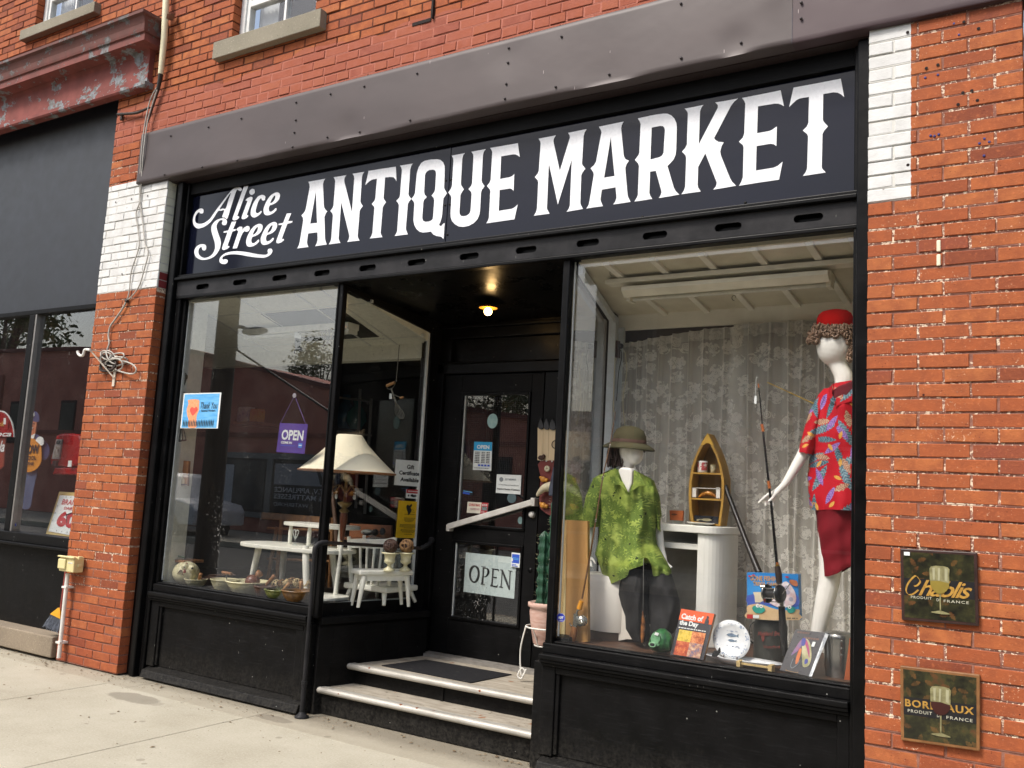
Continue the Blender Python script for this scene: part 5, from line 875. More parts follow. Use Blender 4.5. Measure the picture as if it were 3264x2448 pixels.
MB().tube(smooth_path([at('D', x, y, Y=-.15) for x, y in ((1060, 1165), (1000, 1160), (985, 1200), (970, 1228), (940, 1228), (918, 1205), (915, 1175))], 4), .012, 8).build('hook', WHP, hkr)
# electrical box and pipe
bx = thing('electrical_box', 'cream weatherproof outlet box on a white pipe at the foot of the pier', 'outlet box', at('E', 310, 1405, Y=-.05))
p0, p1 = at('E', 318, 865, Y=-.10), at('E', 385, 955, Y=-.10)
m = MB(); m.box(p0.x, p1.x, -.10, -.01, p1.z, p0.z); m.box(p0.x + .0, p0.x + .10, -.115, -.10, p1.z + .02, p0.z - .02); m.box(p0.x - .01, p1.x + .01, -.118, -.09, p0.z - .008, p0.z + .006); m.box(p1.x - .005, p1.x + .012, -.07, -.03, p1.z + .1, p1.z + .13); m.box(p1.x - .005, p1.x + .012, -.07, -.03, p1.z + .04, p1.z + .07); m.build('box', CRM, bx, bev=.008)
MB().box((p0.x + p1.x) / 2 + .02, p1.x - .015, -.102, -.1005, p1.z + .07, p0.z - .04).build('label', pm('label_white', '#d8d8d0'), bx)
q0, q1 = at('E', 358, 958, Y=-.05), at('E', 311, 1405, Y=-.05)
MB().tube([q0, q0.lerp(q1, .5), q1], .0165, 12).build('pipe', WHP, bx)
m = MB()
for (x, y) in ((352, 1030), (320, 1322)): c = at('E', x, y, Y=-.045); m.box(c.x - .03, c.x + .03, -.07, -.0, c.z - .008, c.z + .008)
m.build('pipe_clip', WHP, bx)
br = thing('broom', 'broom with yellow collar and grey bristles standing behind the white pipe', 'broom', at('E', 275, 1250, Y=.0))
a = at('E', 345, 975, Y=-.005); b_ = at('E', 322, 1150, Y=-.01); m = MB(); m.tube([a + (a - b_) * .25, b_], .011, 8); m.build('handle', pm('red_handle', '#8e4038', rough=.5), br)
c0 = at('E', 318, 1140, Y=-.01); c1, c2 = at('E', 278, 1172, Y=-.02), at('E', 330, 1198, Y=.0)
MB().loft([[c0 + Vector((-.012, -.012, 0)), c0 + Vector((.012, -.012, 0)), c0 + Vector((.012, .012, 0)), c0 + Vector((-.012, .012, 0))], [c1 + Vector((-.005, -.02, .0)), c2 + Vector((.0, -.02, 0)), c2 + Vector((0, .02, 0)), c1 + Vector((-.005, .02, 0))]], smooth=False).build('collar', pm('yellow_plastic', '#e2a72c', rough=.4, bump=0), br)
m = MB(); rnd = random.Random(4); e1, e2 = at('E', 242, 1235, Y=-.03), at('E', 322, 1268, Y=-.0)
for i in range(260):
    u = rnd.random(); s_ = c1.lerp(c2, u) + Vector((0, rnd.uniform(-.018, .018), 0)); e_ = e1.lerp(e2, min(1, max(0, u + rnd.gauss(0, .06)))) + Vector((rnd.gauss(0, .006), rnd.uniform(-.03, .03), rnd.gauss(0, .008)))
    m.tube([s_, s_.lerp(e_, .5) + Vector((0, 0, .004)), e_], .0013, 3, cap=False)
m.build('bristles', pm('bristle_grey', '#5d6470', '#7d8492', sc=60, rough=.8, bump=0), br)
# handrail
PB = black_paint('rail_paint', .45, base=.018)
hr = thing('handrail', 'black pipe handrail with a floor flange beside the entry steps', 'handrail', (-4.455, .075, 0))
hp = Vector((-4.448, .062, 0)); m = MB(); m.tube([hp + Vector((0, 0, .02)), hp + Vector((0, 0, .22))], .0165, 14); m.tube([hp + Vector((0, 0, .22)), hp + Vector((0, 0, 1.11))], .0135, 14); m.tube([hp + Vector((0, 0, .21)), hp + Vector((0, 0, .235))], .019, 14); m.build('post', PB, hr)
MB().lathe(hp, [(.048, 0), (.048, .008), (.03, .018), (.018, .035)], 24).build('base_flange', PB, hr)
E0_ = hp + Vector((0, 0, 1.115)); E1_ = at('I', 1370, 1030, Y=.98); E2_ = at('I', 1470, 950, Y=1.12)
MB().tube(smooth_path([hp + Vector((0, 0, 1.08)), hp + Vector((0, .005, 1.125)), hp + Vector((.01, .04, 1.15)), hp + Vector((.02, .09, 1.155))], 3), .018, 12).build('elbow', PB, hr)
MB().tube([hp + Vector((.018, .08, 1.155)), E1_], .0128, 12).build('rail', pm('rusty_rail', '#2a201c', '#191412', sc=9, rough=.45), hr)
MB().tube(smooth_path([E1_, E1_.lerp(E2_, .5) + Vector((.02, 0, .0)), E2_], 4), [.015, .02, .015, .02, .015, .02, .016, .024, .024], 12).build('wall_fitting', PB, hr)
# plaques on the right pier
def plaque(name, label, tl, tr, br_, bl, frame, title):
    P = thing(name, label, 'wine plaque', at('T', *bl, Y=-.02))
    co_ = [at('T', *q, Y=-.025) for q in (tl, tr, br_, bl)]
    MB().prism(co_, (0, .022, 0)).build('frame', frame, P, bev=.004)
    ctr = sum(co_, Vector()) / 4; ins = [c + (ctr - c) * .085 for c in co_]
    t = NT('wine_print'); v = t.obj()
    n = t.noise(v, 12, 6, .75)
    bc = t.ramp(n, (.35, C('#15140f')), (.5, C('#2a2a1a')), (.6, C('#3f3c22')), (.72, C('#5a3622'))); lx, ly, rr, an, rd = t.cell(22, .9); leaf = t.math('MULTIPLY', t.math('MULTIPLY', t.leaf(lx, ly, .5, .24, 4), t.math('GREATER_THAN', rd, .45)), t.step(t.noise(v, 30, 3), .3, .8))
    bc = t.mix(leaf, bc, t.mix(t.noise(v, 9, 2), C('#665a2e'), C('#6e3222'))); t.pbr(bc, .3, 0, None, .5)
    cc = Card('x', 'x', 'x', [c + Vector((0, -.001, 0)) for c in ins], t.done(), .001, body='picture', parent=P)
    D = pm('plaque_black', '#15151a', '#1d1c1e', rough=.4, bump=0); Gd = pm('gold_print', '#b88e42', '#9a7432', sc=60, rough=.4, bump=0); Wn = pm('pale_print', '#c9c6b2', rough=.5, bump=0); GL = pm('glass_print', '#8f8a64', '#6f6a4a', sc=40, rough=.4, bump=0)
    cc.rect('dark_band', 0, .40, 1, .66, D)
    if title[0] == 'C':
        S = [[(.22, .40), (.17, .36), (.07, .47), (.03, .58), (.06, .65), (.13, .64), (.21, .57)], [(.22, .40), (.24, .44), (.2, .5), (.15, .52)]]
        for s_ in S:
            pp = smooth_path([(u, v_, 0) for u, v_ in s_], 5); L = []
            L = [(q.x - .011, q.y - .008) for q in pp] + [(q.x + .011, q.y + .008) for q in pp[::-1]]; cc.polys('lettering', [L], Gd)
        cc.text('hablis', .21, .41, .97, .655, Gd, .012, .45, .86)
        cc.text('PRODUIT', .1, .665, .40, .705, Wn, 0, 0, 1.2); cc.text('FRANCE', .57, .69, .92, .73, Wn, 0, 0, 1.2); cc.text('DE', .47, .68, .53, .72, Wn)
    else:
        cc.text('BORDEAUX', .02, .43, .97, .54, Gd, .03, 0, 1.15)
        cc.text('PRODUIT', .06, .575, .40, .62, Wn, 0, 0, 1.2); cc.text('FRANCE', .6, .60, .95, .645, Wn, 0, 0, 1.2); cc.text('DE', .47, .59, .53, .635, Wn)
    dx, dy = 0, (.0 if title[0] == 'C' else -.0)
    bowl = [(.40, .20), (.64, .20), (.655, .32), (.65, .45), (.60, .56), (.535, .60), (.50, .61), (.44, .57), (.39, .47), (.38, .34)]
    cc.polys('wine_glass', [smooth_loop(bowl, 3), [(.512, .6), (.532, .6), (.53, .86), (.51, .86)], smooth_loop([(.38, .89), (.50, .86), (.52, .85), (.54, .86), (.66, .90), (.52, .91)], 3)], GL)
    cc.polys('wine_glass_shine', [[(.42, .22), (.455, .22), (.45, .40), (.425, .40)], [(.5, .22), (.53, .22), (.52, .41), (.495, .41)], [(.595, .22), (.635, .23), (.63, .42), (.59, .40)]], pm('shine_print', '#a5a283', rough=.4, bump=0))
    cc.polys('wine', [smooth_loop([(.385, .42), (.65, .44), (.61, .56), (.53, .605), (.49, .605), (.43, .56)], 2)], pm('wine_white_print', '#8c7a34', rough=.4, bump=0) if title[0] == 'C' else pm('wine_red_print', '#3a1612', rough=.4, bump=0))
    if title[0] == 'C': cc.rect('price_tag', .015, .0, .10, .055, pm('tag_white', '#e9e9ea', bump=0))
    return P
plaque('wine_plaque', 'square dark framed wine glass plaque reading Chablis, upper of two on the pier', (330, 290), (810, 315), (822, 775), (340, 735), pm('frame_dark', '#3a2420', '#2c1b18', sc=20, rough=.4), 'Chablis')
plaque('wine_plaque', 'square oak framed wine glass plaque reading Bordeaux, lower of two on the pier', (330, 1020), (828, 1078), (828, 1555), (335, 1485), pm('frame_oak', '#8a6038', '#6f4a2a', sc=20, rough=.45), 'BORDEAUX')
# doormat
MT = NT('rubber_mat'); v = MT.obj(); MT.pbr(MT.mix(MT.math('MULTIPLY', MT.step(MT.noise(MT.obj((2, 6, 1)), 9, 5, .7), .6, .7), .4), C('#17171a'), C('#6a665e')), .8, 0, MT.bump(MT.noise(v, 150, 3), .6, .003), .3); MT = MT.done()
c4 = [at('V', x, y, Z=.314) for x, y in ((700, 376), (1010, 335), (1618, 440), (1330, 498))]
mt = tag(MB().prism(c4, (0, 0, -.006)).build('doormat', MT, bev=.002), 'flat black rubber doormat lying askew on the landing', 'doormat')
# hanging lamp in the entry
lp = at('J', 465, 385, Y=.72); lm = thing('entry_lamp', 'small lit lamp with a flat round shade hanging from the black entry ceiling', 'lamp', (lp.x, lp.y, lp.z + .1))
zt = 2.985 - (lp.y - .15) * .1
WARM = pm('shade_enamel', '#c98a3a', rough=.4, bump=0)
MB().lathe(lp + Vector((0, 0, -.0)), [(.0, .030), (.02, .030), (.028, .018), (.066, .004), (.068, .0), (.064, .001), (.026, .012), (.0, .016)], 28).build('shade', WARM, lm)
MB().tube([lp + Vector((0, 0, .03)), Vector((lp.x - .01, lp.y, zt))], .008, 8).build('stem', BLACKM, lm)
MB().ball(lp + Vector((0, 0, -.024)), .029, 18).build('bulb', emit('bulb_glow', '#ffce85', 14), lm)
pl_d = bpy.data.lights.new('lamp_light', 'POINT'); pl_d.energy = .8; pl_d.color = (1, .62, .25); pl_d.shadow_soft_size = .03
plo = bpy.data.objects.new('lamp_light', pl_d); COL.objects.link(plo); plo.parent = lm; plo.matrix_parent_inverse = Matrix.Translation(-Vector(lm.location)); plo.location = lp + Vector((0, 0, -.065))
# ---- wall mask by the door
mk = thing('wall_mask', 'tall painted wooden face plaque with picket crown and white horn moustache beside the door', 'mask', at('d', 330, 1400, Y=1.17))
MY = 1.185
def dp(x, y, Y=MY): return at('d', x, y, Y=Y)
CRW = pm('cream_board', '#d9c4a0', '#c8b28e', sc=6, rough=.7, stretch=(3, 3, .3))
DKB = pm('picket_dark', '#3a3b3e', '#2b2c2e', sc=12, rough=.7); RDB = pm('mask_red', '#6e2a24', '#5a211d', sc=6, rough=.6)
xs7 = [72, 145, 220, 305, 385, 460, 535, 610, 690, 770]
for i in range(9):
    a, b_ = xs7[i], xs7[i + 1]; MB().prism([dp(a + 1.5, 265 + 5 * i), dp(b_ - 1.5, 265 + 5 * i), dp(b_ - 4, 700), dp(a - 1, 695)], (0, -.018, 0)).build('cream_board', CRW, mk)
    mx_ = (a + b_) / 2; ol = [(a, 255 + 5 * i), (a + 12, 205), (mx_, 135 + 5 * i), (b_ - 12, 205), (b_, 255 + 5 * i), (b_ - 15, 278 + 5 * i), (mx_, 287 + 5 * i), (a + 15, 278 + 5 * i)]
    MB().prism([dp(x, y, MY - .019) for x, y in ol], (0, -.014, 0)).build('picket_tip', DKB, mk)
MB().prism([dp(x, y) for x, y in smooth_loop([(112, 700), (620, 715), (625, 900), (618, 1150), (600, 1330), (540, 1400), (380, 1440), (240, 1425), (150, 1370), (95, 1300), (98, 1100), (108, 900)], 3)], (0, -.016, 0)).build('face_board', RDB, mk)
MST = pm('horn_white', '#cfc6ac', '#b3a98c', sc=25, rough=.5)
for s_ in (0, 1):
    if s_ == 0: pth = [(45, 1165), (90, 1110), (150, 1060), (240, 1040), (330, 1035)]
    else: pth = [(620, 1180), (575, 1125), (500, 1065), (410, 1040), (330, 1035)]
    MB().tube(smooth_path([dp(x, y, MY - .06) for x, y in pth], 4), [.006 + .037 * (i / 16) ** .7 for i in range(17)], 12).build('moustache_horn', MST, mk)
m = MB(); m.prism([dp(x, y, MY - .09) for x, y in ((285, 780), (310, 780), (345, 1100), (330, 1165), (225, 1165), (225, 1080))], (0, -.03, 0)); m.build('nose', pm('nose_blue', '#3c4250', '#2d3140', rough=.5), mk, bev=.008)
YL = pm('yellow_figure', '#c98a30', '#a8702a', sc=30, rough=.5)
for (x, y) in ((130, 945), (565, 965), (130, 1290), (535, 1310)): c = dp(x, y, MY - .03); m = MB(); m.ball(c, .024, 12, (1, .6, .9)); m.ball(c + Vector((.028, 0, -.006)), .016, 10); m.ball(c + Vector((-.02, 0, .012)), .012, 8); m.build('yellow_ornament', YL, mk)
for (x, y) in ((190, 805), (465, 825)): c = dp(x, y, MY - .02); MB().lathe(c, [(.020, .004), (.022, -.012), (.010, -.014), (.008, -.004), (0, -.004)], 20, (0, 1, 0)).build('eye', MST, mk)
for (x, y) in ((105, 660), (560, 680)): c = dp(x, y, MY - .03); m = MB(); m.ball(c, .022, 10, (1.4, .6, .8)); m.ball(c + Vector((.02, 0, .012)), .014, 8); m.build('eyebrow', pm('rust_brow', '#4a342c', rough=.8), mk)
c = dp(290, 485, MY - .03); MB().tube([c + Vector((.028 * math.cos(a * .3927), 0, .028 * math.sin(a * .3927))) for a in range(16)], .0035, 6, closed=True).build('crown_ring', pm('iron', '#2a2220', rough=.6), mk)
m = MB()
for x, y in ((100, 690), (125, 690), (172, 703), (247, 708), (475, 722), (545, 725)): m.ball(dp(x, y, MY - .02), .007, 8)
m.build('bead', WHP, mk)
# ---- plant stand, pot, cactus
ps = thing('plant_stand', 'white wire plant stand with looped feet beside the door', 'plant stand', at('Y', 470, 820, Z=.31))
pc = at('Y', 560, 190, Y=.88); pc.x += .02
WW = WHP
ring = [pc + Vector((.135 * math.cos(a), .135 * math.sin(a), 0)) for a in [i * math.pi / 14 for i in range(28)]]; MB().tube(ring, .0055, 8, closed=True).build('ring', WW, ps)
for a in (200, 320, 80):
    d = Vector((math.cos(rad(a)), math.sin(rad(a)), 0)); q = [pc + d * .135, pc + d * .165 + Vector((0, 0, -.16)), pc + d * .15 + Vector((0, 0, -.33)), pc + d * .12 + Vector((0, 0, -.44))]
    gz = .318; base_ = Vector((pc.x, pc.y, gz)); q += [base_ + d * .125 + Vector((0, 0, .06)), base_ + d * .15 + Vector((0, 0, .012)), base_ + d * .175 + Vector((0, 0, .03)), base_ + d * .15 + Vector((0, 0, .08)), base_ + d * .125 + Vector((0, 0, .06))]
    q[3] = pc.lerp(base_, .8) + d * .12
    MB().tube(smooth_path(q, 5), .0055, 8).build('leg', WW, ps)
low = [pc + Vector((.07 * math.cos(a), .07 * math.sin(a), -.12)) for a in [i * math.pi / 10 for i in range(20)]]; MB().tube(low, .0045, 8, closed=True).build('lower_ring', WW, ps)
for a in (260, 20, 140): d = Vector((math.cos(rad(a)), math.sin(rad(a)), 0)); MB().tube([pc + d * .135, pc + d * .1 + Vector((0, 0, -.06)), pc + d * .07 + Vector((0, 0, -.12))], .004, 6).build('strut', WW, ps)
pt = thing('flower_pot', 'weathered pink terracotta pot with banded rim standing in the wire stand', 'flower pot', pc + Vector((0, 0, -.11)))
TC = pm('terracotta', '#b08a7c', '#c4a79a', sc=14, rough=.85, stretch=(1, 1, 4), bump=.3)
MB().lathe(pc, [(.075, -.112), (.082, -.10), (.105, .02), (.115, .10), (.112, .125), (.127, .135), (.128, .16), (.115, .165), (.11, .14), (.0, .135)], 32).build('pot', TC, pt)
sm_ = MB(); rnd = random.Random(8)
for i in range(60): a = rnd.uniform(0, 6.28); r = rnd.uniform(0, .105); q = pc + Vector((r * math.cos(a), r * math.sin(a), .145)); sm_.tube([q, q + Vector((rnd.uniform(-.03, .03), rnd.uniform(-.03, .03), rnd.uniform(.0, .035)))], .0015, 3)
sm_.build('dry_moss', pm('dry_moss', '#5d4a34', '#473826', sc=40, rough=.9), pt)
cg = thing('cactus', 'tall dark green ribbed cactus with a shorter arm in the terracotta pot', 'cactus', pc + Vector((0, 0, .14)))
CG = pm('cactus_green', '#1f4a34', '#173a29', sc=18, rough=.5)
def cact(c, h, r, name):
    rings = []
    for i in range(26):
        t = i / 25; rr = r * (.85 + .15 * math.sin(i * 1.7)) * (1 if t < .85 else math.sqrt(max(.02, 1 - ((t - .85) / .15) ** 2)))
        rings.append([c + Vector((rr * (1 + .16 * math.cos(6 * a)) * math.cos(a), rr * (1 + .16 * math.cos(6 * a)) * math.sin(a), h * t)) for a in [k * math.pi / 18 for k in range(36)]])
    MB().loft(rings).build(name, CG, cg)
cact(pc + Vector((.035, .0, .14)), .74, .043, 'stem'); cact(pc + Vector((-.032, -.02, .14)), .50, .042, 'arm')
sp = MB()
for i in range(150): a = rnd.uniform(0, 6.28); h = rnd.uniform(.02, .72); c = pc + (Vector((.035, 0, .14 + h)) if rnd.random() < .6 else Vector((-.032, -.02, .14 + h * .66))); d = Vector((math.cos(a), math.sin(a), .2)); sp.tube([c + d * .04, c + d * .056], .0007, 3, cap=False)
sp.build('spines', pm('spine', '#a8a480', bump=0), cg)['kind'] = 'stuff'

# ------------------------------------------------------------------ notices
WHT = pm('paper_white', '#dfe3e0', '#d6dad7', rough=.6, bump=0); BLK = pm('print_black', '#17181a', rough=.6, bump=0); GRY = pm('print_grey', '#7d8488', rough=.6, bump=0)
BLU = pm('print_blue', '#3157c4', rough=.5, bump=0); LBL = pm('print_sky', '#4f9fd8', '#6fb4e2', sc=14, rough=.5, bump=0, stretch=(.6, 1, 4)); RED = pm('print_red', '#b8282c', rough=.5, bump=0); PNK = pm('print_pink', '#d59a9a', rough=.5, bump=0)
GIN = GY - .003
# thank-you poster
c = pxcard('thank_you_poster', 'sky blue thank you poster with cupped hands and heart at the left window edge', 'poster', 'c', [(290, 265), (1608, 232), (1482, 1502), (160, 1492)], WHT, Y=GIN, body='paper')
c.rect('blue_print', .03, .03, .965, .985, LBL)
ORG = pm('print_orange', '#eba67c', '#e0905f', sc=60, rough=.5, bump=0)
c.polys('cupped_hands', [smooth_loop([(.15, .19), (.42, .19), (.45, .35), (.46, .5), (.42, .62), (.42, .8), (.44, .97), (.22, .97), (.22, .8), (.15, .6), (.13, .45), (.16, .3)], 3)], ORG)
c.polys('heart', [smooth_loop([(.33, .43), (.38, .39), (.42, .43), (.42, .5), (.37, .58), (.31, .645), (.26, .58), (.22, .5), (.235, .42), (.29, .40)], 3)], pm('print_heart', '#e0584c', rough=.5, bump=0))
c.text('Thank You', .50, .27, .94, .45, BLK, .0, .3); c.text('Essential Workers', .53, .475, .9, .53, BLK, .02)
rnd = random.Random(5); L = []
for i in range(19): u = .08 + i * .044; h = .75 + rnd.uniform(0, .03); w_ = .011; L.append([(u - w_, h + .04), (u - w_ * .5, h + .03), (u - w_ * .5, h), (u + w_ * .5, h), (u + w_ * .5, h + .03), (u + w_ * 1.2, h + .05), (u + w_, h + .12), (u + w_ * .8, .95), (u + w_ * .2, .95), (u, h + .13), (u - w_ * .5, .95), (u - w_, .95)])
c.polys('people_row', L, pm('print_navy', '#1d3440', rough=.5, bump=0))
# purple OPEN sign
c = pxcard('open_sign', 'purple OPEN COME IN sign hanging from a suction cup in the left window', 'sign', 'F', [(1140, 1350), (1385, 1360), (1355, 1622), (1108, 1605)], pm('print_purple', '#4b3590', '#432f84', rough=.45, bump=0), Y=GY + .03, body='board')
c.text('OPEN', .12, .22, .90, .57, WHT, .03); c.text('COME IN', .13, .62, .52, .70, WHT, .04); c.lines('small_print', [(.13, .66, .76)], BLU, .025); c.rect('blue_patch', .76, .65, .9, .81, pm('print_azure', '#3e78d0', rough=.5, bump=0)); c.rect('patch_bar', .78, .71, .88, .74, WHT)
hk2 = at('F', 1270, 1108, Y=GY + .012); cdm = pm('purple_cord', '#5c4590', rough=.6, bump=0)
MB().tube([at('F', 1145, 1350, Y=GY + .03), hk2, at('F', 1368, 1362, Y=GY + .03)], .0022, 6).build('cord', cdm, c.root)
MB().lathe(hk2, [(.018, -.004), (.016, .0), (.006, .006), (.006, .014), (0, .014)], 18, (0, 1, 0)).build('suction_cup', pm('cup_grey', '#9c9aa0', rough=.3, bump=0), c.root)
# entry side glass notices
PLS = (Vector((LS0[0] + .006, LS0[1], 0)), Vector((LS1[1] - LS0[1], -(LS1[0] - LS0[0]), 0)).normalized())
OUT = (1, -.1, 0)
c = pxcard('gift_notice', 'white paper reading Gift Certificates Available on the entry side window', 'notice', 'I', [(1135, 190), (1382, 210), (1368, 450), (1115, 432)], WHT, pl=PLS, out=OUT, body='paper')
c.text('Gift', .42, .17, .70, .34, BLK, .03); c.text('Certificates', .14, .42, .97, .58, BLK, .035); c.text('Available', .20, .68, .90, .84, BLK, .035)
c = pxcard('red_sticker', 'small red and white sticker above the yellow flyer', 'sticker', 'I', [(1232, 472), (1358, 480), (1350, 565), (1228, 555)], WHT, pl=PLS, out=OUT, body='sheet')
c.rect('red_band', 0, 0, 1, .42, RED); c.lines('small_print', [(.1, .9, .2)], WHT, .1); c.polys('black_marks', [smooth_loop([(.1, .7), (.18, .58), (.22, .7), (.16, .82)], 3), smooth_loop([(.3, .7), (.42, .52), (.54, .6), (.72, .6), (.76, .74), (.5, .84)], 3)], BLK)
YLW = pm('paper_yellow', '#dcb21a', '#d4aa16', rough=.6, bump=0)
c = pxcard('yellow_flyer', 'bright yellow flyer with a small jester drawing on the entry side window', 'flyer', 'I', [(1160, 578), (1362, 592), (1340, 936), (1130, 930)], YLW, pl=PLS, out=OUT, body='paper')
c.polys('drawing', [smooth_loop([(.42, .10), (.5, .12), (.58, .07), (.62, .12), (.56, .18), (.62, .24), (.55, .34), (.48, .38), (.44, .3), (.38, .22), (.36, .14)], 3)], BLK)
c.text('The', .62, .22, .72, .25, BLK); c.text('King', .62, .275, .76, .31, BLK); c.lines('small_print', [(.3, .8, .36), (.28, .82, .46), (.3, .75, .49), (.3, .75, .52), (.35, .68, .55), (.12, .92, .64), (.12, .94, .67), (.12, .92, .70), (.3, .7, .73), (.18, .9, .78), (.18, .9, .81), (.25, .8, .84), (.35, .7, .90)], BLK, .012)
# door notices
DYY = DY + .012
c = pxcard('opening_hours', 'blue headed OPEN opening hours card in the upper door glass', 'notice', 'J', [(360, 1393), (495, 1397), (487, 1612), (348, 1605)], WHT, Y=DYY, body='card')
c.rect('blue_header', 0, 0, 1, .31, pm('print_cyan', '#2aa0d4', rough=.5, bump=0)); c.text('OPEN', .17, .11, .86, .25, WHT, .04)
for i in range(7): c.lines('hours', [(.09, .36, .37 + i * .06), (.45, .65, .37 + i * .06), (.72, .9, .37 + i * .06)], BLK, .028)
c.polys('card_marks', [[(.3 + i * .17, .80), (.42 + i * .17, .80), (.42 + i * .17, .86), (.3 + i * .17, .86)] for i in range(4)], BLU); c.lines('small_print', [(.1, .9, .93)], BLK, .02)
c = pxcard('member_card', 'white chamber of commerce member card on the door glass', 'notice', 'K', [(530, 75), (715, 82), (708, 228), (522, 215)], WHT, Y=DYY, body='card')
c.polys('emblem', [smooth_loop([(.12, .22), (.2, .14), (.28, .24), (.24, .38), (.14, .36)], 3)], GRY); c.text('2017 MEMBER', .35, .2, .8, .3, GRY, .02); c.text('To Bring Visitors to Local Business', .1, .52, .92, .59, BLK, .01); c.text('Waterford Chamber of Commerce', .04, .73, .97, .82, BLK, .03)
c = pxcard('small_flyer', 'small red and white pair of leaflets at the foot of the upper door glass', 'flyer', 'K', [(310, 282), (468, 292), (455, 375), (302, 365)], pm('paper_cream', '#dcd6c4', bump=0), Y=DYY, body='card')
c.text('CHRISTMAS', .08, .15, .62, .38, RED, .03); c.text('WATERFORD', .15, .55, .62, .72, pm('print_pinkish', '#a86a78', bump=0), .02); c.rect('red_panel', .68, 0, 1, 1, RED); c.rect('photo', .72, .35, .98, .7, pm('print_photo', '#7f8c92', '#4c5a4a', sc=80, bump=0)); c.lines('small_print', [(.72, .96, .15), (.72, .96, .25), (.72, .9, .85)], WHT, .05)
def disc(sheet, cx, cy, rx, ry, name, label, mat, Y):
    cs = at(sheet, cx, cy, Y=Y); R1 = at(sheet, cx + rx, cy, Y=Y); U1 = at(sheet, cx, cy - ry, Y=Y); a = R1.x - cs.x; b = U1.z - cs.z
    return tag(MB().prism([cs + Vector((a * math.cos(t), 0, b * math.sin(t))) for t in [i * math.pi / 16 for i in range(32)]], (0, .002, 0)).build(name, mat), label, 'sticker')
PGR = pm('pale_green_sticker', '#86a9a8', '#9ab8b4', sc=30, rough=.5, bump=0)
disc('J', 497, 1237, 39, 55, 'oval_sticker', 'pale green oval sticker high on the door glass', PGR, DYY)
disc('K', 707, 423, 19, 28, 'round_sticker', 'pale green round sticker in the lower right corner of the upper door glass', PGR, DYY)
disc('K', 642, 255, 34, 38, 'round_sticker', 'dim grey round sticker under the member card on the door glass', pm('dim_sticker', '#4c6064', bump=0), DYY)
c = pxcard('phone_sticker', 'small black sticker with blue and white bars on the door glass', 'sticker', 'K', [(275, 190), (350, 203), (347, 235), (273, 222)], BLK, Y=DYY, body='sheet'); c.rect('blue_bar', .0, .55, .7, .95, BLU); c.lines('small_print', [(.05, .95, .3)], LBL, .2)
c = pxcard('open_sign', 'large white OPEN sign in black letters in the lower door glass', 'sign', 'K', [(296, 665), (678, 705), (660, 1016), (278, 962)], pm('sign_pale', '#cfdedb', '#c6d6d3', sc=60, rough=.55, bump=0), Y=DY + .026, body='board')
# drawn thick-thin letters
def stroke(P, ws): 
    pp = smooth_path([(a, b, 0) for a, b in P], 4); n = len(pp); L = []; Rr = []
    for i, q in enumerate(pp):
        d = (pp[min(i + 1, n - 1)] - pp[max(i - 1, 0)]); d.normalize(); t = i / (n - 1) * (len(ws) - 1); j = min(int(t), len(ws) - 2); w_ = ws[j] + (ws[j + 1] - ws[j]) * (t - j); L.append((q.x - d.y * w_, q.y + d.x * w_)); Rr.append((q.x + d.y * w_, q.y - d.x * w_))
    return L + Rr[::-1]
me = curve_mesh([(0, [smooth_loop([(.20, .30), (.28, .36), (.31, .52), (.28, .68), (.20, .75), (.12, .68), (.09, .52), (.12, .36)], 5), smooth_loop([(.20, .345), (.25, .40), (.265, .52), (.24, .65), (.20, .705), (.155, .66), (.135, .52), (.16, .40)], 5)])], 0); h_ = c.h()
for v in me.vertices: v.co = c.p(v.co.x, v.co.y, h_)
mesh_obj('lettering', me, BLK, c.root)
c.polys('lettering', [stroke([(.375, .33), (.375, .52), (.37, .74)], [.018, .015, .022]), stroke([(.375, .35), (.46, .36), (.475, .46), (.43, .55), (.37, .56)], [.008, .02, .022, .014, .006]), [(.33, .30), (.42, .31), (.42, .33), (.33, .32)], [(.335, .735), (.42, .745), (.42, .77), (.335, .76)]], BLK)
c.polys('lettering', [stroke([(.565, .34), (.565, .55), (.56, .76)], [.018, .014, .018]), [(.53, .325), (.68, .33), (.675, .40), (.66, .36), (.56, .355)], [(.56, .53), (.65, .53), (.645, .565), (.56, .555)], [(.53, .735), (.65, .75), (.675, .70), (.67, .79), (.53, .775)]], BLK)
c.polys('lettering', [stroke([(.745, .345), (.745, .55), (.74, .76)], [.011, .009, .011]), stroke([(.745, .35), (.83, .58), (.905, .80)], [.018, .022, .012]), stroke([(.90, .34), (.90, .55), (.905, .80)], [.012, .01, .008]), [(.705, .33), (.76, .33), (.76, .35), (.705, .35)], [(.705, .745), (.78, .755), (.78, .78), (.705, .77)], [(.86, .33), (.94, .335), (.94, .355), (.86, .35)]], BLK)
c = pxcard('blue_sticker', 'blue and white card sticker at the corner of the large white sign', 'sticker', 'K', [(642, 665), (708, 673), (702, 782), (636, 772)], WHT, Y=DYY, body='sheet'); c.rect('blue_square', .08, .1, .92, .72, BLU); c.rect('blue_step', .0, .4, .2, .62, WHT); c.lines('small_print', [(.15, .85, .36), (.25, .9, .45)], LBL, .05); c.lines('small_print', [(.1, .6, .82), (.1, .8, .92)], BLU, .05)
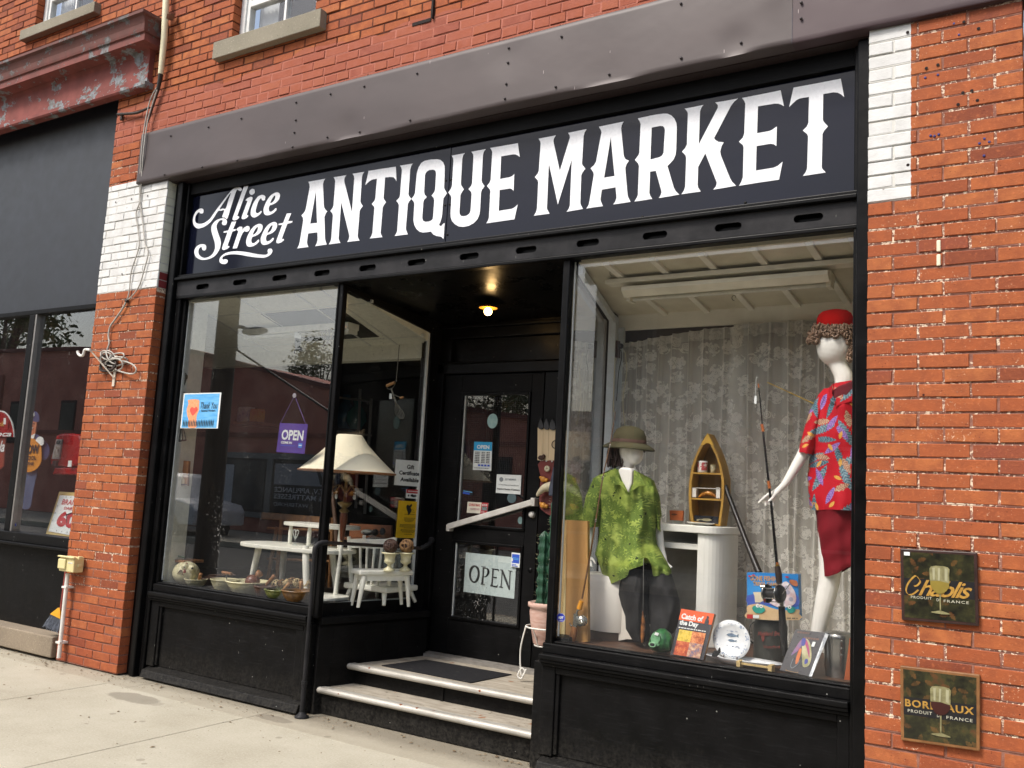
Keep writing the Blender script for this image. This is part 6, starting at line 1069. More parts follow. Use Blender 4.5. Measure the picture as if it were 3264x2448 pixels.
def shield(sheet, cx, cy, r, Y, label, txt):
    T = thing('alarm_sticker', label, 'sticker', at(sheet, cx, cy + r, Y=Y))
    cs = [at(sheet, cx + dx * r, cy + dy * r, Y=Y) for dx, dy in ((-1, -1.05), (1, -.95), (1, 1.1), (-1, 1.0))]
    c = Card('x', 'x', 'x', cs, BLU, .001, body='ground', parent=T); bpy.data.objects.remove(c.o)
    oc = [(.5 + .5 * math.cos(rad(22.5 + 45 * i)), .5 + .5 * math.sin(rad(22.5 + 45 * i))) for i in range(8)]
    c.polys('rim', [oc], PW2); c.polys('ground', [[(.5 + (u - .5) * .93, .5 + (v - .5) * .93) for u, v in oc]], BLU2)
    if txt: c.text(txt, .2, .36, .8, .62, WHT, .06, .1)
    else: c.polys('mark', [smooth_loop([(.3, .6), (.5, .35), (.72, .3), (.5, .62)], 2)], WHT)
    c.lines('small_print', [(.3, .7, .78)], WHT, .05)
PW2 = pm('rim_pale', '#b9c0dc', bump=0); BLU2 = pm('shield_blue', '#2733a8', rough=.5, bump=0)
shield('Y', 744, 92, 48, GIN, 'blue octagonal alarm sticker reading ADT low in the right window', 'ADT')
shield('b', 160, 1490, 26, .138, 'small blue alarm sticker low on the neighbouring window', '')
# ------------------------------------------------------------------ left window display (floor at .69)
FL = .705
def wid(sheet, xl, xr, y, Y): a = at(sheet, xl, y, Y=Y); b = at(sheet, xr, y, Y=Y); return (a + b) / 2, (b - a).length / 2
CRC = pm('cream_crockery', '#cdc7a4', '#bdb792', sc=12, rough=.3, bump=0); WOOD = pm('turned_wood', '#9a6a40', '#7d5230', sc=14, rough=.5, stretch=(4, 4, 1)); DWOOD = pm('dark_wood', '#4b3022', '#38231a', sc=10, rough=.5, stretch=(3, 3, 1))
def bowl(sheet, xl, xr, yt, Y, mat, label, thick=.006, foot=.5, name='bowl', floor=FL, rim=True):
    c, r = wid(sheet, xl, xr, yt, Y); h = c.z - floor; T = thing(name, label, name.replace('_', ' '), (c.x, c.y, floor), 'bowls along the left window sill'); b = Vector((c.x, c.y, floor))
    MB().lathe(b, [(r * foot, 0), (r * foot * 1.04, h * .08), (r * .8, h * .42), (r * .94, h * .75), (r * .97, h * .9), (r * 1.03, h * .92), (r * 1.03, h), (r - thick, h), (r * .85, h * .6), (r * .5, h * .15), (0, h * .1)], 32).build('basin', mat, T); return T, b, r, h
def pestle(T, sheet, p0, p1, Y, r0, r1, mat, name='pestle'):
    a, b = at(sheet, *p0, Y=Y), at(sheet, *p1, Y=Y); m = MB(); m.tube([a, a.lerp(b, .15), a.lerp(b, .7), b.lerp(a, .05), b], [r0 * .5, r0, r1, r1 * 1.1, r1 * .5], 12); return m.build(name, mat, T)
T = thing('rustic_stool', 'small brown wooden stool at the left end of the display', 'stool', at('G', 200, 1265, Y=.33))
zt = at('G', 240, 1050, Y=.36).z; xa_, xb_ = at('G', 80, 1050, Y=.36).x, at('G', 375, 1060, Y=.36).x
MB().box(xa_, xb_, .27, .47, zt - .022, zt).build('seat', WOOD, T, bev=.006)
for dx, dy in ((.1, .30), (.22, .3), (.1, .44), (.24, .44)): 
    MB().tube([(xa_ + dx * .9, dy, zt - .02), (xa_ + dx * 1.05 - .02, dy, FL)], .013, 8).build('leg', WOOD, T)
c, r = wid('G', 152, 285, 985, .35); T = thing('wooden_mallet', 'tall wooden block mallet standing on the small stool', 'mallet', (c.x, c.y, zt))
MB().lathe((c.x, c.y, zt), [(r * .9, 0), (r, .008), (r * .98, c.z - zt + .035), (r * .9, c.z - zt + .042), (0, c.z - zt + .042)], 20).build('head', DWOOD, T, bev=.002)
pestle(T, 'G', (238, 935), (272, 625), .35, .017, .009, WOOD, 'handle')
T = thing('spoon', 'silver scoop with green handle lying on the stool', 'scoop', at('G', 215, 1032, Y=.30)); m = MB(); m.ball(at('G', 230, 1028, Y=.30), .02, 12, (1, 1, .5)); m.tube([at('G', 215, 1030, Y=.3), at('G', 130, 1030, Y=.31)], .004, 6); m.build('bowl', pm('chrome', '#b8b8b4', rough=.15, metal=1, bump=0), T); MB().tube([at('G', 245, 1030, Y=.30), at('G', 297, 1042, Y=.3)], .006, 8).build('handle', pm('sage', '#5d7a60', rough=.4), T)
# ceramic hen
T = thing('ceramic_hen', 'round cream ceramic hen with red beak beside the stool', 'ornament', at('G', 305, 1285, Y=.30)); T.location.z = FL
c, r = wid('G', 222, 400, 1205, .31); m = MB(); m.ball((c.x, c.y, FL + r * .76), r * .96, 22, (1, .85, .8)); hd = at('G', 300, 1128, Y=.25); m.ball(hd, .028, 14, (1, .9, 1.15)); m.tube([hd + Vector((0, 0, -.01)), (c.x, c.y, FL + r * .8)], [.026, .055], 12); m.ball(at('G', 362, 1140, Y=.27), .03, 12, (1.1, .8, 1)); m.build('body', CRC, T)
MB().lathe(at('G', 300, 1165, Y=.225), [(.010, -.012), (.012, 0), (.004, .016), (0, .02)], 10).build('beak', pm('comb_red', '#8e3226', rough=.4), T); m = MB(); m.ball(at('G', 295, 1100, Y=.27), .010, 8, (1.6, 1, 1)); m.ball(at('G', 318, 1095, Y=.27), .008, 8); m.build('comb', pm('comb_red', '#8e3226'), T)
m = MB(); m.ball(at('G', 296, 1128, Y=.222), .006, 8); m.ball(at('G', 368, 1138, Y=.238), .009, 8); m.build('eye', BLK, T)
fl_ = MB()
for i in range(9): a = -1.1 + i * .27; fl_.tube(smooth_path([hd + Vector((.012 * math.sin(a), -.03, -.02)), hd + Vector((.035 * math.sin(a), -.036, -.045)), hd + Vector((.05 * math.sin(a), -.034, -.058))], 3), .0014, 4)
fl_.build('feather_lines', pm('feather_brown', '#5b4a34', bump=0), T)
T, b, r, h = bowl('G', 335, 468, 1230, .27, CRC, 'small cream mortar with wooden pestle beside the ceramic hen', name='mortar'); pestle(T, 'G', (425, 1245), (446, 1180), .28, .012, .014, WOOD)
T, b, r, h = bowl('G', 460, 590, 1218, .42, DWOOD, 'dark wooden bowl behind the small cream mortar')
pestle(T, 'G', (500, 1200), (750, 1195), .42, .006, .006, DWOOD, 'spoon')
T, b, r, h = bowl('G', 572, 745, 1232, .29, CRC, 'cream mixing bowl holding a food chopper with wooden grip', foot=.62); MB().tube([at('G', 670, 1240, Y=.3), at('G', 668, 1185, Y=.3)], .004, 6).build('chopper_stem', pm('chrome', '#b8b8b4'), T); MB().tube([at('G', 632, 1172, Y=.3), at('G', 712, 1186, Y=.3)], .011, 10).build('chopper_grip', WOOD, T)
T, b, r, h = bowl('G', 730, 1000, 1248, .31, CRC, 'largest cream mixing bowl holding a brown wooden ball and spoon', foot=.62); cc_, rr_ = wid('G', 852, 945, 1255, .31); MB().ball((cc_.x, cc_.y, b.z + h * .95), rr_, 16).build('wooden_ball', pm('red_wood', '#6d3a26', '#5a2e1e', sc=20, rough=.4), T); pestle(T, 'G', (920, 1225), (965, 1178), .33, .012, .026, WOOD, 'wooden_spoon')
T, b, r, h = bowl('G', 940, 1075, 1292, .24, DWOOD, 'small dark wooden bowl with a wooden scoop'); pestle(T, 'G', (1020, 1290), (1092, 1200), .25, .014, .014, WOOD, 'scoop')
GRB = pm('green_glaze', '#77793f', '#4f5a2c', sc=30, rough=.3, bump=0); BRB = pm('brown_glaze', '#7c5a30', '#4d341c', sc=30, rough=.3, bump=0)
T, b, r, h = bowl('G', 1042, 1222, 1322, .23, GRB, 'mottled green glazed bowl with a pale pestle'); pestle(T, 'G', (1170, 1325), (1222, 1272), .23, .011, .012, pm('pale_wood', '#b98a58', '#a87a4a', sc=12, rough=.5))
T, b, r, h = bowl('G', 1198, 1418, 1328, .22, BRB, 'mottled brown glazed bowl with a pale pestle by the corner post'); pestle(T, 'G', (1325, 1330), (1328, 1250), .22, .012, .014, pm('pale_wood', '#b98a58'))
# wicker tangle
T = thing('wicker_wreath', 'tangle of wicker and twine balls behind the glazed bowls', 'wreath', at('G', 1260, 1330, Y=.38)); T.location.z = FL
WK = pm('wicker', '#8a6a44', '#6a4c30', sc=50, rough=.8); rnd = random.Random(12)
for i in range(8):
    c = at('G', 1110 + i * 45, 1285 - 22 * math.sin(i * .5), Y=.40 + .02 * (i % 2)); m = MB(); R_ = .032 if i % 3 else .038
    for k in range(7): ax = Vector([rnd.gauss(0, 1) for _ in range(3)]).normalized(); u = ax.orthogonal().normalized(); v = ax.cross(u); m.tube([c + (u * math.cos(t) + v * math.sin(t)) * R_ for t in [j * math.pi / 8 for j in range(16)]], .0032, 5, closed=True)
    m.build('twine_ball', WK if i % 2 else pm('cream_twine', '#c8b48c', '#a8946c', sc=60, rough=.8), T)
# two tier white table
WTP = pm('white_furniture', '#e9e9dd', '#dcdccf', sc=10, rough=.45, bump=.1)
T = thing('tiered_table', 'white painted two tier table with splayed legs behind the bowls', 'table', (-5.15, .65, FL))
def slab(cx, cy, rx, ry, z, th, name, p=3.0):
    o = []
    for i in range(40): a = 2 * math.pi * i / 40; o.append((cx + rx * math.copysign(abs(math.cos(a)) ** (2 / p), math.cos(a)), cy + ry * math.copysign(abs(math.sin(a)) ** (2 / p), math.sin(a)), z))
    return MB().prism(o, (0, 0, -th)).build(name, WTP, T, bev=.006)
l0 = at('G', 880, 895, Y=.60); zl = l0.z; u0 = at('G', 1210, 722, Y=.72); zu = u0.z; ur = at('I', 735, 795, Y=.72)
lx1 = -4.66; slab((l0.x + lx1) / 2, .62, (lx1 - l0.x) / 2, .26, zl, .03, 'table_top'); slab((u0.x + ur.x) / 2, .74, (ur.x - u0.x) / 2, .15, zu, .028, 'upper_shelf')
for a, b_, Y0, Y1 in ((('G', 960, 935), ('G', 893, 1212), .5, .52), (('G', 1180, 950), ('G', 1152, 1262), .78, .82), (('G', 1365, 955), ('G', 1372, 1335), .42, .38), (('I', 530, 1040), ('I', 575, 1465), .7, .72)):
    A = at(*a, Y=Y0); B = at(*b_, Y=Y1); B.z = min(B.z, FL + .0) if a[0] == 'I' else B.z; B = A + (B - A) * ((A.z - FL) / (A.z - B.z)); MB().tube([A + Vector((0, 0, .01)), A.lerp(B, .5), B], [.026, .024, .015], 12).build('leg', WTP, T)
for s_, x, y, Y_ in (('G', 1240, 745, .66), ('G', 1405, 750, .64), ('I', 612, 810, .68)):
    A = at(s_, x, y, Y=Y_); MB().tube([(A.x, Y_, zu - .02), (A.x, Y_, (zu + zl) / 2), (A.x, Y_, zl - .005)], [.013, .017, .015], 12).build('post', WTP, T)
T = thing('glass_ornament', 'small clear glass ornament on the lower table tier', 'ornament', at('I', 180, 955, Y=.6)); c = at('I', 180, 960, Y=.58); c.z = zl
m = MB(); m.lathe(c, [(.018, 0), (.02, .006), (.007, .015), (.007, .045), (.012, .05), (0, .052)], 16); m.build('base', CLEAR, T); m = MB()
for a in (-.6, .6): m.tube(smooth_path([c + Vector((0, 0, .05)), c + Vector((.03 * a, 0, .075)), c + Vector((.05 * a, 0, .11)), c + Vector((.01 * a, 0, .118)), c + Vector((0, 0, .06))], 3), .004, 8)
m.build('loops', pm('glass_gloss', '#b8bcb4', rough=.1, bump=0), T)
T = thing('low_board', 'white rounded board lying flat under the tiered table', 'board', (-4.72, .47, FL)); slab(-4.73, .47, .19, .16, FL + .045, .025, 'board')
MB().box(-4.86, -4.6, .4, .55, FL, FL + .022).build('batten', WTP, T)
# floor lamp
LC, LR = wid('I', 332, 1030, 312, .56); top = at('H', 465, 1455, Y=.56)
T = thing('floor_lamp', 'floor lamp with wide cream shade and crystal drops behind the corner post', 'lamp', (LC.x, LC.y, FL))
SHD = NT('lampshade'); SHD.pbr(SHD.mix(SHD.noise(SHD.obj(), 3), C('#f4edd2'), C('#ece4c6')), .8); SHD = SHD.done()
H_ = top.z - LC.z; pr = [(LR, 0), (LR * .79, H_ * .24), (LR * .59, H_ * .48), (LR * .38, H_ * .76), (.098, H_ * .97), (.09, H_), (.082, H_)]
m = MB(); m.lathe(LC, pr + [(.09, H_ * .95), (LR * .37, H_ * .75), (LR * .58, H_ * .47), (LR - .006, .003)], 40); m.build('lamp_shade', SHD, T)
m = MB(); m.lathe(LC, [(LR - .002, -.004), (LR + .002, 0), (LR - .001, .008)], 40); m.build('shade_trim', WOOD, T)
def ax(x, y): p = at('I', x, y, Y=.56); return p
BRS = pm('old_brass', '#8a7240', '#6a5630', sc=20, rough=.35, metal=.6); AMB = pm('amber_turned', '#6d3a1e', '#54290f', sc=18, rough=.3)
zz = [ax(690, y).z for y in (330, 400, 590, 605, 640, 680, 700, 960, 985, 1010)]
m = MB(); cx_, cy_ = LC.x, LC.y
m.lathe((cx_, cy_, 0), [(.0, zz[0] + .05), (.028, zz[0] + .05), (.024, zz[1] + .01), (.012, zz[1]), (.012, zz[2]), (.055, zz[3] + .004), (.052, zz[3] - .006), (.03, zz[4]), (.018, zz[4] - .01), (.04, zz[5]), (.022, zz[6])], 20); m.build('stem', BRS, T)
MB().lathe((cx_, cy_, 0), [(.024, zz[6]), (.03, zz[6] - .03), (.016, zz[7])], 16).build('column', AMB, T)
m = MB(); m.ball((cx_, cy_, zz[8]), .02, 12); m.build('joint', BRS, T)
MB().tube([(cx_, cy_, zz[9] + .006), (cx_ - .01, cy_ - .02, FL + .02)], [.014, .015], 12).build('lower_post', WTP, T); MB().lathe((cx_ - .01, cy_ - .02, FL), [(.12, 0), (.12, .012), (.04, .03), (.0, .035)], 28).build('base', WTP, T)
for i in range(8):
    a = i * math.pi / 4; d = Vector((math.cos(a), math.sin(a), 0)); e = Vector((cx_, cy_, zz[2] + .08 + .015 * (i % 2))) + d * .095
    m = MB(); m.tube(smooth_path([Vector((cx_, cy_, zz[2] + .05)), Vector((cx_, cy_, zz[2] + .12)) + d * .05, e], 3), .003, 6); m.build('arm', BRS, T)
    m = MB(); m.ball(e + Vector((0, 0, -.012)), .006, 8); m.ball(e + Vector((0, 0, -.045)), .012, 10, (.8, .5, 1.6)); m.build('crystal', CLEAR if i % 2 else pm('crystal', '#c8ccc4', rough=.08, bump=0), T)
# white windsor chair
T = thing('windsor_chair', 'white spindle back chair behind the bench with urns', 'chair', (-4.45, .75, FL))
def cp_(x, y, Y=.72): return at('I', x, y, Y=Y)
m = MB(); rl = [cp_(690, 985), cp_(780, 982), cp_(900, 990), cp_(1030, 985), cp_(1110, 970)]
rg = []
for i, q in enumerate(rl): q = q + Vector((0, .03 * math.sin(i / 4 * math.pi), 0)); rg.append([q + Vector((0, -.01, -.035)), q + Vector((0, .01, -.035)), q + Vector((0, .01, .035)), q + Vector((0, -.01, .035))])
m.loft(rg, smooth=False); m.build('top_rail', WTP, T, bev=.004)
for a, b_ in (((688, 920), (712, 1375)), ((1125, 930), (1060, 1385))): MB().tube([cp_(*a), cp_(*b_)], [.015, .017], 10).build('back_post', WTP, T)
for a, b_ in (((795, 1010), (798, 1385)), ((860, 1010), (850, 1380)), ((930, 1015), (900, 1380)), ((1000, 1010), (960, 1380))): MB().tube([cp_(*a), cp_(*b_)], .0095, 8).build('spindle', WTP, T)
s0 = cp_(682, 1395); s1 = cp_(1092, 1400); sz = (s0.z + s1.z) / 2
MB().box(s0.x, s1.x, .66, 1.04, sz - .022, sz + .02).build('seat', WTP, T, bev=.012)
for x, y, ex, ey in ((s0.x + .05, .70, -.03, -.03), (s1.x - .05, .70, .03, -.03), (s0.x + .05, 1.0, -.03, .04), (s1.x - .05, 1.0, .03, .04)): MB().tube([(x, y, sz - .02), (x + ex, y + ey, FL)], [.02, .013], 10).build('leg', WTP, T)
# bench and urns
T = thing('small_bench', 'small white bench carrying two urns against the entry side window', 'bench', (-4.32, .5, FL))
a = at('I', 795, 1235, Y=.40); b_ = at('I', 1300, 1245, Y=.78); bz = (a.z + b_.z) / 2 + .0
d = Vector((b_.x - a.x, b_.y - a.y, 0)).normalized(); n = Vector((-d.y, d.x, 0)); A = Vector((a.x, a.y, 0)); B = Vector((b_.x, b_.y, 0)); wq = .11
A = A + n * .0; 
m = MB(); m.obox(A, B, 0, wq * 1.5, bz - .035, bz); m.build('seat', WTP, T, bev=.01); m = MB(); m.obox(A + d * .04, B - d * .03, .015, wq * 1.5 - .015, bz - .075, bz - .035); m.build('apron', WTP, T)
for t_, o_2 in ((.1, .02), (.1, .14), (.9, .02), (.9, .14)):
    q = A.lerp(B, t_) + n * o_2; MB().tube([(q.x, q.y, bz - .04), (q.x - d.x * .03 * (1 if t_ < .5 else -1), q.y - d.y * .03 * (1 if t_ < .5 else -1), FL)], [.021, .012], 10).build('leg', WTP, T)
for (xc, xw, lab, mt_, ballm) in ((1078, 62, 'cream urn holding a dark twig ball, left of the pair on the bench', 0, DWOOD), (1230, 62, 'cream urn holding a pale wicker ball, right of the pair on the bench', 1, WK)):
    Yc = .58 if mt_ == 0 else .70; c, r = wid('I', xc - xw, xc + xw, 1070, Yc); b0 = Vector((c.x, c.y, bz)); h = c.z - bz
    U = thing('urn', lab, 'urn', b0, 'urns on the small white bench')
    MB().lathe(b0, [(r * .66, 0), (r * .66, h * .1), (r * .3, h * .2), (r * .2, h * .32), (r * .6, h * .45), (r * .66, h * .55), (r * .58, h * .62), (r * .7, h * .9), (r * 1.02, h * .94), (r * 1.02, h), (r * .62, h), (.0, h * .9)], 24).build('body', CRC, U)
    bm_ = MB(); cb = b0 + Vector((0, 0, h + r * .75)); rnd = random.Random(xc)
    for k in range(16): ax_ = Vector([rnd.gauss(0, 1) for _ in range(3)]).normalized(); u = ax_.orthogonal().normalized(); v = ax_.cross(u); bm_.tube([cb + (u * math.cos(t) + v * math.sin(t)) * r * .83 for t in [j * math.pi / 8 for j in range(16)]], .004, 5, closed=True)
    bo = bm_.build('twig_ball', ballm, U); MB().ball(cb, r * .72, 12).build('ball_core', DWOOD, bo)
# shelves and stock further back
T = thing('bamboo_rack', 'brown bamboo rack standing behind the white tiered table', 'shelf', (-5.4, 1.15, FL)); BMB = pm('bamboo', '#8a6238', '#6b4728', sc=14, rough=.5, stretch=(3, 3, 1))
P = lambda x, y: at('I', x, y, Y=1.2)
for a, b_ in (((55, 705), (0, 1400)), ((500, 740), (440, 1500)), ((540, 740), (500, 1480)), ((10, 830), (-90, 1380))): MB().tube([P(*a), P(*b_)], .018, 8).build('post', BMB, T)
m = MB(); m.box(P(-60, 0).x, P(540, 0).x, 1.18, 1.22, P(200, 745).z - .03, P(200, 715).z); m.build('top_board', BMB, T)
for y in (840, 1130, 1420): MB().tube([P(-80, y), P(520, y + 25)], .012, 8).build('rail', BMB, T)
T = thing('long_handle', 'long brown wooden handle leaning behind the floor lamp', 'tool', P(590, 1340)); tag(T); MB().tube([at('I', 522, 385, Y=1.1), at('I', 560, 780, Y=1.05), at('I', 592, 1350, Y=1.0)], [.016, .018, .02], 10).build('shaft', pm('old_shaft', '#5a4130', '#48321f', sc=14, rough=.6), T)
T = thing('telephone_crate', 'wooden crate lid with an old grey telephone behind the white chair', 'crate', at('I', 880, 940, Y=1.1))
c4 = [at('I', x, y, Y=1.1) for x, y in ((695, 795), (1088, 815), (1085, 940), (690, 925))]; MB().prism(c4, (0, .02, 0)).build('lid', pm('crate_wood', '#7a4a28', '#683c1e', sc=8, rough=.5), T); MB().box(c4[3].x - .02, c4[2].x + .04, 1.0, 1.14, c4[3].z - .015, c4[3].z + .0).build('shelf', pm('crate_wood', '#7a4a28'), T)
m = MB(); m.ball(at('I', 870, 880, Y=1.05), .05, 14, (1.5, .6, .5)); m.build('telephone_base', pm('phone_grey', '#7d8078', rough=.4), T); m = MB(); m.tube(smooth_path([at('I', 825, 885, Y=1.02), at('I', 850, 900, Y=1.01), at('I', 900, 890, Y=1.01), at('I', 940, 875, Y=1.02)], 3), .009, 8); m.ball(at('I', 935, 880, Y=1.02), .028, 10); m.ball(at('I', 1005, 872, Y=1.03), .03, 10, (1, .5, 1)); m.build('receiver', BLK, T)
tagc = Card('price_tag', 'white price tag on the telephone crate shelf', 'price tag', [at('I', x, y, Y=.98) for x, y in ((817, 905), (848, 905), (848, 945), (815, 945))], WHT, .001, body='tag')
T = thing('metal_rack', 'grey metal rack with dim blue glass vases deep in the shop', 'shelf', at('H', 500, 1600, Y=2.2)); RK = pm('rack_grey', '#6a6660', rough=.5, metal=.3)
Q_ = lambda x, y, Y=2.2: at('H', x, y, Y=Y)
for a, b_ in (((300, 1120), (300, 2100)), ((618, 1135), (560, 2150)), ((520, 1050), (480, 2100))): MB().tube([Q_(*a), Q_(*b_)], .014, 6).build('post', RK, T)
for y in (1120, 1420, 1700): MB().bar(Q_(290, y), Q_(615, y + 40), .03, .02).build('rail', RK, T)
for x, y, h_ in ((380, 1400, .35), (480, 1405, .3), (420, 1680, .3)): 
    c = Q_(x, y, 2.4); V_ = thing('glass_vase', {380: 'blue glass jug on the upper shelf of the metal rack', 480: 'teal glass vase on the upper shelf of the metal rack', 420: 'blue glass vase on the lower shelf of the metal rack'}[x], 'vase', c, 'vases on the metal rack')
    MB().lathe(c, [(.06, 0), (.11, h_ * .3), (.10, h_ * .55), (.04, h_ * .8), (.05, h_), (0, h_ * .98)], 20).build('body', pm('blue_glass' if x != 480 else 'teal_glass', '#2b4a5c' if x != 480 else '#2c5a58', rough=.15, bump=0), V_)
# shelf of tins seen through the left pane
T = thing('wall_shelf', 'dark shelf board carrying old tins in the shop', 'shelf', at('F', 800, 1370, Y=1.6)); sz_ = at('F', 860, 1345, Y=1.6).z
MB().box(at('F', 560, 0, Y=1.6).x, at('F', 1130, 0, Y=1.6).x, 1.5, 1.8, sz_ - .03, sz_).build('board', DWOOD, T)
def tin(sheet, xl, xr, yt, Y, zb, mat, name, lab, prints=()):
    a = at(sheet, xl, yt, Y=Y); b = at(sheet, xr, yt, Y=Y); U = thing(name, lab, name.replace('_', ' '), ((a.x + b.x) / 2, Y, zb), 'old tins on the shop shelf'); MB().box(a.x, b.x, Y, Y + .09, zb, a.z).build('body', mat, U, bev=.003); MB().box(a.x + .004, b.x - .004, Y + .004, Y + .086, a.z + .001, a.z + .012).build('lid', mat, U)
    if prints:
        c = Card('x', 'x', 'x', [Vector((a.x, Y - .001, a.z)), Vector((b.x, Y - .001, a.z)), Vector((b.x, Y - .001, zb)), Vector((a.x, Y - .001, zb))], mat, .0005, body='label', parent=U)
        for t_, v0, v1, mm in prints: c.text(t_, .2, v0, .9, v1, mm, .03)
    return U
tin('F', 618, 688, 1188, 1.55, sz_, pm('tin_red', '#8c1f24', '#7a1a1e', sc=6, rough=.3), 'spice_tin', 'red baking powder tin at the left end of the shelf', (('BAKING', .12, .2, WHT), ('POWDER', .25, .33, WHT), ('CREAM', .6, .68, WHT), ('POWDER', .73, .82, WHT)))
tin('F', 770, 865, 1218, 1.55, sz_, pm('tin_blue', '#32407c', '#a8a8a0', sc=9, rough=.3), 'tea_box', 'blue and cream box between the red and yellow tins')
tin('F', 877, 950, 1236, 1.55, sz_, pm('tin_yellow', '#b8872a', '#a84a22', sc=9, rough=.3), 'mustard_tin', 'yellow and red tin at the right end of the shelf')
# hung things
STL = pm('dull_steel', '#7d7b70', '#5d5b52', sc=20, rough=.35, metal=.7); CHN = pm('chain', '#6b665c', rough=.4, metal=.6)
T = thing('hanging_whisk', 'rotary egg beater with wooden grip hanging on a chain from the ceiling', 'egg beater', at('H', 840, 980, Y=.9)); HY = .78
m = MB(); A = at('H', 865, 660, Y=HY); B = at('H', 838, 985, Y=HY); n_ = 26
for i in range(n_): q = A.lerp(B, i / n_); q2 = A.lerp(B, (i + .9) / n_); m.bar(q, q2, .008 if i % 2 else .003, .003 if i % 2 else .008)
m.build('chain', CHN, T)
MB().tube([at('H', 755, 1022, Y=HY), at('H', 822, 992, Y=HY)], .012, 10).build('grip', pm('pale_wood', '#b98a58'), T)
m = MB(); m.tube(smooth_path([at('H', x, y, Y=HY) for x, y in ((750, 1015), (765, 1050), (800, 1045), (828, 1010))], 3), .0025, 6); m.tube([at('H', 795, 1050, Y=HY), at('H', 835, 1170, Y=HY)], [.006, .009], 8); m.tube([at('H', 818, 1100, Y=HY), at('H', 880, 1128, Y=HY)], .004, 6); m.build('frame', STL, T); MB().tube([at('H', 872, 1128, Y=HY), at('H', 898, 1122, Y=HY)], .008, 8).build('crank_knob', pm('pale_wood', '#b98a58'), T)
m = MB()
for k in range(6): s_ = -1 + k * .4; m.tube(smooth_path([at('H', 832, 1165, Y=HY), at('H', 865 + 36 * s_, 1260, Y=HY + .02 * (1 - abs(s_))), at('H', 882 + 18 * s_, 1308, Y=HY), at('H', 870, 1312, Y=HY)], 4), .0022, 5)
m.build('beaters', STL, T)
Card('price_tag', 'white price tag tied to the hanging egg beater', 'price tag', [at('H', x, y, Y=HY - .02) for x, y in ((778, 1090), (797, 1090), (800, 1138), (775, 1138))], WHT, .001, body='tag')
T = thing('hanging_bird', 'dark metal bird ornament hanging from the display ceiling', 'ornament', at('F', 1300, 500, Y=.6)); m = MB(); c = at('F', 1298, 630, Y=.6); m.ball(c, .035, 14, (.9, .6, 2.2)); m.ball(at('F', 1318, 700, Y=.6), .022, 10); m.tube([at('F', 1275, 700, Y=.6), at('F', 1268, 742, Y=.6)], .006, 6); m.build('body', pm('dark_pewter', '#3c424c', rough=.4), T); MB().tube([at('F', 1310, 495, Y=.6), at('F', 1305, 570, Y=.6)], .0015, 4).build('string', WHT, T)
Card('price_tag', 'white tag on the hanging metal bird', 'price tag', [at('F', x, y, Y=.55) for x, y in ((1272, 548), (1328, 560), (1322, 608), (1266, 596))], WHT, .001, body='tag')
T = thing('wicker_star', 'open wicker star ornament hanging near the corner post', 'ornament', at('F', 1550, 450, Y=.6)); m = MB(); stp = []
for i in range(10): a = math.pi / 2 + i * math.pi / 5; rr = 1 if i % 2 == 0 else .45; stp.append(at('F', 1560 + 62 * rr * math.cos(a), 585 - 118 * rr * math.sin(a), Y=.6))
m.tube(stp, .005, 6, closed=True)
for i in range(0, 10, 2): m.tube([stp[i], stp[(i + 4) % 10]], .003, 5)
m.build('star', pm('wicker_grey', '#8c8078', '#6f645c', sc=30, rough=.8), T)
def fluor(name, label, a, b_, w, h, mat, tubes=2):
    T = thing(name, label, 'light fixture', (a + b_) / 2); d = (b_ - a).normalized(); m = MB(); m.bar(a, b_, w, h); m.build('housing', mat, T, bev=.004)
    for k in range(tubes): o = Vector((0, (-w * .25 + k * w * .5) if tubes > 1 else 0, -h / 2 - .016)); MB().tube([a + d * .03 + o, b_ - d * .03 + o], .013, 10).build('tube', pm('tube_white', '#d4d4c8', rough=.3, bump=0), T)
    for e in (a + d * .015, b_ - d * .015): MB().box(e.x - .012, e.x + .012, e.y - w * .4, e.y + w * .4, e.z - h / 2 - .035, e.z - h / 2).build('end_cap', mat, T)
    return T
FX = pm('fixture_white', '#dcdcd0', rough=.4, bump=0)
a = at('F', 880, 400, Y=.66); b_ = at('H', 470, 405, Y=.66); a.z = b_.z = cz(.66) - .05
fluor('ceiling_fixture', 'white twin tube light fixture under the left display ceiling', a, b_, .13, .05, FX)
T = thing('hanging_scissors', 'old metal tongs hanging on the white window jamb', 'tongs', at('F', 292, 815, Y=.2)); JY = .195
m = MB(); f_ = lambda x, y: at('F', x, y, Y=JY)
m.tube([f_(292, 830), f_(290, 860)], .012, 6); m.tube(smooth_path([f_(290, 860), f_(286, 960), f_(270, 1050), f_(258, 1085), f_(275, 1115), f_(290, 1085), f_(280, 1040)], 4), .006, 6); m.tube(smooth_path([f_(292, 880), f_(312, 930), f_(300, 1000), f_(285, 1060), f_(300, 1090)], 4), .006, 6); m.lathe(f_(310, 945), [(.022, -.004), (.022, .004)], 16, (0, 1, 0)); m.build('tongs', pm('iron_dark', '#3c382e', '#57523f', sc=20, rough=.4, metal=.5), T)
T = thing('iron_trivet', 'black iron ring and rack hanging below the poster on the jamb', 'trivet', at('F', 260, 1280, Y=.2)); m = MB(); cI = f_(268, 1275); m.tube([cI + Vector((.02 * math.cos(t), 0, .014 * math.sin(t))) for t in [i * .524 for i in range(12)]], .003, 6, closed=True); m.ball(f_(262, 1345), .028, 12, (.8, .3, 1.2)); m.tube([f_(268, 1385), f_(250, 1510)], .004, 6); m.tube([f_(285, 1385), f_(312, 1500)], .004, 6); m.tube([f_(250, 1510), f_(312, 1500)], .006, 6); m.tube([f_(275, 1385), f_(282, 1505)], .004, 6); m.build('iron', pm('iron_black', '#1e1b18', rough=.5), T)
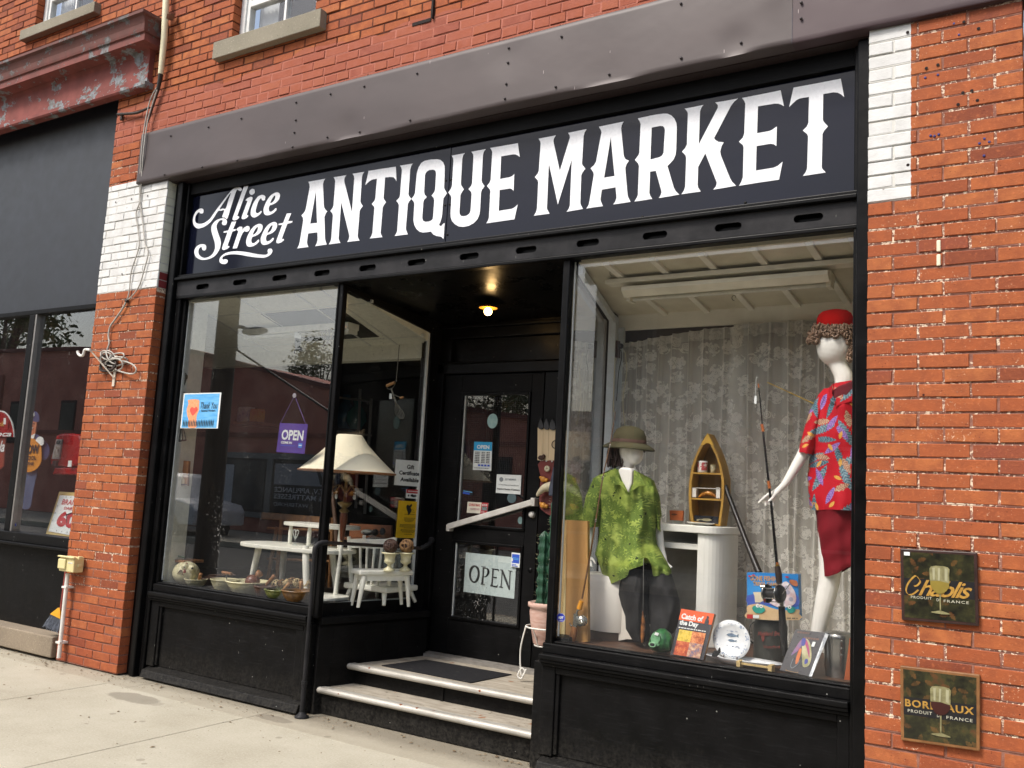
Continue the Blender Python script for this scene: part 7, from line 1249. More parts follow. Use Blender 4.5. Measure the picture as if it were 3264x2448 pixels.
c = pxcard('bottle_picture', 'small brown picture of pale bottles hung on the left window jamb', 'picture', 'G', [(195, 180), (335, 192), (322, 410), (172, 402)], pm('picture_brown', '#6b4a28', '#8a5c2c', sc=8, rough=.5), Y=.26, th=.02, body='board')
c.polys('bottles', [smooth_loop([(.28 + dx, .55), (.34 + dx, .55), (.36 + dx, .68), (.44 + dx, .75), (.44 + dx, .92), (.18 + dx, .92), (.18 + dx, .75), (.26 + dx, .68)], 3) for dx in (-.0, .38)], pm('bottle_cream', '#c9b890', bump=0)); c.rect('shelf_line', 0, .93, 1, .98, DWOOD)
# ------------------------------------------------------------------ neighbour's window things
NY = .42
T = thing('school_zone_sign', 'painted policeman cutout holding an orange shield reading slow school zone', 'sign', at('b', 300, 1300, Y=NY))
def cut(name, pts, mat, dy=0, sm=3): MB().prism([at('b', x, y, Y=NY - dy) for x, y in (smooth_loop(pts, sm) if sm else pts)], (0, .006, 0)).build(name, mat, T)
NVY = pm('uniform_blue', '#2a3358', '#38446e', sc=6, rough=.4, bump=0); SKN = pm('painted_skin', '#c07a56', '#a86444', sc=20, rough=.4, bump=0)
cut('trousers', [(180, 880), (405, 860), (395, 1000), (370, 1120), (335, 1300), (240, 1300), (200, 1120)], pm('uniform_trousers', '#4a5c7c', '#3a4a66', sc=4, rough=.4, bump=0), 0)
cut('jacket', [(230, 560), (330, 480), (400, 470), (470, 520), (540, 600), (555, 680), (530, 740), (480, 760), (430, 700), (420, 880), (180, 880), (180, 700)], NVY, .008)
cut('face', [(300, 330), (400, 325), (405, 400), (390, 470), (350, 515), (310, 490), (285, 420)], SKN, .016)
cut('cap', [(290, 330), (300, 260), (350, 225), (400, 215), (435, 260), (440, 320), (410, 335), (340, 320)], NVY, .02); cut('cap_badge', [(350, 300), (355, 240), (385, 225), (385, 265)], WHT, .028, 0)
cut('smile', [(335, 398), (372, 395), (360, 412), (342, 414)], WHT, .024, 0); cut('eye', [(330, 355), (345, 352), (345, 360), (330, 362)], BLK, .024, 0); cut('eye', [(368, 350), (385, 350), (383, 358), (368, 360)], BLK, .024, 0); cut('nose', [(352, 360), (362, 385), (348, 385)], pm('painted_skin_dark', '#9c5a3c'), .024, 0)
cut('shirt_collar', [(330, 500), (395, 465), (380, 520), (345, 530)], WHT, .018, 0)
cut('shield', [(200, 560), (330, 520), (350, 518), (440, 560), (462, 620), (465, 720), (455, 800), (400, 870), (310, 900), (240, 860), (190, 780)], pm('shield_orange', '#d08a2a', '#c47e24', sc=6, rough=.4, bump=0), .03)
cut('glove', [(400, 540), (440, 500), (480, 520), (490, 580), (460, 600), (430, 570)], WHT, .04)
sc4 = [at('b', x, y, Y=NY - .036) for x, y in ((215, 580), (450, 580), (440, 860), (200, 860))]; c = Card('x', 'x', 'x', sc4, WHT, .001, body='x', parent=T); bpy.data.objects.remove(c.o); c.text('SLOW', .12, .03, .97, .40, BLK, .03); c.text('SCHOOL', .10, .49, .86, .66, BLK, .03); c.text('ZONE', .28, .73, .75, .87, BLK, .03)
T = thing('air_meter', 'red garage air meter with a chrome face reading AIR behind the neighbour window', 'air meter', at('b', 700, 930, Y=.5)); RM = pm('enamel_red', '#9c1418', '#86100f', sc=5, rough=.25)
def nbx(x, y, Y=.45): return at('b', x, y, Y=Y)
MB().prism([nbx(x, y) for x, y in smooth_loop([(625, 500), (660, 470), (760, 462), (860, 470), (900, 520), (895, 820), (560, 815), (600, 640)], 2)], (0, .25, 0)).build('case', RM, T, bev=.02, seg=3)
MB().prism([nbx(x, y, .43) for x, y in ((615, 850), (900, 850), (920, 930), (585, 925))], (0, .3, 0)).build('base', RM, T, bev=.01)
c = Card('x', 'x', 'x', [nbx(x, y, .435) for x, y in ((632, 530), (695, 532), (665, 755), (580, 750))], pm('chrome_face', '#a8aaa8', '#8c8e8c', sc=8, rough=.3, metal=.4), .02, body='face', parent=T); c.text('AIR', .08, .06, .95, .26, BLK, .04); c.rect('window', .2, .34, .9, .9, pm('meter_window', '#c8c6bc', '#7b7b74', sc=20, bump=0)); c.text('80', .6, .5, .9, .62, BLK, .03)
MB().prism([nbx(x, y, .43) for x, y in ((590, 770), (640, 770), (625, 830), (585, 825))], (0, .03, 0)).build('hose_hook', BLK, T)
Card('price_tag', 'white price tag hanging on the red air meter', 'price tag', [nbx(x, y, .40) for x, y in ((768, 770), (808, 770), (802, 840), (760, 840))], WHT, .001, body='tag')
T = thing('dairy_clock', 'square cream framed clock face with red dairy lettering leaning by the brick pier', 'clock', at('b', 520, 1600, Y=.4)); 
k4 = [at('b', x, y, Y=Yq) for x, y, Yq in ((665, 1120, .5), (985, 1135, .5), (870, 1665, .36), (512, 1600, .36))]
fn = Vector((0, -1, .25)).normalized(); MB().prism(k4, (0, .04, 0)).build('frame', pm('clock_frame', '#c2aa6c', '#b09a5c', sc=8, rough=.5), T, bev=.004)
ctr = sum(k4, Vector()) / 4; c = Card('x', 'x', 'x', [q + (ctr - q) * .16 + Vector((0, -.006, 0)) for q in k4], WHT, .002, body='dial', parent=T)
CRD = pm('clock_red', '#b4222a', bump=0, rough=.4); c.text('BRANT', .18, .10, .92, .25, CRD, .02, .1); c.text('DAIRY', .34, .30, .78, .38, CRD, .02); c.text('60', .2, .42, .9, .84, CRD, .06)
c.polys('minute_marks', [[(u - .012, v - .02), (u + .012, v - .02), (u + .012, v + .02), (u - .012, v + .02)] for u, v in ((.05, .3), (.05, .5), (.05, .7), (.3, .04), (.5, .04), (.7, .04), (.3, .95), (.5, .95), (.7, .95))], GRY)
c.polys('hands', [[(.5, .5), (.9, .36), (.9, .38), (.52, .53)], [(.5, .48), (.62, .72), (.6, .73), (.48, .5)]], BLK)
T = thing('arched_sign', 'round topped red drink sign with white script at the photo edge', 'sign', at('b', 0, 500, Y=.5)); m = MB()
def ar(s_, dy): return [at('b', x, y, Y=.5 - dy) for x, y in [(-150 * s_, 505)] + [(-0 + 158 * s_ * math.sin(a), 505 - 300 * s_ * math.cos(a) + (0)) for a in [rad(-90 + i * 9) for i in range(21)]]]
MB().prism(ar(1.0, 0), (0, .01, 0)).build('rim', WHT, T); MB().prism(ar(.95, .002), (0, .004, 0)).build('face', RM, T)
c = Card('x', 'x', 'x', [at('b', x, y, Y=.49) for x, y in ((-150, 200), (155, 200), (155, 505), (-150, 505))], RM, .001, body='x', parent=T); bpy.data.objects.remove(c.o); c.text('Drink', .2, .42, .66, .6, pm('print_gold', '#c89a3a', bump=0), .02, .2); c.text('Coca', .1, .78, .92, .98, WHT, .02, .4)
Card('price_tag', 'white tag hanging over the arched red sign', 'price tag', [at('b', x, y, Y=.46) for x, y in ((42, 290), (65, 290), (65, 362), (38, 362))], WHT, .001, body='tag')
T = thing('lower_sign', 'second red sign with white script below the arched one', 'sign', at('b', 0, 860, Y=.52)); c4 = [at('b', x, y, Y=.52) for x, y in ((-200, 520), (62, 520), (40, 830), (0, 870), (-200, 860))]; MB().prism(c4, (0, .01, 0)).build('sheet', pm('sign_red_dim', '#8c2a1e', '#7a3a1e', sc=4, rough=.4), T); c = Card('x', 'x', 'x', [at('b', x, y, Y=.515) for x, y in ((-180, 530), (62, 530), (55, 680), (-180, 680))], RM, .001, body='x', parent=T); bpy.data.objects.remove(c.o); c.text('Cola', .3, .1, .98, .95, WHT, .02, .4)
# ------------------------------------------------------------------ right window display (floor at .715)
FR = .715
SKW = NT('mannequin_white'); v = SKW.obj(); SKW.pbr(SKW.mix(SKW.noise(v, 5), C('#efede6'), C('#e6e3da')), .32, 0, None, .5); SKW = SKW.done()
# lace curtains
def lace(name):
    t = NT(name); v = t.obj(); xyz = t.n('SeparateXYZ'); t.set(xyz, 0, v)
    cb = t.n('CombineXYZ'); t.set(cb, 0, xyz.outputs[0]); t.set(cb, 1, xyz.outputs[2]); p = cb.outputs[0]
    lx, ly, rr, an, rd = t.cell(9.5, .9); rose = t.petals(rr, an, .30, 5, .25); ring = t.math('GREATER_THAN', t.math('SINE', t.math('MULTIPLY_ADD', rr, 62, t.math('MULTIPLY', an, 1.0))), -.45)
    _, _, r2, a2, _ = t.cell(21, .9, (3.1, 0, 1.7)); sp1 = t.petals(r2, a2, .44, 3, .85)
    _, _, r3, a3, _ = t.cell(31, .9, (7.3, 0, 4.1)); sp2 = t.petals(r3, a3, .42, 5, .6)
    zone = t.math('MULTIPLY', t.math('LESS_THAN', t.math('MULTIPLY_ADD', t.noise(p, 14, 3), .5, rr), .70), t.math('GREATER_THAN', t.noise(p, 5.2, 2), .43))
    fl = t.math('MAXIMUM', t.math('MULTIPLY', rose, ring), t.math('MULTIPLY', t.math('MAXIMUM', sp1, sp2), zone))
    n1 = t.math('MULTIPLY_ADD', t.noise(p, 160, 2), .25, .86)
    a = t.math('MULTIPLY_ADD', fl, .42, .42); a = t.math('MULTIPLY', a, n1)
    hem = t.math('GREATER_THAN', xyz.outputs[2], t.math('MULTIPLY_ADD', xyz.outputs[0], .045, 2.74)); a = t.math('MAXIMUM', a, t.math('MULTIPLY', hem, .6))
    gm_ = t.n('NewGeometry'); dt_ = t.n('VectorMath', operation='DOT_PRODUCT'); t.set(dt_, 0, gm_.outputs['Incoming']); t.set(dt_, 1, gm_.outputs['Normal'])
    a = t.math('SUBTRACT', 1, t.math('POWER', t.math('SUBTRACT', 1, a), t.math('DIVIDE', .85, t.math('MAXIMUM', t.math('ABSOLUTE', dt_.outputs['Value']), .12))))
    dfb = t.n('BsdfDiffuse', i_Color=C('#eceae2')); tl = t.n('BsdfTranslucent', i_Color=C('#eceae2')); m1 = t.n('MixShader'); t.set(m1, 0, .35); t.t.links.new(dfb.outputs[0], m1.inputs[1]); t.t.links.new(tl.outputs[0], m1.inputs[2])
    tr = t.n('BsdfTransparent'); mx = t.n('MixShader'); t.set(mx, 0, a); t.t.links.new(tr.outputs[0], mx.inputs[1]); t.t.links.new(m1.outputs[0], mx.inputs[2]); t.t.links.new(mx.outputs[0], t.out.inputs[0]); return t.done()
LACE = lace('lace')
def curtain(x0, x1, label, ztop, seed, scal=0, y=1.14):
    rnd = random.Random(seed); nx = int((x1 - x0) * 170); folds = []; x = x0
    while x < x1: folds.append((x, rnd.uniform(.02, .04), rnd.uniform(.5, 1))); x += rnd.uniform(.05, .13)
    vs = []; NZ_ = 46; Zb = FR + .005
    for i in range(nx + 1):
        for j in range(NZ_ + 1):
            t_ = j / NZ_; xx = x0 + (x1 - x0) * i / nx; zt = ztop(xx); z = zt + (Zb - zt) * t_
            f = sum(a * w * math.exp(-((xx + .02 * math.sin(t_ * 2 + w * 9) - c) / .011) ** 2) for c, a, w in folds if abs(xx - c) < .06)
            if scal and i == 0: xx -= .016 * abs(math.sin((z - Zb) * math.pi / .085)) + .004
            if scal and i == 1: xx -= .008 * abs(math.sin((z - Zb) * math.pi / .085))
            yy = y - f * 1.6 + .008 * math.sin(xx * 31 + t_ * 2) + .004 * math.sin(xx * 90)
            vs.append((xx + .012 * noise.noise(Vector((xx * 3, t_ * 2, seed))) * t_, yy, z))
    M = NZ_ + 1; o = MB().add(vs, [(i * M + j, (i + 1) * M + j, (i + 1) * M + j + 1, i * M + j + 1) for i in range(nx) for j in range(NZ_)], True).build('lace_curtain', LACE)
    return tag(o, label, 'curtain', 'lace curtains across the display back')
xo = at('L', 1290, 900, Y=1.14).x
curtain(-2.70, xo + .05, 'left lace curtain, hanging from the dropping end of the rail', lambda x: 2.725 - .075 * max(0, min(1, (-2.0 - x) / .65)) ** 1.3, 3)
rc_ = curtain(xo - .03, -.95, 'right lace curtain with a scalloped edge over the other one', lambda x: 2.735, 5, 1, 1.115)
sb = MB(); n_ = 34; Zt = 2.73
# folded scalloped border band of the right curtain
vsb = []
for j in range(n_ * 6 + 1):
    z = Zt - (Zt - FR - .01) * j / (n_ * 6); s_ = abs(math.sin(j / 6 * math.pi / 1.15)); wd = .045 + .03 * min(1, (Zt - z) / 1.2); vsb += [(xo - .045 - .018 * s_ + .01 * math.sin(z * 5), 1.10, z), (xo - .03 + wd * .4, 1.085, z), (xo - .03 + wd, 1.105, z)]
fb = []
for j in range(n_ * 6): fb += [(3 * j, 3 * j + 1, 3 * j + 4, 3 * j + 3), (3 * j + 1, 3 * j + 2, 3 * j + 5, 3 * j + 4)]
sb.add(vsb, fb, True).build('scalloped_border', LACE, rc_)
# light fitting
a = at('L', 500, 330, Y=.52); b_ = at('L', 1935, 245, Y=.52); zl_ = (a.z + b_.z) / 2; a.z = b_.z = min(zl_, cr(.52) - .075)
FXC = pm('fixture_cream', '#ece6d0', '#dcd6c0', sc=6, rough=.45)
T = fluor('ceiling_fixture', 'long cream strip light under the boarded ceiling of the right display', a, b_, .11, .05, FXC, 1)
MB().hexa([(a.x, .40, a.z - .01), (b_.x, .40, b_.z - .01), (b_.x, .445, b_.z - .045), (a.x, .445, a.z - .045), (a.x, .40, a.z + .015), (b_.x, .40, b_.z + .015), (b_.x, .47, b_.z + .0), (a.x, .47, a.z + .0)]).build('reflector', FXC, T, bev=.002)
for x, y in ((375, 200), (470, 325), (1237, 375), (680, 140)):
    c = at('L', x, y, Y=.62 if y > 300 else .35); MB().tube([c + Vector((.012 * math.cos(t), 0, .016 * math.sin(t))) for t in [i * .5 for i in range(11)]] , .002, 5).build('ceiling_hook', CHN, T)
# outlet with cords on the side trim
T = thing('wall_socket', 'brown socket with dangling cords on the white corner trim', 'socket', at('L', 410, 735, Y=1.05)); c4 = [at('L', x, y, Y=1.05) for x, y in ((390, 672), (428, 678), (428, 798), (388, 792))]; MB().prism(c4, (0, .02, 0)).build('plate', pm('socket_brown', '#3c2620', rough=.5), T); c = at('L', 440, 715, Y=1.03); MB().ball(c, .02, 10).build('plug', BLK, T)
for pts_ in (((440, 740), (445, 800), (425, 900), (410, 1100)), ((400, 800), (392, 950), (388, 1150), (395, 1180)), ((470, 760), (480, 900), (455, 1100), (470, 1280))): MB().tube(smooth_path([at('L', x, y, Y=1.0) for x, y in pts_], 4), .003, 5).build('cord', BLK if pts_[0][0] == 440 else pm('cream_cord', '#c8bf9c'), T)
# ---- white desk
DW = pm('desk_white', '#ecebe2', '#e2e0d6', sc=5, rough=.35)
T = thing('white_desk', 'white desk with a rounded end behind the seated mannequin', 'desk', (-2.1, .8, FR))
tz = at('N', 520, 1120, Y=.72).z; dx1 = at('N', 752, 1150, Y=.8).x; dxm = at('N', 412, 1200, Y=.72).x; dx0 = at('N', 30, 1100, Y=.72).x - .15
o = [(dx0, .71), (dxm, .70)] + [(dxm + (dx1 - dxm) * (.3 + .7 * math.sin(a)), .90 - .2 * math.cos(a)) for a in [rad(i * 10) for i in range(10)]] + [(dx1, 1.02), (dx0, 1.02)]
MB().prism([(x, y, tz) for x, y in o], (0, 0, -.045)).build('desktop', DW, T, bev=.005)
dw = dx1 - .01 - dxm; o2 = [(dxm, .72), (dxm + dw * .25, .722)] + [(dxm + dw * (.3 + .7 * math.sin(a)), .90 - .176 * math.cos(a)) for a in [rad(i * 10) for i in range(10)]] + [(dx1 - .01, 1.0), (dxm, 1.0)]
MB().prism([(x, y, tz - .045) for x, y in o2], (0, 0, -(tz - .045 - FR))).build('pedestal', DW, T, bev=.004)
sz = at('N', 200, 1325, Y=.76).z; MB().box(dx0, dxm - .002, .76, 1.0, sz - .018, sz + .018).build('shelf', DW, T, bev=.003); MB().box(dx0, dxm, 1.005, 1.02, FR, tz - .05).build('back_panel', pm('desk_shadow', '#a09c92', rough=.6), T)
# boat shelf
T = thing('boat_shelf', 'yellow wooden rowing boat shelf standing upright on the white desk', 'shelf', at('N', 500, 1110, Y=.86)); BY = .82
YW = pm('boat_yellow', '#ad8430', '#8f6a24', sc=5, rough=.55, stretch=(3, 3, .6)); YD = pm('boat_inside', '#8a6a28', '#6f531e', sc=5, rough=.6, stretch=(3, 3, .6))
def bp(x, y, Y=BY): return at('N', x, y, Y=Y)
outl = [(345, 1085), (322, 960), (315, 800), (320, 650), (350, 480), (390, 370), (440, 260), (515, 138), (570, 250), (620, 360), (660, 480), (688, 620), (690, 760), (680, 900), (648, 1118)]
outl = [(x, y) for x, y in outl]; sml = smooth_loop(outl, 3)
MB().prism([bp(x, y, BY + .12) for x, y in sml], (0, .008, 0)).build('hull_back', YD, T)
cxm, cym = 505, 700; inn = [(cxm + (x - cxm) * (.86 if y > 300 else .7), cym + (y - cym) * .955) for x, y in outl]
ring_o = [bp(x, y) for x, y in outl]; ring_ob = [bp(x, y, BY) + Vector((0, .125, 0)) for x, y in outl]; ring_i = [bp(x, y) for x, y in inn]; ring_ib = [bp(x, y) + Vector((0, .125, 0)) for x, y in inn]
m = MB(); n_ = len(outl); V4 = ring_o + ring_ob + ring_i + ring_ib; F = []
for i in range(n_):
    j = (i + 1) % n_; F += [(i, j, 2 * n_ + j, 2 * n_ + i), (i, n_ + i, n_ + j, j), (2 * n_ + i, 2 * n_ + j, 3 * n_ + j, 3 * n_ + i), (n_ + i, 3 * n_ + i, 3 * n_ + j, n_ + j)]
m.add(V4, F).build('hull', YW, T)
MB().prism([bp(x, y, BY - .004) for x, y in ((440, 258), (515, 136), (580, 262), (555, 262), (530, 240), (500, 240), (470, 262))], (0, .02, 0)).build('bow_deck', pm('bow_yellow', '#c49a34', rough=.5), T)
for y, xa2, xb2 in ((555, 358, 652), (828, 342, 660)):
    p_, q_ = bp(xa2, y), bp(xb2, y + 5); zz_ = (p_.z + q_.z) / 2; MB().box(p_.x, q_.x, BY + .002, BY + .12, zz_ - .007, zz_ + .003).build('shelf', YW, T)
z1 = bp(450, 547).z; z2 = bp(450, 822).z
c, r = wid('N', 413, 513, 430, BY + .05); zt_ = c.z; T2 = thing('mug', 'white mug with a red pattern on the top shelf of the boat', 'mug', (c.x, c.y, z1)); MB().lathe((c.x, c.y, z1), [(r * .93, 0), (r, .006), (r, zt_ - z1), (r - .004, zt_ - z1), (r * .9, .01), (0, .01)], 24).build('cup', pm('mug_white', '#d8d4cc', rough=.3, bump=0), T2)
t = NT('mug_pattern'); v = t.obj(); mk_ = t.math('GREATER_THAN', t.noise(v, 60, 3), .52); t.pbr(t.mix(mk_, C('#d8d4cc'), C('#b04a4a')), .4); MB().lathe((c.x, c.y, z1 + .012), [(r + .0006, 0), (r + .0006, (zt_ - z1) * .7)], 24).build('red_pattern', t.done(), T2)
c, r = wid('N', 545, 603, 470, BY + .05); T2 = thing('shot_glass', 'small patterned drinking glass beside the mug', 'glass', (c.x, c.y, z1)); MB().lathe((c.x, c.y, z1), [(r * .8, 0), (r, c.z - z1), (r - .002, c.z - z1), (r * .7, .008), (0, .008)], 20).build('glass', pm('pattern_glass', '#6c6a50', '#a89a78', sc=60, rough=.15), T2)
T2 = thing('lure_box', 'white framed box with a golden fishing lure on the middle shelf', 'box', bp(500, 825)); m = MB(); 
for xa2, xb2 in ((352, 392), (607, 645)): p_, q_ = bp(xa2, 710, BY + .01), bp(xb2, 820, BY + .01); m.box(p_.x, q_.x, BY + .01, BY + .05, z2 + .004, p_.z)
p_ = bp(350, 708, BY + .01); q_ = bp(645, 715, BY + .01); m.box(p_.x, q_.x, BY + .01, BY + .05, p_.z - .004, p_.z); m.build('box', pm('box_white', '#d2cec4', rough=.5, bump=0), T2); pp = [bp(x, y, BY + .03) for x, y in ((420, 812), (470, 780), (520, 768), (570, 782), (605, 812))]; MB().tube(smooth_path(pp, 4), [.004 + .010 * math.sin(math.pi * i / 16) for i in range(17)], 10).build('lure', pm('lure_gold', '#c8862a', '#7a4a1a', sc=30, rough=.25, bump=0), T2)
c = pxcard('fish_tile', 'dark tile with a silver fish at the foot of the boat shelf', 'tile', 'N', [(375, 1003), (628, 1018), (622, 1100), (372, 1082)], pm('tile_dark', '#22242a', rough=.3, bump=0), Y=BY + .02, body='tile', th=.01)
c.polys('fish', [smooth_loop([(.12, .5), (.3, .45), (.45, .35), (.62, .33), (.75, .5), (.6, .66), (.42, .66), (.28, .55), (.13, .75)], 3)], pm('fish_silver', '#a8a284', '#7c7458', sc=50, rough=.3, bump=0))
c0 = at('N', 420, 1082, Y=.74); T2 = thing('white_plate', 'white plate lying on the front edge of the desk', 'plate', (c0.x, c0.y, tz)); MB().lathe((c0.x, .78, tz), [(.04, 0), (.045, .002), (.085, .016), (.084, .019), (.04, .006), (0, .005)], 30).build('plate', DW, T2)
c = pxcard('orange_block', 'small orange wooden block with a fish outline in a clear stand on the desk', 'ornament', 'N', [(112, 950), (255, 955), (250, 1062), (118, 1055)], pm('orange_wood', '#b0602e', '#98481f', sc=14, rough=.5), Y=.8, body='block', th=.02); c.polys('fish_outline', [smooth_loop([(.15, .35), (.4, .3), (.6, .4), (.4, .5), (.18, .48)], 3)], pm('burnt', '#5c2c14')); q = c.p(.5, 1); MB().box(q.x - .03, q.x + .03, .79, .83, tz, q.z + .002).build('clear_stand', CLEAR, c.root)
# ---- board, rod with reel
T = thing('plywood_panel', 'plain plywood panel with pale edge standing at the left of the right display', 'panel', at('M', 120, 1510, Y=.3)); PY = .30
MB().prism([at('M', x, y, Y=PY) for x, y in ((98, 693), (245, 700), (250, 1540), (55, 1545))], (0, .03, 0)).build('face', pm('plywood', '#b98c50', '#a87c44', sc=2, rough=.6, stretch=(4, 4, .5)), T); MB().prism([at('M', x, y, Y=PY - .004) for x, y in ((86, 700), (100, 693), (88, 1545), (48, 1545))], (0, .032, 0)).build('pale_edge', pm('ply_edge', '#d8c48c', rough=.6), T)
T = thing('fishing_rod', 'brown fishing rod with cork handle and silver reel leaning by the seated mannequin', 'fishing rod', at('M', 150, 1530, Y=.24)); rp = lambda x, y, Y=.26: at('M', x, y, Y=Y)
BRR = pm('rod_brown', '#6d4a26', '#573818', sc=20, rough=.35, bump=0); SIL = pm('reel_silver', '#a8a8a0', '#8a8a82', sc=20, rough=.25, metal=.8)
MB().tube(smooth_path([rp(208, 1240), rp(270, 900, .28), rp(305, 690, .30), rp(352, 400, .36), rp(400, 180, .42), rp(428, 20, .46), rp(440, -60, .5)], 3), [.0058 - .0002 * i for i in range(19)], 8).build('shaft', BRR, T)
MB().tube([rp(135, 1530), rp(150, 1480), rp(160, 1435)], [.020, .022, .016], 12).build('cork_handle', pm('cork', '#a8703e', '#8f5a2e', sc=40, rough=.8), T)
MB().tube([rp(188, 1312), rp(204, 1255)], [.017, .013], 12).build('yellow_grip', pm('yellow_grip', '#d8901a', rough=.35, bump=0), T)
m = MB(); m.tube([rp(160, 1435), rp(165, 1345)], .015, 10); m.tube(smooth_path([rp(168, 1350), rp(175, 1325), rp(192, 1312)], 3), .006, 8); m.tube(smooth_path([rp(150, 1430), rp(130, 1428), rp(122, 1410)], 3), .004, 6); m.lathe(rp(203, 1395, .24), [(.0, -.02), (.030, -.02), (.031, -.014), (.024, -.012), (.024, .012), (.031, .014), (.031, .02), (0, .02)], 24, (0, 1, 0)); m.tube([rp(203, 1395, .215), rp(210, 1408, .21)], .006, 6); m.build('reel', SIL, T)
for x, y, Y_ in ((350, 405, .35), (303, 700, .29), (400, 180, .41)): c = rp(x, y, Y_); MB().tube([c + Vector((.006 * math.cos(t), 0, .009 * math.sin(t) + .003)) for t in [i * .7 for i in range(9)]], .0018, 5, closed=True).build('line_guide', SIL, T)
# ---- plinth
T = thing('round_plinth', 'white cylinder plinth carrying the seated mannequin', 'plinth', (0, 0, 0)); pa = at('M', 248, 1065, Y=.64); R_ = .185; pcx = pa.x + R_ * 1.02; pz = pa.z + .012; T.location = (pcx, .64, FR)
PLW = pm('plinth_white', '#eae5da', '#ded8cb', sc=3, rough=.4, bump=0)
MB().lathe((pcx, .64, 0), [(R_ * .99, FR + .05), (R_, FR + .06), (R_, pz - .004), (R_ - .006, pz), (0, pz)], 48).build('drum', PLW, T); MB().lathe((pcx, .64, 0), [(R_ * .95, FR), (R_ * .95, FR + .052)], 48).build('base_band', pm('base_brown', '#4a3a30', rough=.6), T)
MB().prism([at('M', x, y, Y=.5) for x, y in smooth_loop([(430, 1240), (480, 1290), (515, 1360), (520, 1440), (560, 1475), (592, 1520), (520, 1521), (400, 1515)], 3)], (0, .10, 0)).build('foot_flare', PLW, T)
# ---- seated mannequin
MYD = .60
S = lambda x, y, Y=MYD: at('M', x, y, Y=Y)
T = thing('seated_mannequin', 'white mannequin seated on the plinth in a green palm shirt and black trousers', 'mannequin', (pcx, .62, pz))
nd = {'pelvis': (S(520, 960, .62), .10), 'waist': (S(515, 780, .62), .09), 'chest': (S(505, 560, .62), (.10, .07)), 'neckbase': (S(500, 400, .61), .055), 'neck': (S(505, 350, .60), .043), 'jaw': (S(530, 285, .59), .050), 'head': (S(540, 225, .585), .074), 'crown': (S(535, 165, .59), .068),
 'lsh': (S(345, 445, .62), .036), 'lel': (S(265, 680, .64), .034), 'lwr': (S(253, 900, .60), .023), 'lpm': (S(250, 960, .59), (.026, .016)),
 'rsh': (S(660, 445, .64), .036), 'rel': (S(728, 680, .70), .034), 'rwr': (S(760, 900, .68), .023), 'rpm': (S(790, 970, .68), (.024, .015)),
 'lhip': (S(540, 1010, .62), .07), 'lkn': (S(600, 1150, .50), .05), 'lan': (S(640, 1430, .46), .03), 'lft': (S(650, 1480, .44), .025),
 'rhip': (S(600, 1010, .62), .085), 'rkn': (S(750, 1150, .50), .05), 'ran': (S(770, 1390, .46), .03), 'rft': (S(770, 1430, .44), .025)}
ed = [('pelvis', 'waist'), ('waist', 'chest'), ('chest', 'neckbase'), ('neckbase', 'neck'), ('neck', 'jaw'), ('jaw', 'head'), ('head', 'crown'), ('chest', 'lsh'), ('lsh', 'lel'), ('lel', 'lwr'), ('lwr', 'lpm'), ('chest', 'rsh'), ('rsh', 'rel'), ('rel', 'rwr'), ('rwr', 'rpm'), ('pelvis', 'lhip'), ('lhip', 'lkn'), ('lkn', 'lan'), ('lan', 'lft'), ('pelvis', 'rhip'), ('rhip', 'rkn'), ('rkn', 'ran'), ('ran', 'rft')]
def fingers(nd, ed, root, tips, rs=.0085):
    for i, chain in enumerate(tips):
        prev = root
        for j, p in enumerate(chain): k_ = f'{root}f{i}_{j}'; nd[k_] = (p, rs * (1 - .16 * j)); ed.append((prev, k_)); prev = k_
fingers(nd, ed, 'lpm', [[S(232, 985, .57), S(222, 1005, .55), S(214, 1015, .54)], [S(243, 992, .565), S(238, 1012, .545), S(234, 1022, .53)], [S(256, 994, .565), S(256, 1014, .545), S(256, 1026, .53)], [S(270, 990, .57), S(275, 1010, .55), S(280, 1020, .54)], [S(278, 960, .57), S(295, 985, .56), S(303, 1000, .55)]])
fingers(nd, ed, 'rpm', [[S(805, 1000, .67), S(820, 1012, .66), S(838, 1022, .65)], [S(800, 1010, .67), S(812, 1024, .66), S(826, 1032, .65)], [S(792, 1012, .67), S(800, 1028, .66), S(808, 1036, .65)], [S(784, 1010, .66), S(788, 1026, .65), S(792, 1034, .64)], [S(770, 985, .66), S(768, 1005, .64), S(770, 1016, .63)]])
skin_body('body', nd, ed, SKW, T, head=(S(552, 190, .585), (.066, .078, .112), S(516, 60, .59) - S(592, 300, .57)))
GS = NT('palm_print_green'); v = GS.obj(); xyz = GS.n('SeparateXYZ'); GS.set(xyz, 0, v)
base = GS.mix(GS.step(GS.noise(GS.obj((1, 1, 2.5)), 7, 3), .35, .65), C('#84963f'), C('#a2b258'))
palms = []
for sc9, off9, n9 in ((9, (0, 0, 0), 9), (12, (4, 0, 2), 7), (16, (1, 0, 6), 9)):
    _, _, r9, a9, _ = GS.cell(sc9, .9, off9, 1.5, 1.5); palms.append(GS.petals(r9, a9, .55, n9, .85))
palm = GS.math('MULTIPLY', GS.math('MAXIMUM', GS.math('MAXIMUM', palms[0], palms[1]), palms[2]), GS.step(GS.noise(v, 9, 3), .38, .52)); palm = GS.math('MULTIPLY_ADD', GS.step(GS.noise(GS.obj((1, 1, 3)), 8, 4), .5, .62), .35, palm, clamp=True); palm = GS.math('MULTIPLY', palm, .9)
c_ = GS.mix(GS.math('MULTIPLY', palm, .9), base, C('#4b6426')); dk = GS.math('MULTIPLY', GS.math('LESS_THAN', GS.vor(v, 14), .16), GS.math('GREATER_THAN', GS.noise(v, 50, 2), .5)); c_ = GS.mix(dk, c_, C('#26331c'))
GS.pbr(c_, .75, 0, GS.bump(GS.noise(v, 30, 3), .25, .01), .2); GS = GS.done()
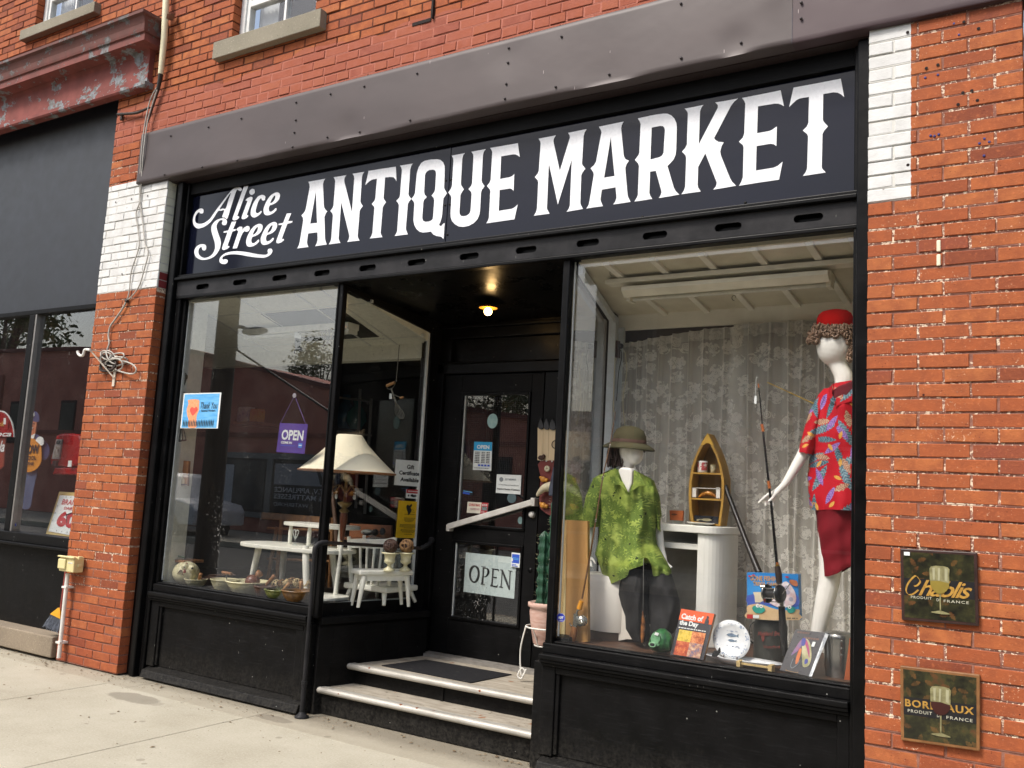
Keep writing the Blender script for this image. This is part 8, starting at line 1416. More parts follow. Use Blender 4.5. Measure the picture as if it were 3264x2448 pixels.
rows = [([(398, 345), (440, 338), (565, 345), (602, 360)], .61, .05), ([(300, 392), (690, 405)], .62, .085), ([(276, 450), (714, 460)], .62, .115), ([(318, 560), (722, 565)], .62, .125), ([(322, 700), (722, 700)], .62, .13), ([(325, 800), (718, 800)], .62, .135), ([(318, 850), (722, 860)], .62, .145), ([(298, 930), (752, 910)], .61, .17), ([(325, 1000), (795, 990)], .59, .19), ([(345, 1060), (375, 1075), (470, 1060), (535, 1010), (600, 985), (636, 960), (650, 960), (700, 1000), (820, 1040)], .57, .20), ([(360, 1158), (450, 1120), (525, 1085), (535, 1040), (600, 1018), (634, 1008), (640, 948), (672, 960), (692, 1010), (700, 1085), (828, 1076)], .56, .20)]
dr_ = drape('M', rows, n=40, fold=.030, fs=11, seed=2); sho = dr_.build('shirt', GS, T, weld=False)
for rws, sd in (([([(288, 398), (400, 410)], .62, .05), ([(235, 520), (350, 545)], .62, .062), ([(207, 660), (335, 690)], .62, .066), ([(196, 762), (262, 745), (330, 735)], .62, .066)], 4), ([([(640, 400), (702, 418)], .64, .05), ([(685, 520), (742, 530)], .66, .055), ([(708, 660), (752, 665)], .68, .06), ([(722, 745), (757, 778)], .69, .06)], 6)):
    drape('M', rws, n=18, fold=.014, fs=14, seed=sd).build('sleeve', GS, T)
m = MB(); m.prism([S(x, y, .475) for x, y in ((455, 345), (482, 420), (528, 505), (553, 440), (558, 352), (540, 330), (480, 325))], (0, .10, 0)); m.build('neckline', SKW, T, bev=.01)
m = MB(); m.prism([S(x, y, .462) for x, y in ((402, 352), (440, 330), (462, 400), (528, 508), (468, 450), (418, 452), (400, 400))], (0, .012, 0)); m.prism([S(x, y, .462) for x, y in ((566, 342), (600, 362), (655, 455), (600, 460), (530, 508), (562, 440))], (0, .012, 0)); m.build('collar', GS, T, bev=.004)
BTR = pm('black_trousers', '#0b0a0b', '#121112', sc=3, rough=.85, bump=.4, bs=18, bd=.012)
tm = drape('M', [([(360, 930), (740, 930)], .66, .08), ([(385, 1030), (790, 1010)], .62, .10), ([(470, 1110), (828, 1080)], .60, .12)], n=24, fold=.012, fs=8, seed=9)
for rw, sd_ in (([([(430, 1010), (660, 1000)], .58, .08), ([(472, 1100), (668, 1090)], .50, .11), ([(462, 1210), (672, 1190)], .47, .12), ([(482, 1290), (676, 1280)], .45, .11), ([(508, 1360), (684, 1350)], .44, .10), ([(512, 1450), (690, 1440)], .43, .09), ([(560, 1530), (640, 1545), (690, 1530)], .42, .08)], 3), ([([(610, 1000), (790, 1000)], .60, .08), ([(640, 1090), (828, 1078)], .54, .11), ([(650, 1190), (856, 1170)], .5, .12), ([(655, 1280), (882, 1255)], .48, .12), ([(662, 1360), (888, 1340)], .46, .11), ([(670, 1440), (872, 1420)], .45, .10), ([(680, 1520), (760, 1505), (845, 1475)], .44, .09)], 7)):
    q_ = drape('M', rw, n=24, fold=.03, fs=10, seed=sd_); o_5 = len(tm.v); tm.v += q_.v; tm.f += [tuple(i + o_5 for i in f) for f in q_.f]; tm.sm += q_.sm
tm.build('trousers', BTR, T)
HB = pm('hair_auburn', '#3c2016', '#28140e', sc=60, rough=.6, stretch=(6, 6, 1))
m = MB(); rnd = random.Random(3)
for i in range(240):
    u = rnd.random(); x = 392 + 105 * rnd.random() ** .8; y = 178 + 10 * rnd.random(); q = S(x, y, .60 + rnd.uniform(-.06, .06)); ln = rnd.uniform(80, 150) * (1 - .35 * ((x - 440) / 60) ** 2 * .3); e = S(x + rnd.uniform(-18, 22), y + ln, .60 + rnd.uniform(-.07, .07)); m.tube(smooth_path([q, q.lerp(e, .5) + Vector((rnd.uniform(-.01, .01), 0, 0)), e], 3), .0045, 4)
for i in range(30): q = S(630 + rnd.uniform(-8, 12), 190, .62); m.tube([q, q + Vector((rnd.uniform(-.01, .01), 0, -.03))], .004, 4)
m.build('hair', HB, T)
HT = NT('olive_hat'); v = HT.obj(); HT.pbr(HT.mix(HT.noise(v, 12), C('#55513a'), C('#48452f')), .85, 0, HT.bump(HT.noise(v, 90, 3), .3, .003), .2); HT = HT.done()
hc, hr = wid('M', 352, 693, 178, .59); dmr = wid('M', 425, 645, 120, .59)[1]; topz = S(535, 38, .59).z; hx = S(535, 150, .59).x; hz = S(520, 172, .59).z
Hh = thing('sun_helmet', 'olive green sun helmet with a curved brim on the seated mannequin', 'hat', (hx, .59, hz)); m = MB(); hh = topz - hz
axd = Vector((.05, 0, 1)).normalized(); m.lathe((hx, .59, hz), [(hr * 1.0, -.022), (hr * .97, -.012), (hr * .8, .004), (dmr * 1.02, .014), (dmr, .03), (dmr * .97, hh * .5), (dmr * .82, hh * .78), (dmr * .5, hh * .94), (.014, hh), (0, hh), (0, hh - .004), (dmr * .5, hh * .9), (dmr * .93, .02), (hr * .8, -.002), (hr, -.026)], 44, axd, 1, .85); m.build('helmet', HT, Hh)
MB().lathe((hx, .59, hz + .012), [(dmr * 1.03, 0), (dmr * 1.02, .022), (dmr * 1.0, .022)], 40, axd, 1, .85).build('hat_band', pm('hat_band', '#4d3428', rough=.8), Hh)
# hanging lure and line
T = thing('wooden_lure', 'long painted wooden lure hanging on a line before the black trousers', 'lure', S(630, 1340, .36)); MB().tube(smooth_path([S(632, 1325, .36), S(625, 1350, .36), S(632, 1430, .36), S(628, 1520, .36), S(626, 1550, .36)], 4), [.003 + .011 * math.sin(math.pi * i / 16) for i in range(17)], 10).build('body', pm('lure_wood', '#b0713a', '#5a3218', sc=40, rough=.35), T); MB().tube([S(636, 960, .36), S(632, 1330, .36)], .0012, 4).build('line', pm('line_grey', '#8a8a86', bump=0), T)
m = MB(); 
for y in (1350, 1440, 1545): c = S(630, y, .35); m.tube(smooth_path([c, c + Vector((.006, 0, -.014)), c + Vector((.016, 0, -.012)), c + Vector((.016, 0, -.002))], 3), .0012, 4)
m.build('treble_hook', STL, T)
# pink-white card and green fish
c = pxcard('white_card', 'pale card leaning behind the green fish', 'card', 'Y', [(1668, 160), (1722, 165), (1758, 262), (1658, 268)], pm('card_pale', '#cfc8bc', bump=0), Y=.42, body='card')
T = thing('green_fish', 'green glazed fish head ornament with gaping mouth by the recipe book', 'ornament', at('O', 170, 895, Y=.24)); GF = NT('fish_glaze'); v = GF.obj(); GF.pbr(GF.mix(GF.step(GF.noise(GF.obj((3, 1, 1)), 18, 3), .4, .6), C('#1c4a28'), C('#2f6a3a')), .3, 0, GF.bump(GF.vor(v, 60), .5, .004), .5); GF = GF.done()
o = lambda x, y, Y=.27: at('O', x, y, Y=Y)
c = o(185, 780); m = MB(); rings = []
for x, cy, hh_, dd_ in ((72, 800, 20, .018), (82, 785, 60, .035), (110, 770, 95, .05), (160, 765, 122, .06), (210, 765, 122, .06), (255, 780, 100, .05), (285, 800, 70, .03)):
    a = o(x, cy); rz = (o(x, cy - hh_) - a).length; rings.append([a + Vector((.0, dd_ * math.cos(t), rz * math.sin(t))) for t in [i * math.pi / 10 for i in range(20)]])
m.loft(rings).build('body', GF, T)
PG = pm('fish_face', '#7fae86', '#5f946a', sc=20, rough=.3); MB().prism([o(x, y, .205) for x, y in smooth_loop([(75, 740), (100, 690), (150, 700), (172, 750), (150, 790), (160, 810), (120, 830), (90, 800)], 3)], (0, .02, 0)).build('face', PG, T, bev=.006)
cm = o(95, 805, .195); MB().lathe(cm, [(.018, .01), (.019, -.004), (.012, -.006), (.008, .004), (0, .006)], 20, (0, 1, 0), 1.2, .8).build('lips', PG, T); MB().lathe(cm + Vector((0, -.007, 0)), [(0, 0), (.012, .001)], 16, (0, 1, 0), 1.2, .7).build('mouth', BLK, T)
c = pxcard('price_sticker', 'white price sticker on the green fish', 'price tag', 'O', [(122, 678), (160, 690), (148, 718), (110, 704)], WHT, Y=.198, th=.001, body='tag')
# recipe book
def book(name, label, corners, Ya, Yb, cover, thick, page=None):
    cs = [at('O', x, y, Y=(Yb if i < 2 else Ya)) for i, (x, y) in enumerate(corners)]
    c = Card(name, label, 'book', cs, cover, .003, body='cover'); n = c.n
    MB().prism([q - n * .0035 for q in c.c], -n * thick).build('pages', page or pm('pages', '#a07850', '#8a6440', sc=90, rough=.8), c.root); return c
ORC = pm('cover_orange', '#dc5a1e', '#d05018', sc=8, rough=.3, bump=0); CHC = pm('cover_charcoal', '#2c2d33', rough=.35, bump=0)
c = book('recipe_book', 'upright orange and black recipe book titled Catch of the Day', [(385, 443), (718, 495), (605, 962), (272, 908)], .25, .32, CHC, .025)
c.rect('orange_top', 0, 0, 1, .24, ORC); c.text('Catch of', .06, .09, .72, .21, WHT, .04); c.text('the Day', .05, .235, .62, .37, WHT, .04); c.lines('subtitle', [(.06, .88, .40)], WHT, .02)
c.poly('fisherman', [(.78, .24), (.79, .15), (.82, .11), (.80, .09), (.84, .06), (.88, .10), (.86, .13), (.90, .17), (.90, .24)], CHC)
def food(nm, a, b_, cc3, sc): t = NT(nm); v = t.obj(); n = t.noise(v, sc, 4, .7); t.pbr(t.ramp(n, (.3, C(a)), (.5, C(b_)), (.66, C(cc3))), .35); return t.done()
c.rect('photo', .1, .44, .5, .68, food('food_a', '#8a7a20', '#d8b83a', '#e0c060', 40)); c.rect('photo', .5, .44, .9, .68, food('food_b', '#7a2a12', '#c46a34', '#e0a064', 50)); c.rect('photo', .1, .68, .5, .98, food('food_c', '#7c2012', '#b84a20', '#d88040', 35)); c.rect('photo', .5, .68, .9, .98, food('food_d', '#2a5a8a', '#b07a60', '#d8c0a0', 45))
# plate on a stand
pc4 = [at('O', x, y, Y=Y_) for x, y, Y_ in ((895, 560, .38), (1108, 780, .35), (890, 955, .32), (680, 740, .35))]; ctr = (pc4[0] + pc4[2]) / 2; up = (pc4[0] - pc4[2]) / 2; rt = (pc4[1] - pc4[3]) / 2; rt.z = 0; nrm_ = rt.cross(up).normalized(); nrm_ = nrm_ if nrm_.y < 0 else -nrm_
T = thing('fish_plate', 'round white plate with blue fish standing upright beside the recipe book', 'plate', ctr - up); CHN_ = pm('china_white', '#dbdddd', '#d2d5d6', sc=20, rough=.2, bump=0); PBL = pm('china_blue', '#7888a4', '#93a0b4', sc=90, rough=.3, bump=0); PBD = pm('china_fish', '#44586e', '#6a8090', sc=60, rough=.3, bump=0)
rr = up.length; m = MB(); q_ = 40
def dring(f, h_): return [ctr + rt.normalized() * rr * f * math.cos(t) + up.normalized() * rr * f * math.sin(t) + nrm_ * h_ for t in [i * 2 * math.pi / q_ for i in range(q_)]]
m.loft([dring(.6, -.008), dring(1.0, .006), dring(1.0, .010), dring(.7, .002), dring(.66, -.003), dring(.02, -.003)]).build('dish', CHN_, T)
def pq(u, v, h_=.0): return ctr + rt.normalized() * rr * u + up.normalized() * rr * v + nrm_ * h_
def fishp(cx, cy, s, h_): return [pq(cx + x * s, cy + y * s, h_) for x, y in ((-.5, 0), (-.3, .14), (0, .2), (.3, .1), (.42, .05), (.6, .2), (.56, 0), (.6, -.14), (.42, -.02), (.2, -.1), (-.1, -.14), (-.35, -.08))]
m = MB(); m.prism(fishp(0, .22, .6, -.001), nrm_ * .001); m.prism(fishp(0, -.05, .42, -.001), nrm_ * .001); m.build('fish_print', PBD, T)
m = MB(); rnd = random.Random(2)
for k in range(70):
    a = rnd.choice((.2, .9, 1.6, 2.5, 3.3, 4.2, 5.0, 5.7)) + rnd.gauss(0, .16); f = rnd.uniform(.76, .94); s = rnd.uniform(.018, .04); h_ = .0015 + .0105 * (f - .7) / .3
    m.prism([pq(f * math.cos(a) + s * math.cos(t), f * math.sin(a) + s * math.sin(t), h_ + .001) for t in [i * 2 * math.pi / 5 for i in range(5)]], nrm_ * .0006)
for k in range(26): x, y = rnd.uniform(-.3, .35), rnd.choice((-.35, -.3, .42, .45)); m.prism([pq(x, y, -.001), pq(x + .09, y + .01, -.001), pq(x + .05, y - .03, -.001)], nrm_ * .0006)
m.build('flower_print', PBL, T)
m = MB(); bz_ = FR + .003
for s_ in (-.35, .35): b0 = pq(s_, -1.0, .012); m.tube(smooth_path([pq(s_, -.85, .02), pq(s_, -1.02, .02), Vector((b0.x, b0.y + .02, bz_)), Vector((b0.x, b0.y + .1, bz_)), pq(s_, -.2, -.03)], 3), .003, 6)
m.build('stand', DWOOD, T)
# platter, rack
T = thing('oval_platter', 'long oval white platter with blue rim flowers lying behind the glass', 'platter', at('O', 1030, 1000, Y=.3)); a = at('O', 620, 925, Y=.30); b_ = at('O', 1420, 985, Y=.30); cx_ = (a.x + b_.x) / 2; rx = (b_.x - a.x) / 2
MB().lathe((cx_, .30, FR + .004), [(.55, 0), (.6, .003), (1.0, .030), (1.0, .034), (.8, .022), (.55, .008), (0, .008)], 48, (0, 0, 1), rx, .075).build('dish', CHN_, T)
for q in T.children: pass
m = MB()
for k in range(60): t_ = rnd.uniform(3.3, 6.1); f = rnd.uniform(.88, .98); x, y = cx_ + rx * f * math.cos(t_), .30 + .075 * f * math.sin(t_); z = FR + .004 + .034 * ((f - .8) / .2) * .5 + .022 + .003; m.add([(x - .004, y, z), (x, y - .003, z), (x + .004, y, z), (x, y + .003, z)], [(0, 1, 2, 3)])
m.build('rim_flowers', PBL, T)
T = thing('wooden_rack', 'small pale wooden rack lying under the platter edge', 'rack', at('O', 1120, 1010, Y=.215)); a = at('O', 965, 985, Y=.21); b_ = at('O', 1290, 1040, Y=.21); zr = FR + .02; PLB = pm('pale_batten', '#c4ab74', rough=.6); m = MB(); m.bar((a.x, .208, zr + .006), (b_.x, .205, zr + .006), .008, .010); m.box(a.x - .008, a.x + .012, .19, .25, FR, zr + .018); m.box(b_.x - .012, b_.x + .008, .19, .25, FR, zr + .018); m.build('rack', PLB, T)
T = thing('cat_figure', 'tiny dark cat figure in front of the plate', 'ornament', at('O', 740, 920, Y=.22)); MB().prism([at('O', x, y, Y=.225) for x, y in smooth_loop([(690, 925), (700, 890), (715, 862), (738, 870), (755, 855), (768, 832), (776, 880), (760, 900), (740, 925)], 2)], (0, .012, 0)).build('figure', BLK, T, bev=.002)
# milk can and game box
T = thing('milk_can', 'old grey painted metal can with faded red lettering under the game box', 'milk can', at('O', 1270, 920, Y=.56)); c, r = wid('O', 1108, 1440, 700, .60); MCN = pm('can_grey', '#4d4e48', '#3c3c37', sc=6, rough=.5, metal=.3, stretch=(1, 1, .4)); zt_ = at('O', 1270, 570, Y=.55).z
MB().lathe((c.x, .62, 0), [(r * .98, FR), (r, FR + .012), (r * .98, FR + .02), (r * .99, zt_ - .05), (r, zt_ - .03), (r * .9, zt_ - .006), (r * .9, zt_), (0, zt_)], 40).build('can', MCN, T)
FRD = pm('faded_red', '#7a3028', '#6a3a32', sc=60, rough=.7, bump=0)
ct = [at('O', x, y, Y=.62 - r - .004) for x, y in ((1140, 640), (1420, 640), (1420, 860), (1140, 860))]; cc2 = Card('x', 'x', 'x', ct, MCN, .001, body='x', parent=T); bpy.data.objects.remove(cc2.o); cc2.text('Maitland Bros', .05, .14, .95, .34, FRD, .02, .3); cc2.text('Waterford', .25, .78, .85, .92, FRD, .01); cc2.polys('rooster_mark', [smooth_loop([(.18, .38), (.28, .34), (.3, .5), (.24, .62), (.2, .5)], 2)], FRD)
m = MB(); hd_ = at('O', 1095, 600, Y=.58); m.tube(smooth_path([Vector((c.x - r, .62, zt_ - .02)), Vector((c.x - r - .02, .6, zt_ - .05)), Vector((c.x - r - .015, .6, zt_ - .12)), Vector((c.x - r, .62, zt_ - .14))], 4), .004, 6); m.build('handle', MCN, T)
GY_ = .50; g4 = [at('O', x, y, Y=GY_) for x, y in ((1045, 78), (1560, 98), (1572, 558), (1050, 545))]
SEA = pm('game_sea', '#2a7ac0', '#3a8ed0', sc=6, rough=.3, bump=0)
c = Card('game_box', 'bright blue fishing board game box standing on the milk can', 'game box', g4, SEA, .06, body='box'); SND = pm('game_sand', '#d0b48c', '#c4a67c', sc=12, rough=.4, bump=0)
c.polys('sea_floor', [smooth_loop([(0, .72), (.2, .66), (.45, .74), (.7, .80), (1, .76), (1, .86), (1, 1), (0, 1), (0, .85)], 2)], SND)
c.polys('deep_water', [smooth_loop([(.0, .5), (.3, .45), (.6, .5), (.9, .42), (1, .5), (.98, .7), (.6, .72), (.2, .66), (.02, .7)], 2)], pm('game_deep', '#4a62b8', '#3a50a0', sc=8, bump=0))
c.text('GONE FISHIN\u2019', .06, .06, .62, .17, pm('title_tan', '#c89a64', bump=0), .03); c.text('TRIVIA GAME', .12, .19, .62, .28, pm('title_tan', '#c89a64'), .03)
c.polys('scroll', [[(.12, .42), (.3, .41), (.32, .6), (.26, .64), (.16, .64), (.15, .5)]], pm('scroll_cream', '#d8ccb0', bump=0))
c.polys('wheel', [smooth_loop([(.72, .18), (.84, .22), (.94, .4), (.95, .6), (.85, .7), (.66, .74), (.5, .68), (.42, .55)], 3)], pm('wheel_white', '#dcd8dc', '#c8a8a8', sc=30, bump=0)); c.polys('wheel_holes', [[(cx1 + .045 * math.cos(t), cy1 + .05 * math.sin(t)) for t in [i * .524 for i in range(12)]] for cx1, cy1 in ((.8, .4), (.86, .55), (.78, .3), (.7, .62))], pm('hole_grey', '#a8a4b4', bump=0))
TEAL = pm('fish_teal', '#2e9a8a', '#268a7c', sc=20, bump=0)
c.polys('cartoon_fish', [smooth_loop([(.1, .76), (.18, .7), (.3, .72), (.36, .8), (.28, .87), (.16, .86)], 3), smooth_loop([(.78, .74), (.86, .7), (.94, .76), (.9, .84), (.8, .84)], 3)], TEAL); c.polys('fish_eyes', [[(cx1 + .035 * math.cos(t), cy1 + .04 * math.sin(t)) for t in [i * .524 for i in range(12)]] for cx1, cy1 in ((.21, .71), (.28, .72), (.83, .72))], WHT); c.polys('pupils', [[(cx1 + .012 * math.cos(t), cy1 + .014 * math.sin(t)) for t in [i * .524 for i in range(12)]] for cx1, cy1 in ((.22, .715), (.28, .725), (.83, .725))], BLK)
c.polys('hand', [smooth_loop([(.85, .12), (.98, .14), (.99, .26), (.9, .24), (.84, .18)], 2)], SKN); c.rect('red_label', .0, .9, .12, .99, RED); c.rect('white_label', .12, .91, .24, .98, WHT); c.lines('small_print', [(.7, .98, .96)], BLK, .02)
c.polys('starfish', [[(.03, .08), (.06, .05), (.09, .08), (.06, .1)], [(.1, .05), (.14, .03), (.18, .05), (.14, .07)], [(.75, .06), (.8, .04), (.84, .07), (.8, .09)]], RED)
# trolling rod with big reel held by the standing mannequin
T = thing('trolling_rod', 'black boat fishing rod with a big black reel held by the standing mannequin', 'fishing rod', at('O', 1430, 920, Y=.36)); TY = .36; q = lambda s, x, y, Y=TY: at(s, x, y, Y=Y)
RB = pm('rod_black', '#100f10', rough=.25, bump=0); WRP = pm('wrap_red', '#9a3c1c', '#b87a3a', sc=120, rough=.4, bump=0)
ptsr = [q('O', 1432, 915, .40), q('O', 1405, 600), q('O', 1395, 420)]; MB().tube(ptsr, [.016, .019, .017], 12).build('butt', pm('butt_black', '#191614', rough=.6), T)
MB().tube([q('O', 1398, 480), q('O', 1392, 300), q('O', 1372, 190)], .011, 12).build('reel_seat', SIL, T)
MB().tube([q('O', 1372, 190), q('O', 1365, 100), q('O', 1350, 15)], [.015, .018, .014], 12).build('foregrip', pm('foregrip', '#2a1c14', rough=.6), T)
MB().tube(smooth_path([q('O', 1350, 15), q('N', 1245, 1480), q('N', 1190, 900), q('N', 1160, 640), q('N', 1095, 50), q('Q', 250, 1270), q('Q', 222, 950), q('Q', 205, 820)], 3), [.0095 - .00032 * i for i in range(22)], 8).build('shaft', RB, T)
for s_, x0_, y0_, x1_, y1_ in (('N', 1256, 1560, 1248, 1500), ('N', 1172, 720, 1158, 640), ('N', 1105, 118, 1088, 40), ('Q', 212, 850, 206, 810)): MB().tube([q(s_, x0_, y0_), q(s_, x1_, y1_)], .0085 if s_ == 'N' else .004, 8).build('thread_wrap', WRP, T)
GLD = pm('rod_gold', '#b8983a', rough=.2, metal=.8, bump=0); MB().tube([q('O', 1355, 30), q('O', 1352, 0)], .012, 10).build('gold_ring', GLD, T)
c = q('O', 1330, 300, TY - .045); RX_ = Vector((1, .25, 0)).normalized(); RBK = pm('reel_black', '#0a0a0b', rough=.35, bump=0, spec=.3)
w1 = q('O', 1245, 290, TY - .03); w2 = q('O', 1385, 295, TY - .06); axr = (w2 - w1).normalized(); rR = .047
rl_ = MB().lathe(w2, [(0, .012), (rR * .75, .012), (rR * .95, .004), (rR, -.004), (rR, -.01), (0, -.01)], 36, axr).build('side_plate', RBK, T); MB().lathe(w1, [(0, .01), (rR, .01), (rR, .002), (rR * .9, -.006), (0, -.008)], 36, axr).build('side_plate', RBK, T)
for p_ in (w1 + axr * .004, w2 - axr * .007): a1 = axr.orthogonal().normalized(); a2 = axr.cross(a1); MB().tube([p_ + (a1 * math.cos(t) + a2 * math.sin(t)) * rR for t in [i * math.pi / 16 for i in range(32)]], .0032, 6, closed=True).build('chrome_ring', pm('chrome', '#b8b8b4'), T)
MB().tube([w1, w2], rR * .6, 24).build('spool', pm('spool_dark', '#2a2826', rough=.4), T)
for k in range(5): t_ = k * 1.25 + .4; o_3 = (a1 * math.cos(t_) + a2 * math.sin(t_)) * rR * .92; MB().tube([w1 + o_3, w2 + o_3], .0028, 6).build('reel_pillar', pm('chrome', '#b8b8b4'), T)
kn = q('O', 1205, 222, TY - .06); MB().tube([w1 - axr * .01, kn.lerp(w1, .2)], .004, 6).build('crank', pm('chrome', '#b8b8b4'), T); MB().tube([kn + Vector((-.012, 0, 0)), kn + Vector((.012, 0, 0))], .009, 10).build('crank_knob', pm('chrome', '#b8b8b4'), T)
kn2 = q('O', 1225, 355, TY - .06); MB().ball(kn2, .012, 10, (.6, 1, 1.3)).build('red_knob', pm('knob_red', '#7a2a1c', rough=.3), T); MB().tube([w2 + axr * .01, q('O', 1478, 195, TY - .07)], .0025, 6).build('lever', pm('chrome', '#b8b8b4'), T)
tg = Card('price_tag', 'long white price tag hanging at the tip of the boat rod', 'price tag', [at('Q', x, y, Y=TY - .01) for x, y in ((170, 925), (190, 928), (188, 1008), (164, 1000))], WHT, .001, body='tag'); MB().tube(smooth_path([at('Q', x, y, Y=TY - .01) for x, y in ((205, 750), (188, 745), (184, 800), (176, 925))], 3), .0012, 4).build('string', WHT, tg.root)
# yellow rod and black pole
T = thing('cane_rod', 'thin yellow cane rod pointing up behind the standing mannequin', 'fishing rod', at('Q', 720, 990, Y=.75)); a = at('Q', 720, 990, Y=.75); b_ = at('Q', 300, 797, Y=.75); MB().tube([a + (a - b_) * .3, a, b_, b_ + (b_ - a) * .02], [.005, .0045, .0035, .001], 6).build('cane', pm('cane_yellow', '#cdb04a', '#a8883a', sc=30, rough=.3, bump=0), T)
T = thing('black_rod_case', 'black tapering rod case leaning against the boat shelf', 'rod case', at('N', 1060, 1600, Y=.7)); MB().tube([at('N', 705, 690, Y=.85), at('N', 725, 760, Y=.84), at('N', 940, 1320, Y=.72), at('N', 1060, 1610, Y=.66)], [.013, .014, .0165, .020], 12).build('tube', pm('case_black', '#16130f', rough=.35, bump=0), T)
# lure book, pot, leaning boards at the right end
c = book('lure_book', 'dark book with a big colourful fishing lure on its cover', [(1535, 650), (1835, 685), (1672, 1125), (1375, 1062)], .24, .32, pm('cover_dark', '#26252a', rough=.3, bump=0), .012, pm('pages_grey', '#8c8e90', '#6c6e70', sc=120, rough=.7))
c.lines('title_lines', [(.1, .5, .06), (.38, .9, .17)], pm('title_brown', '#6a4638', bump=0), .04)
LM = [smooth_loop([(.33, .22), (.24, .4), (.18, .62), (.28, .55), (.4, .42)], 3)]; c.polys('lure_wing', LM, pm('lure_pink', '#8c4668', '#6a5a88', sc=60, rough=.3, bump=0))
c.polys('lure_blade', [smooth_loop([(.36, .22), (.52, .2), (.7, .34), (.86, .6), (.86, .78), (.7, .82), (.58, .66), (.44, .42)], 3)], pm('lure_olive', '#8c8a5a', '#b8b088', sc=25, rough=.3, bump=0)); c.polys('lure_stripes', [smooth_loop([(.38, .22), (.5, .22), (.68, .4), (.8, .6), (.74, .56), (.55, .36)], 3)], pm('lure_magenta', '#a83c6c', bump=0)); c.polys('lure_blue', [smooth_loop([(.34, .2), (.46, .2), (.5, .34), (.4, .36)], 3), smooth_loop([(.68, .66), (.76, .64), (.8, .72), (.72, .76)], 3)], pm('lure_navy', '#34388c', bump=0)); c.polys('lure_body', [smooth_loop([(.38, .45), (.46, .46), (.5, .72), (.44, .8), (.38, .66)], 3)], pm('lure_orange', '#c86a2a', bump=0)); c.polys('hook', [stroke([(.3, .68), (.3, .84), (.38, .9), (.5, .8), (.52, .7)], [.008, .008, .008])], pm('hook_grey', '#8a9298', bump=0)); c.rect('sticker', .72, .24, .82, .35, WHT)
c.polys('stand_clip', [[(.2, .985), (.62, .985), (.62, .955), (.60, .955), (.60, .975), (.22, .975), (.22, .955), (.2, .955)]], pm('brass_wire', '#a07c4a', bump=0))
T = thing('steel_bin', 'polished steel pail with a lid behind the dark lure book', 'pail', at('O', 1950, 1130, Y=.36)); ALU = pm('polished_steel', '#a8a8a4', '#8c8c88', sc=4, rough=.22, metal=.85, bump=0); c_, r = wid('O', 1800, 2100, 950, .36); 
MB().lathe((c_.x, .40, 0), [(r * .85, FR), (r * .95, at('O', 1900, 940, Y=.36).z), (r * .96, at('O', 1900, 925, Y=.36).z), (r * 1.0, at('O', 1900, 740, Y=.36).z), (r * 1.02, at('O', 1900, 700, Y=.36).z), (r * .8, at('O', 1900, 680, Y=.36).z), (0, at('O', 1900, 672, Y=.36).z)], 36).build('pail', ALU, T)
m = MB()
for y in (770, 845, 910): m.ball(at('O', 2000, y, Y=.285), .006, 8)
m.build('rivet_row', ALU, T)
T = thing('aluminium_ruler', 'leaning silver metal strip beside the dark lure book', 'ruler', at('O', 1690, 1120, Y=.23)); MB().prism([at('O', x, y, Y=Yq) for x, y, Yq in ((1835, 690, .31), (1868, 705, .31), (1700, 1125, .22), (1668, 1125, .22))], (0, .004, 0)).build('strip', pm('alu_strip', '#a8acac', '#70747a', sc=40, rough=.35, metal=.5), T)
T = thing('orange_board', 'narrow orange brown board edge at the right end of the display', 'board', at('O', 2060, 1160, Y=.24)); MB().prism([at('O', x, y, Y=.24) for x, y in ((2080, 740), (2110, 740), (2110, 1165), (2025, 1160))], (0, .012, 0)).build('board', pm('orange_board', '#a8552a', rough=.6), T)
# ---- standing mannequin
T = thing('standing_mannequin', 'white standing mannequin in a red parrot shirt and dark red skirt', 'mannequin', at('R', 560, 1400, Y=.5)); T.location.z = FR
Qp = lambda x, y, Y=.5: at('Q', x, y, Y=Y); Rp = lambda x, y, Y=.5: at('R', x, y, Y=Y); Np = lambda x, y, Y=.45: at('N', x, y, Y=Y)
hip = Rp(730, 300)
nd = {'pelvis': (hip, .10), 'waist': (Qp(960, 1600), .085), 'chest': (Qp(1020, 1150), (.10, .07)), 'neckbase': (Qp(1045, 830), .055), 'neck': (Qp(1055, 730), .056), 'jaw': (Qp(955, 590), .046), 'head': (Qp(950, 440, .5), .078), 'crown': (Qp(960, 300), .085),
 'lsh': (Qp(850, 985), .034), 'lel': (Qp(680, 1440, .48), .038), 'lwr': (Np(1330, 680, .42), .0215), 'lpm': (Np(1235, 760, .41), (.024, .015)),
 'rsh': (Qp(1190, 985, .52), .034), 'rel': (Qp(1240, 1400, .55), .034), 'rwr': (Rp(890, 200, .5), .022),
 'lhip': (Rp(690, 420), .085), 'lkn': (Rp(672, 900), .060), 'lcalf': (Rp(630, 1080), .054), 'lan': (Rp(575, 1330), .038), 'lft': (Rp(545, 1420, .46), .032), 'rhip': (Rp(800, 420), .08), 'rkn': (Rp(905, 830, .56), .058), 'ran': (Rp(905, 1300, .6), .034), 'rft': (Rp(900, 1400, .56), .03)}
nd['lft'] = (Vector((nd['lft'][0].x, nd['lft'][0].y, FR + .035)), .032); nd['rft'] = (Vector((nd['rft'][0].x, nd['rft'][0].y, FR + .035)), .03)
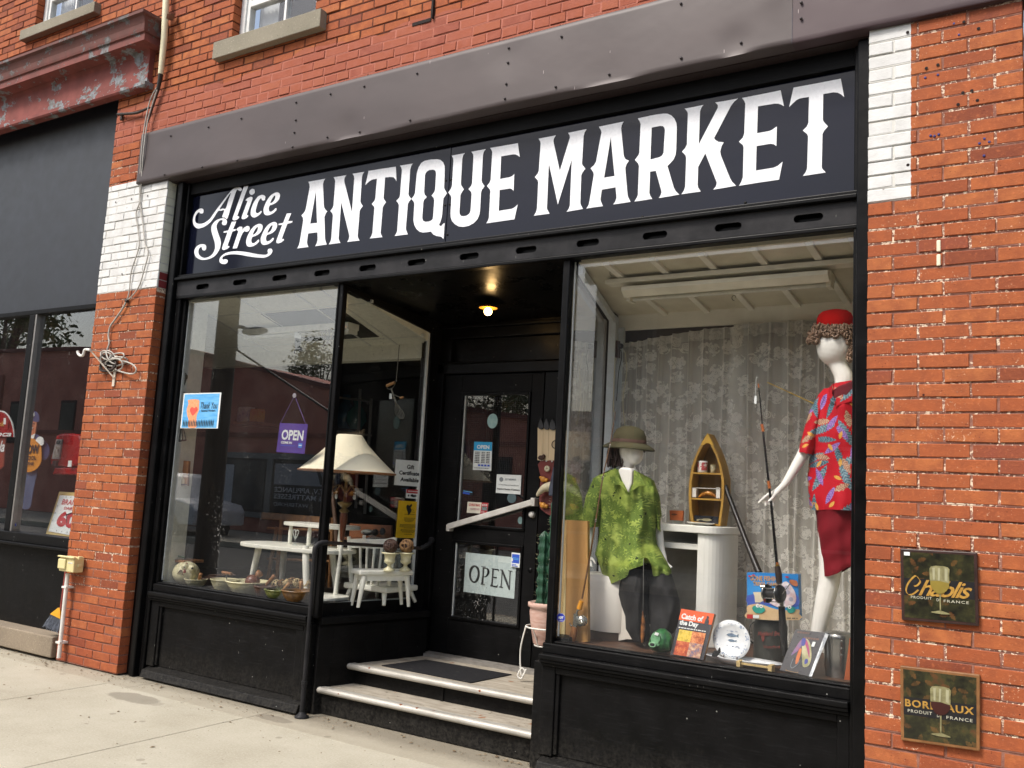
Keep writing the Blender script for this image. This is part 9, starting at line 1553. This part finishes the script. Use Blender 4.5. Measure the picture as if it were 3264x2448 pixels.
ed = [('pelvis', 'waist'), ('waist', 'chest'), ('chest', 'neckbase'), ('neckbase', 'neck'), ('neck', 'jaw'), ('jaw', 'head'), ('head', 'crown'), ('chest', 'lsh'), ('lsh', 'lel'), ('lel', 'lwr'), ('lwr', 'lpm'), ('chest', 'rsh'), ('rsh', 'rel'), ('rel', 'rwr'), ('pelvis', 'lhip'), ('lhip', 'lkn'), ('lkn', 'lcalf'), ('lcalf', 'lan'), ('lan', 'lft'), ('pelvis', 'rhip'), ('rhip', 'rkn'), ('rkn', 'ran'), ('ran', 'rft')]
fingers(nd, ed, 'lpm', [[Np(1175, 770, .40), Np(1110, 820, .39), Np(1045, 882, .39)], [Np(1170, 800, .41), Np(1128, 850, .405), Np(1130, 918, .40)], [Np(1195, 815, .42), Np(1160, 860, .42), Np(1172, 905, .41)], [Np(1215, 825, .43), Np(1200, 870, .43), Np(1212, 915, .42)], [Np(1215, 800, .385), Np(1190, 835, .345), Np(1150, 862, .335)]], .0108)
skin_body('body', nd, ed, SKW, T, head=(Qp(968, 410), (.102, .095, .130), Qp(1010, 190) - Qp(890, 628, .47)))
PR = NT('parrot_print_red'); v = PR.obj(); base = PR.mix(PR.noise(v, 5), C('#c01828'), C('#a81220'))
vein = PR.step(PR.noise(v, 60, 3), .35, .65); c_ = base
for sc9, off9, L9, W9, th9, ca, cb2, gate in ((6.2, (0, 0, 0), .52, .15, 9, '#3d5664', '#86a0aa', .0), (7.0, (2.3, 0, 1.1), .50, .13, 9, '#2f4a58', '#6f8c98', .25), (8.5, (5.1, 0, 3.3), .40, .16, 5, '#8a5a48', '#c8a88c', .3), (8.0, (9.7, 0, 7.7), .42, .12, 0, '#6a4a90', '#a888c4', .45), (13, (9.7, 0, 2.7), .30, .12, 0, '#c88a30', '#dcb060', .6)):
    lx, ly, rr, an, rd = PR.cell(sc9, .8, off9); mk9 = PR.math('MULTIPLY', PR.leaf(lx, ly, L9, W9, th9), PR.math('GREATER_THAN', rd, gate)); rib = PR.math('MULTIPLY', PR.math('GREATER_THAN', PR.math('SINE', PR.math('MULTIPLY_ADD', lx, 60, PR.math('MULTIPLY', PR.math('ABSOLUTE', ly), 50))), .3), .5)
    c_ = PR.mix(mk9, c_, PR.mix(PR.math('ADD', PR.math('MULTIPLY', vein, .5), rib, clamp=True), C(ca), C(cb2)))
PR.pbr(c_, .7, 0, PR.bump(PR.noise(v, 26, 3), .25, .01), .2); PR = PR.done()
drape('Q', [([(905, 855), (960, 800), (1120, 775), (1160, 830)], .5, .055), ([(850, 855), (1215, 850)], .5, .08), ([(790, 920), (1250, 920)], .5, .1), ([(765, 1040), (1262, 1040)], .5, .115), ([(740, 1250), (1262, 1250)], .5, .12), ([(715, 1480), (1262, 1480)], .5, .12), ([(688, 1712), (1262, 1712)], .5, .125), ([(698, 1900), (1262, 1900)], .5, .13), ([(711, 2036), (760, 2050), (900, 2040), (1000, 2045), (1262, 2058)], .5, .135)], n=34, fold=.022, fs=9, seed=21).build('shirt', PR, T)
drape('Q', [([(790, 930), (905, 900)], .50, .055), ([(705, 1080), (850, 1120)], .49, .068), ([(650, 1270), (800, 1310)], .48, .07), ([(595, 1478), (650, 1480), (728, 1525)], .47, .07)], n=20, fold=.014, fs=12, seed=22).build('sleeve', PR, T)
MRN = pm('maroon_knit', '#6d1220', '#5a0d18', sc=9, rough=.85, bump=.3, bs=14, bd=.012)
MB().prism([Qp(x, y, .392) for x, y in ((925, 880), (990, 830), (1060, 805), (1130, 775), (1140, 860), (1030, 960), (972, 1012), (935, 930))], (0, .06, 0)).build('vest', MRN, T, bev=.006)
m = MB(); m.prism([Qp(x, y, .378) for x, y in ((885, 860), (945, 800), (928, 900), (972, 1018), (955, 1005), (880, 960), (905, 935))], (0, .012, 0)); m.prism([Qp(x, y, .378) for x, y in ((1150, 780), (1190, 820), (1200, 930), (1110, 985), (1000, 1020), (960, 1045), (975, 1010), (1060, 930), (1130, 850))], (0, .012, 0)); m.build('collar', PR, T, bev=.004)
SKT = NT('maroon_skirt'); v = SKT.obj(); wv_ = SKT.n('TexWave', i_Scale=3.2, i_Vector=SKT.obj((1, 1, 1), (0, .5, 0)), i_Distortion=3.0, bands_direction='Z'); SKT.pbr(SKT.mix(SKT.noise(v, 6), C('#7c1420'), C('#6a0e1a')), .8, 0, SKT.bump(wv_.outputs['Fac'], .5, .012), .2); SKT = SKT.done()
drape('R', [([(560, 385), (900, 385)], .5, .12), ([(572, 440), (905, 440)], .5, .12), ([(582, 560), (910, 560)], .5, .125), ([(600, 720), (915, 720)], .5, .12), ([(606, 800), (912, 780)], .5, .12), ([(610, 880), (660, 880), (720, 862), (800, 812), (910, 800)], .5, .115)], n=30, fold=.02, fs=7, seed=31).build('skirt', SKT, T)
# hair and beret
HG = pm('hair_brown', '#6a5240', '#8a705a', sc=70, rough=.5, stretch=(2, 2, 2)); m = MB(); rnd = random.Random(17); hcn = Qp(955, 330)
def curl(c, r, ax_, n_=14, turns=1.6):
    u = ax_.orthogonal().normalized(); v_ = ax_.cross(u); rr_ = .0052
    m.tube([c + (u * math.cos(t * turns * 6.283) + v_ * math.sin(t * turns * 6.283)) * r * (1 - .35 * t) + ax_ * (t - .5) * r * 1.6 for t in [k / n_ for k in range(n_ + 1)]], rr_, 5)
for i in range(230):
    x = rnd.uniform(700, 1150); lo = 400 if x < 980 else 520; hi = 240
    if x > 1060: lo = 580
    y = rnd.uniform(hi, lo - (60 if 800 < x < 1050 else 0)); 
    if 790 < x < 1075 and y > 345: continue
    if x < 740 and not 310 < y < 440: continue
    dd_ = math.sqrt(max(0, 1 - ((x - 930) / 250) ** 2)); c = Qp(x, y, .5 - .105 * dd_ * rnd.uniform(.75, 1)); curl(c, rnd.uniform(.010, .018), Vector((rnd.gauss(0, 1), rnd.gauss(0, .5), rnd.gauss(0, .7))).normalized())
for i in range(90):
    x = rnd.uniform(800, 1120); c = Qp(x, rnd.uniform(240, 420), .5 + .09); curl(c, .016, Vector((rnd.gauss(0, 1), rnd.gauss(0, .5), rnd.gauss(0, .7))).normalized())
m.ball(Qp(965, 310), .098, 20, (1, 1, .8)); m.build('hair', HG, T)
hb = thing('red_hat', 'bright red felt pillbox hat on the standing mannequin', 'hat', Qp(960, 240)); RF = NT('red_felt'); v = RF.obj(); RF.pbr(RF.mix(RF.noise(v, 14), C('#c41410'), C('#b00e0c')), .95, 0, RF.bump(RF.noise(v, 120, 4, .7), .6, .004), .1); RF = RF.done()
c, r = wid('Q', 790, 1135, 190, .5); z0_ = Qp(960, 258).z; z1_ = Qp(960, 85).z; h_ = z1_ - z0_
MB().lathe((c.x, .5, z0_), [(r * .93, -.012), (r * .98, .0), (r * 1.03, h_ * .22), (r * 1.02, h_ * .5), (r * .92, h_ * .74), (r * .72, h_ * .9), (r * .38, h_ * .98), (0, h_)], 36, Vector((-.04, -.05, 1)).normalized()).build('crown', RF, hb)
bpy.context.view_layer.update()
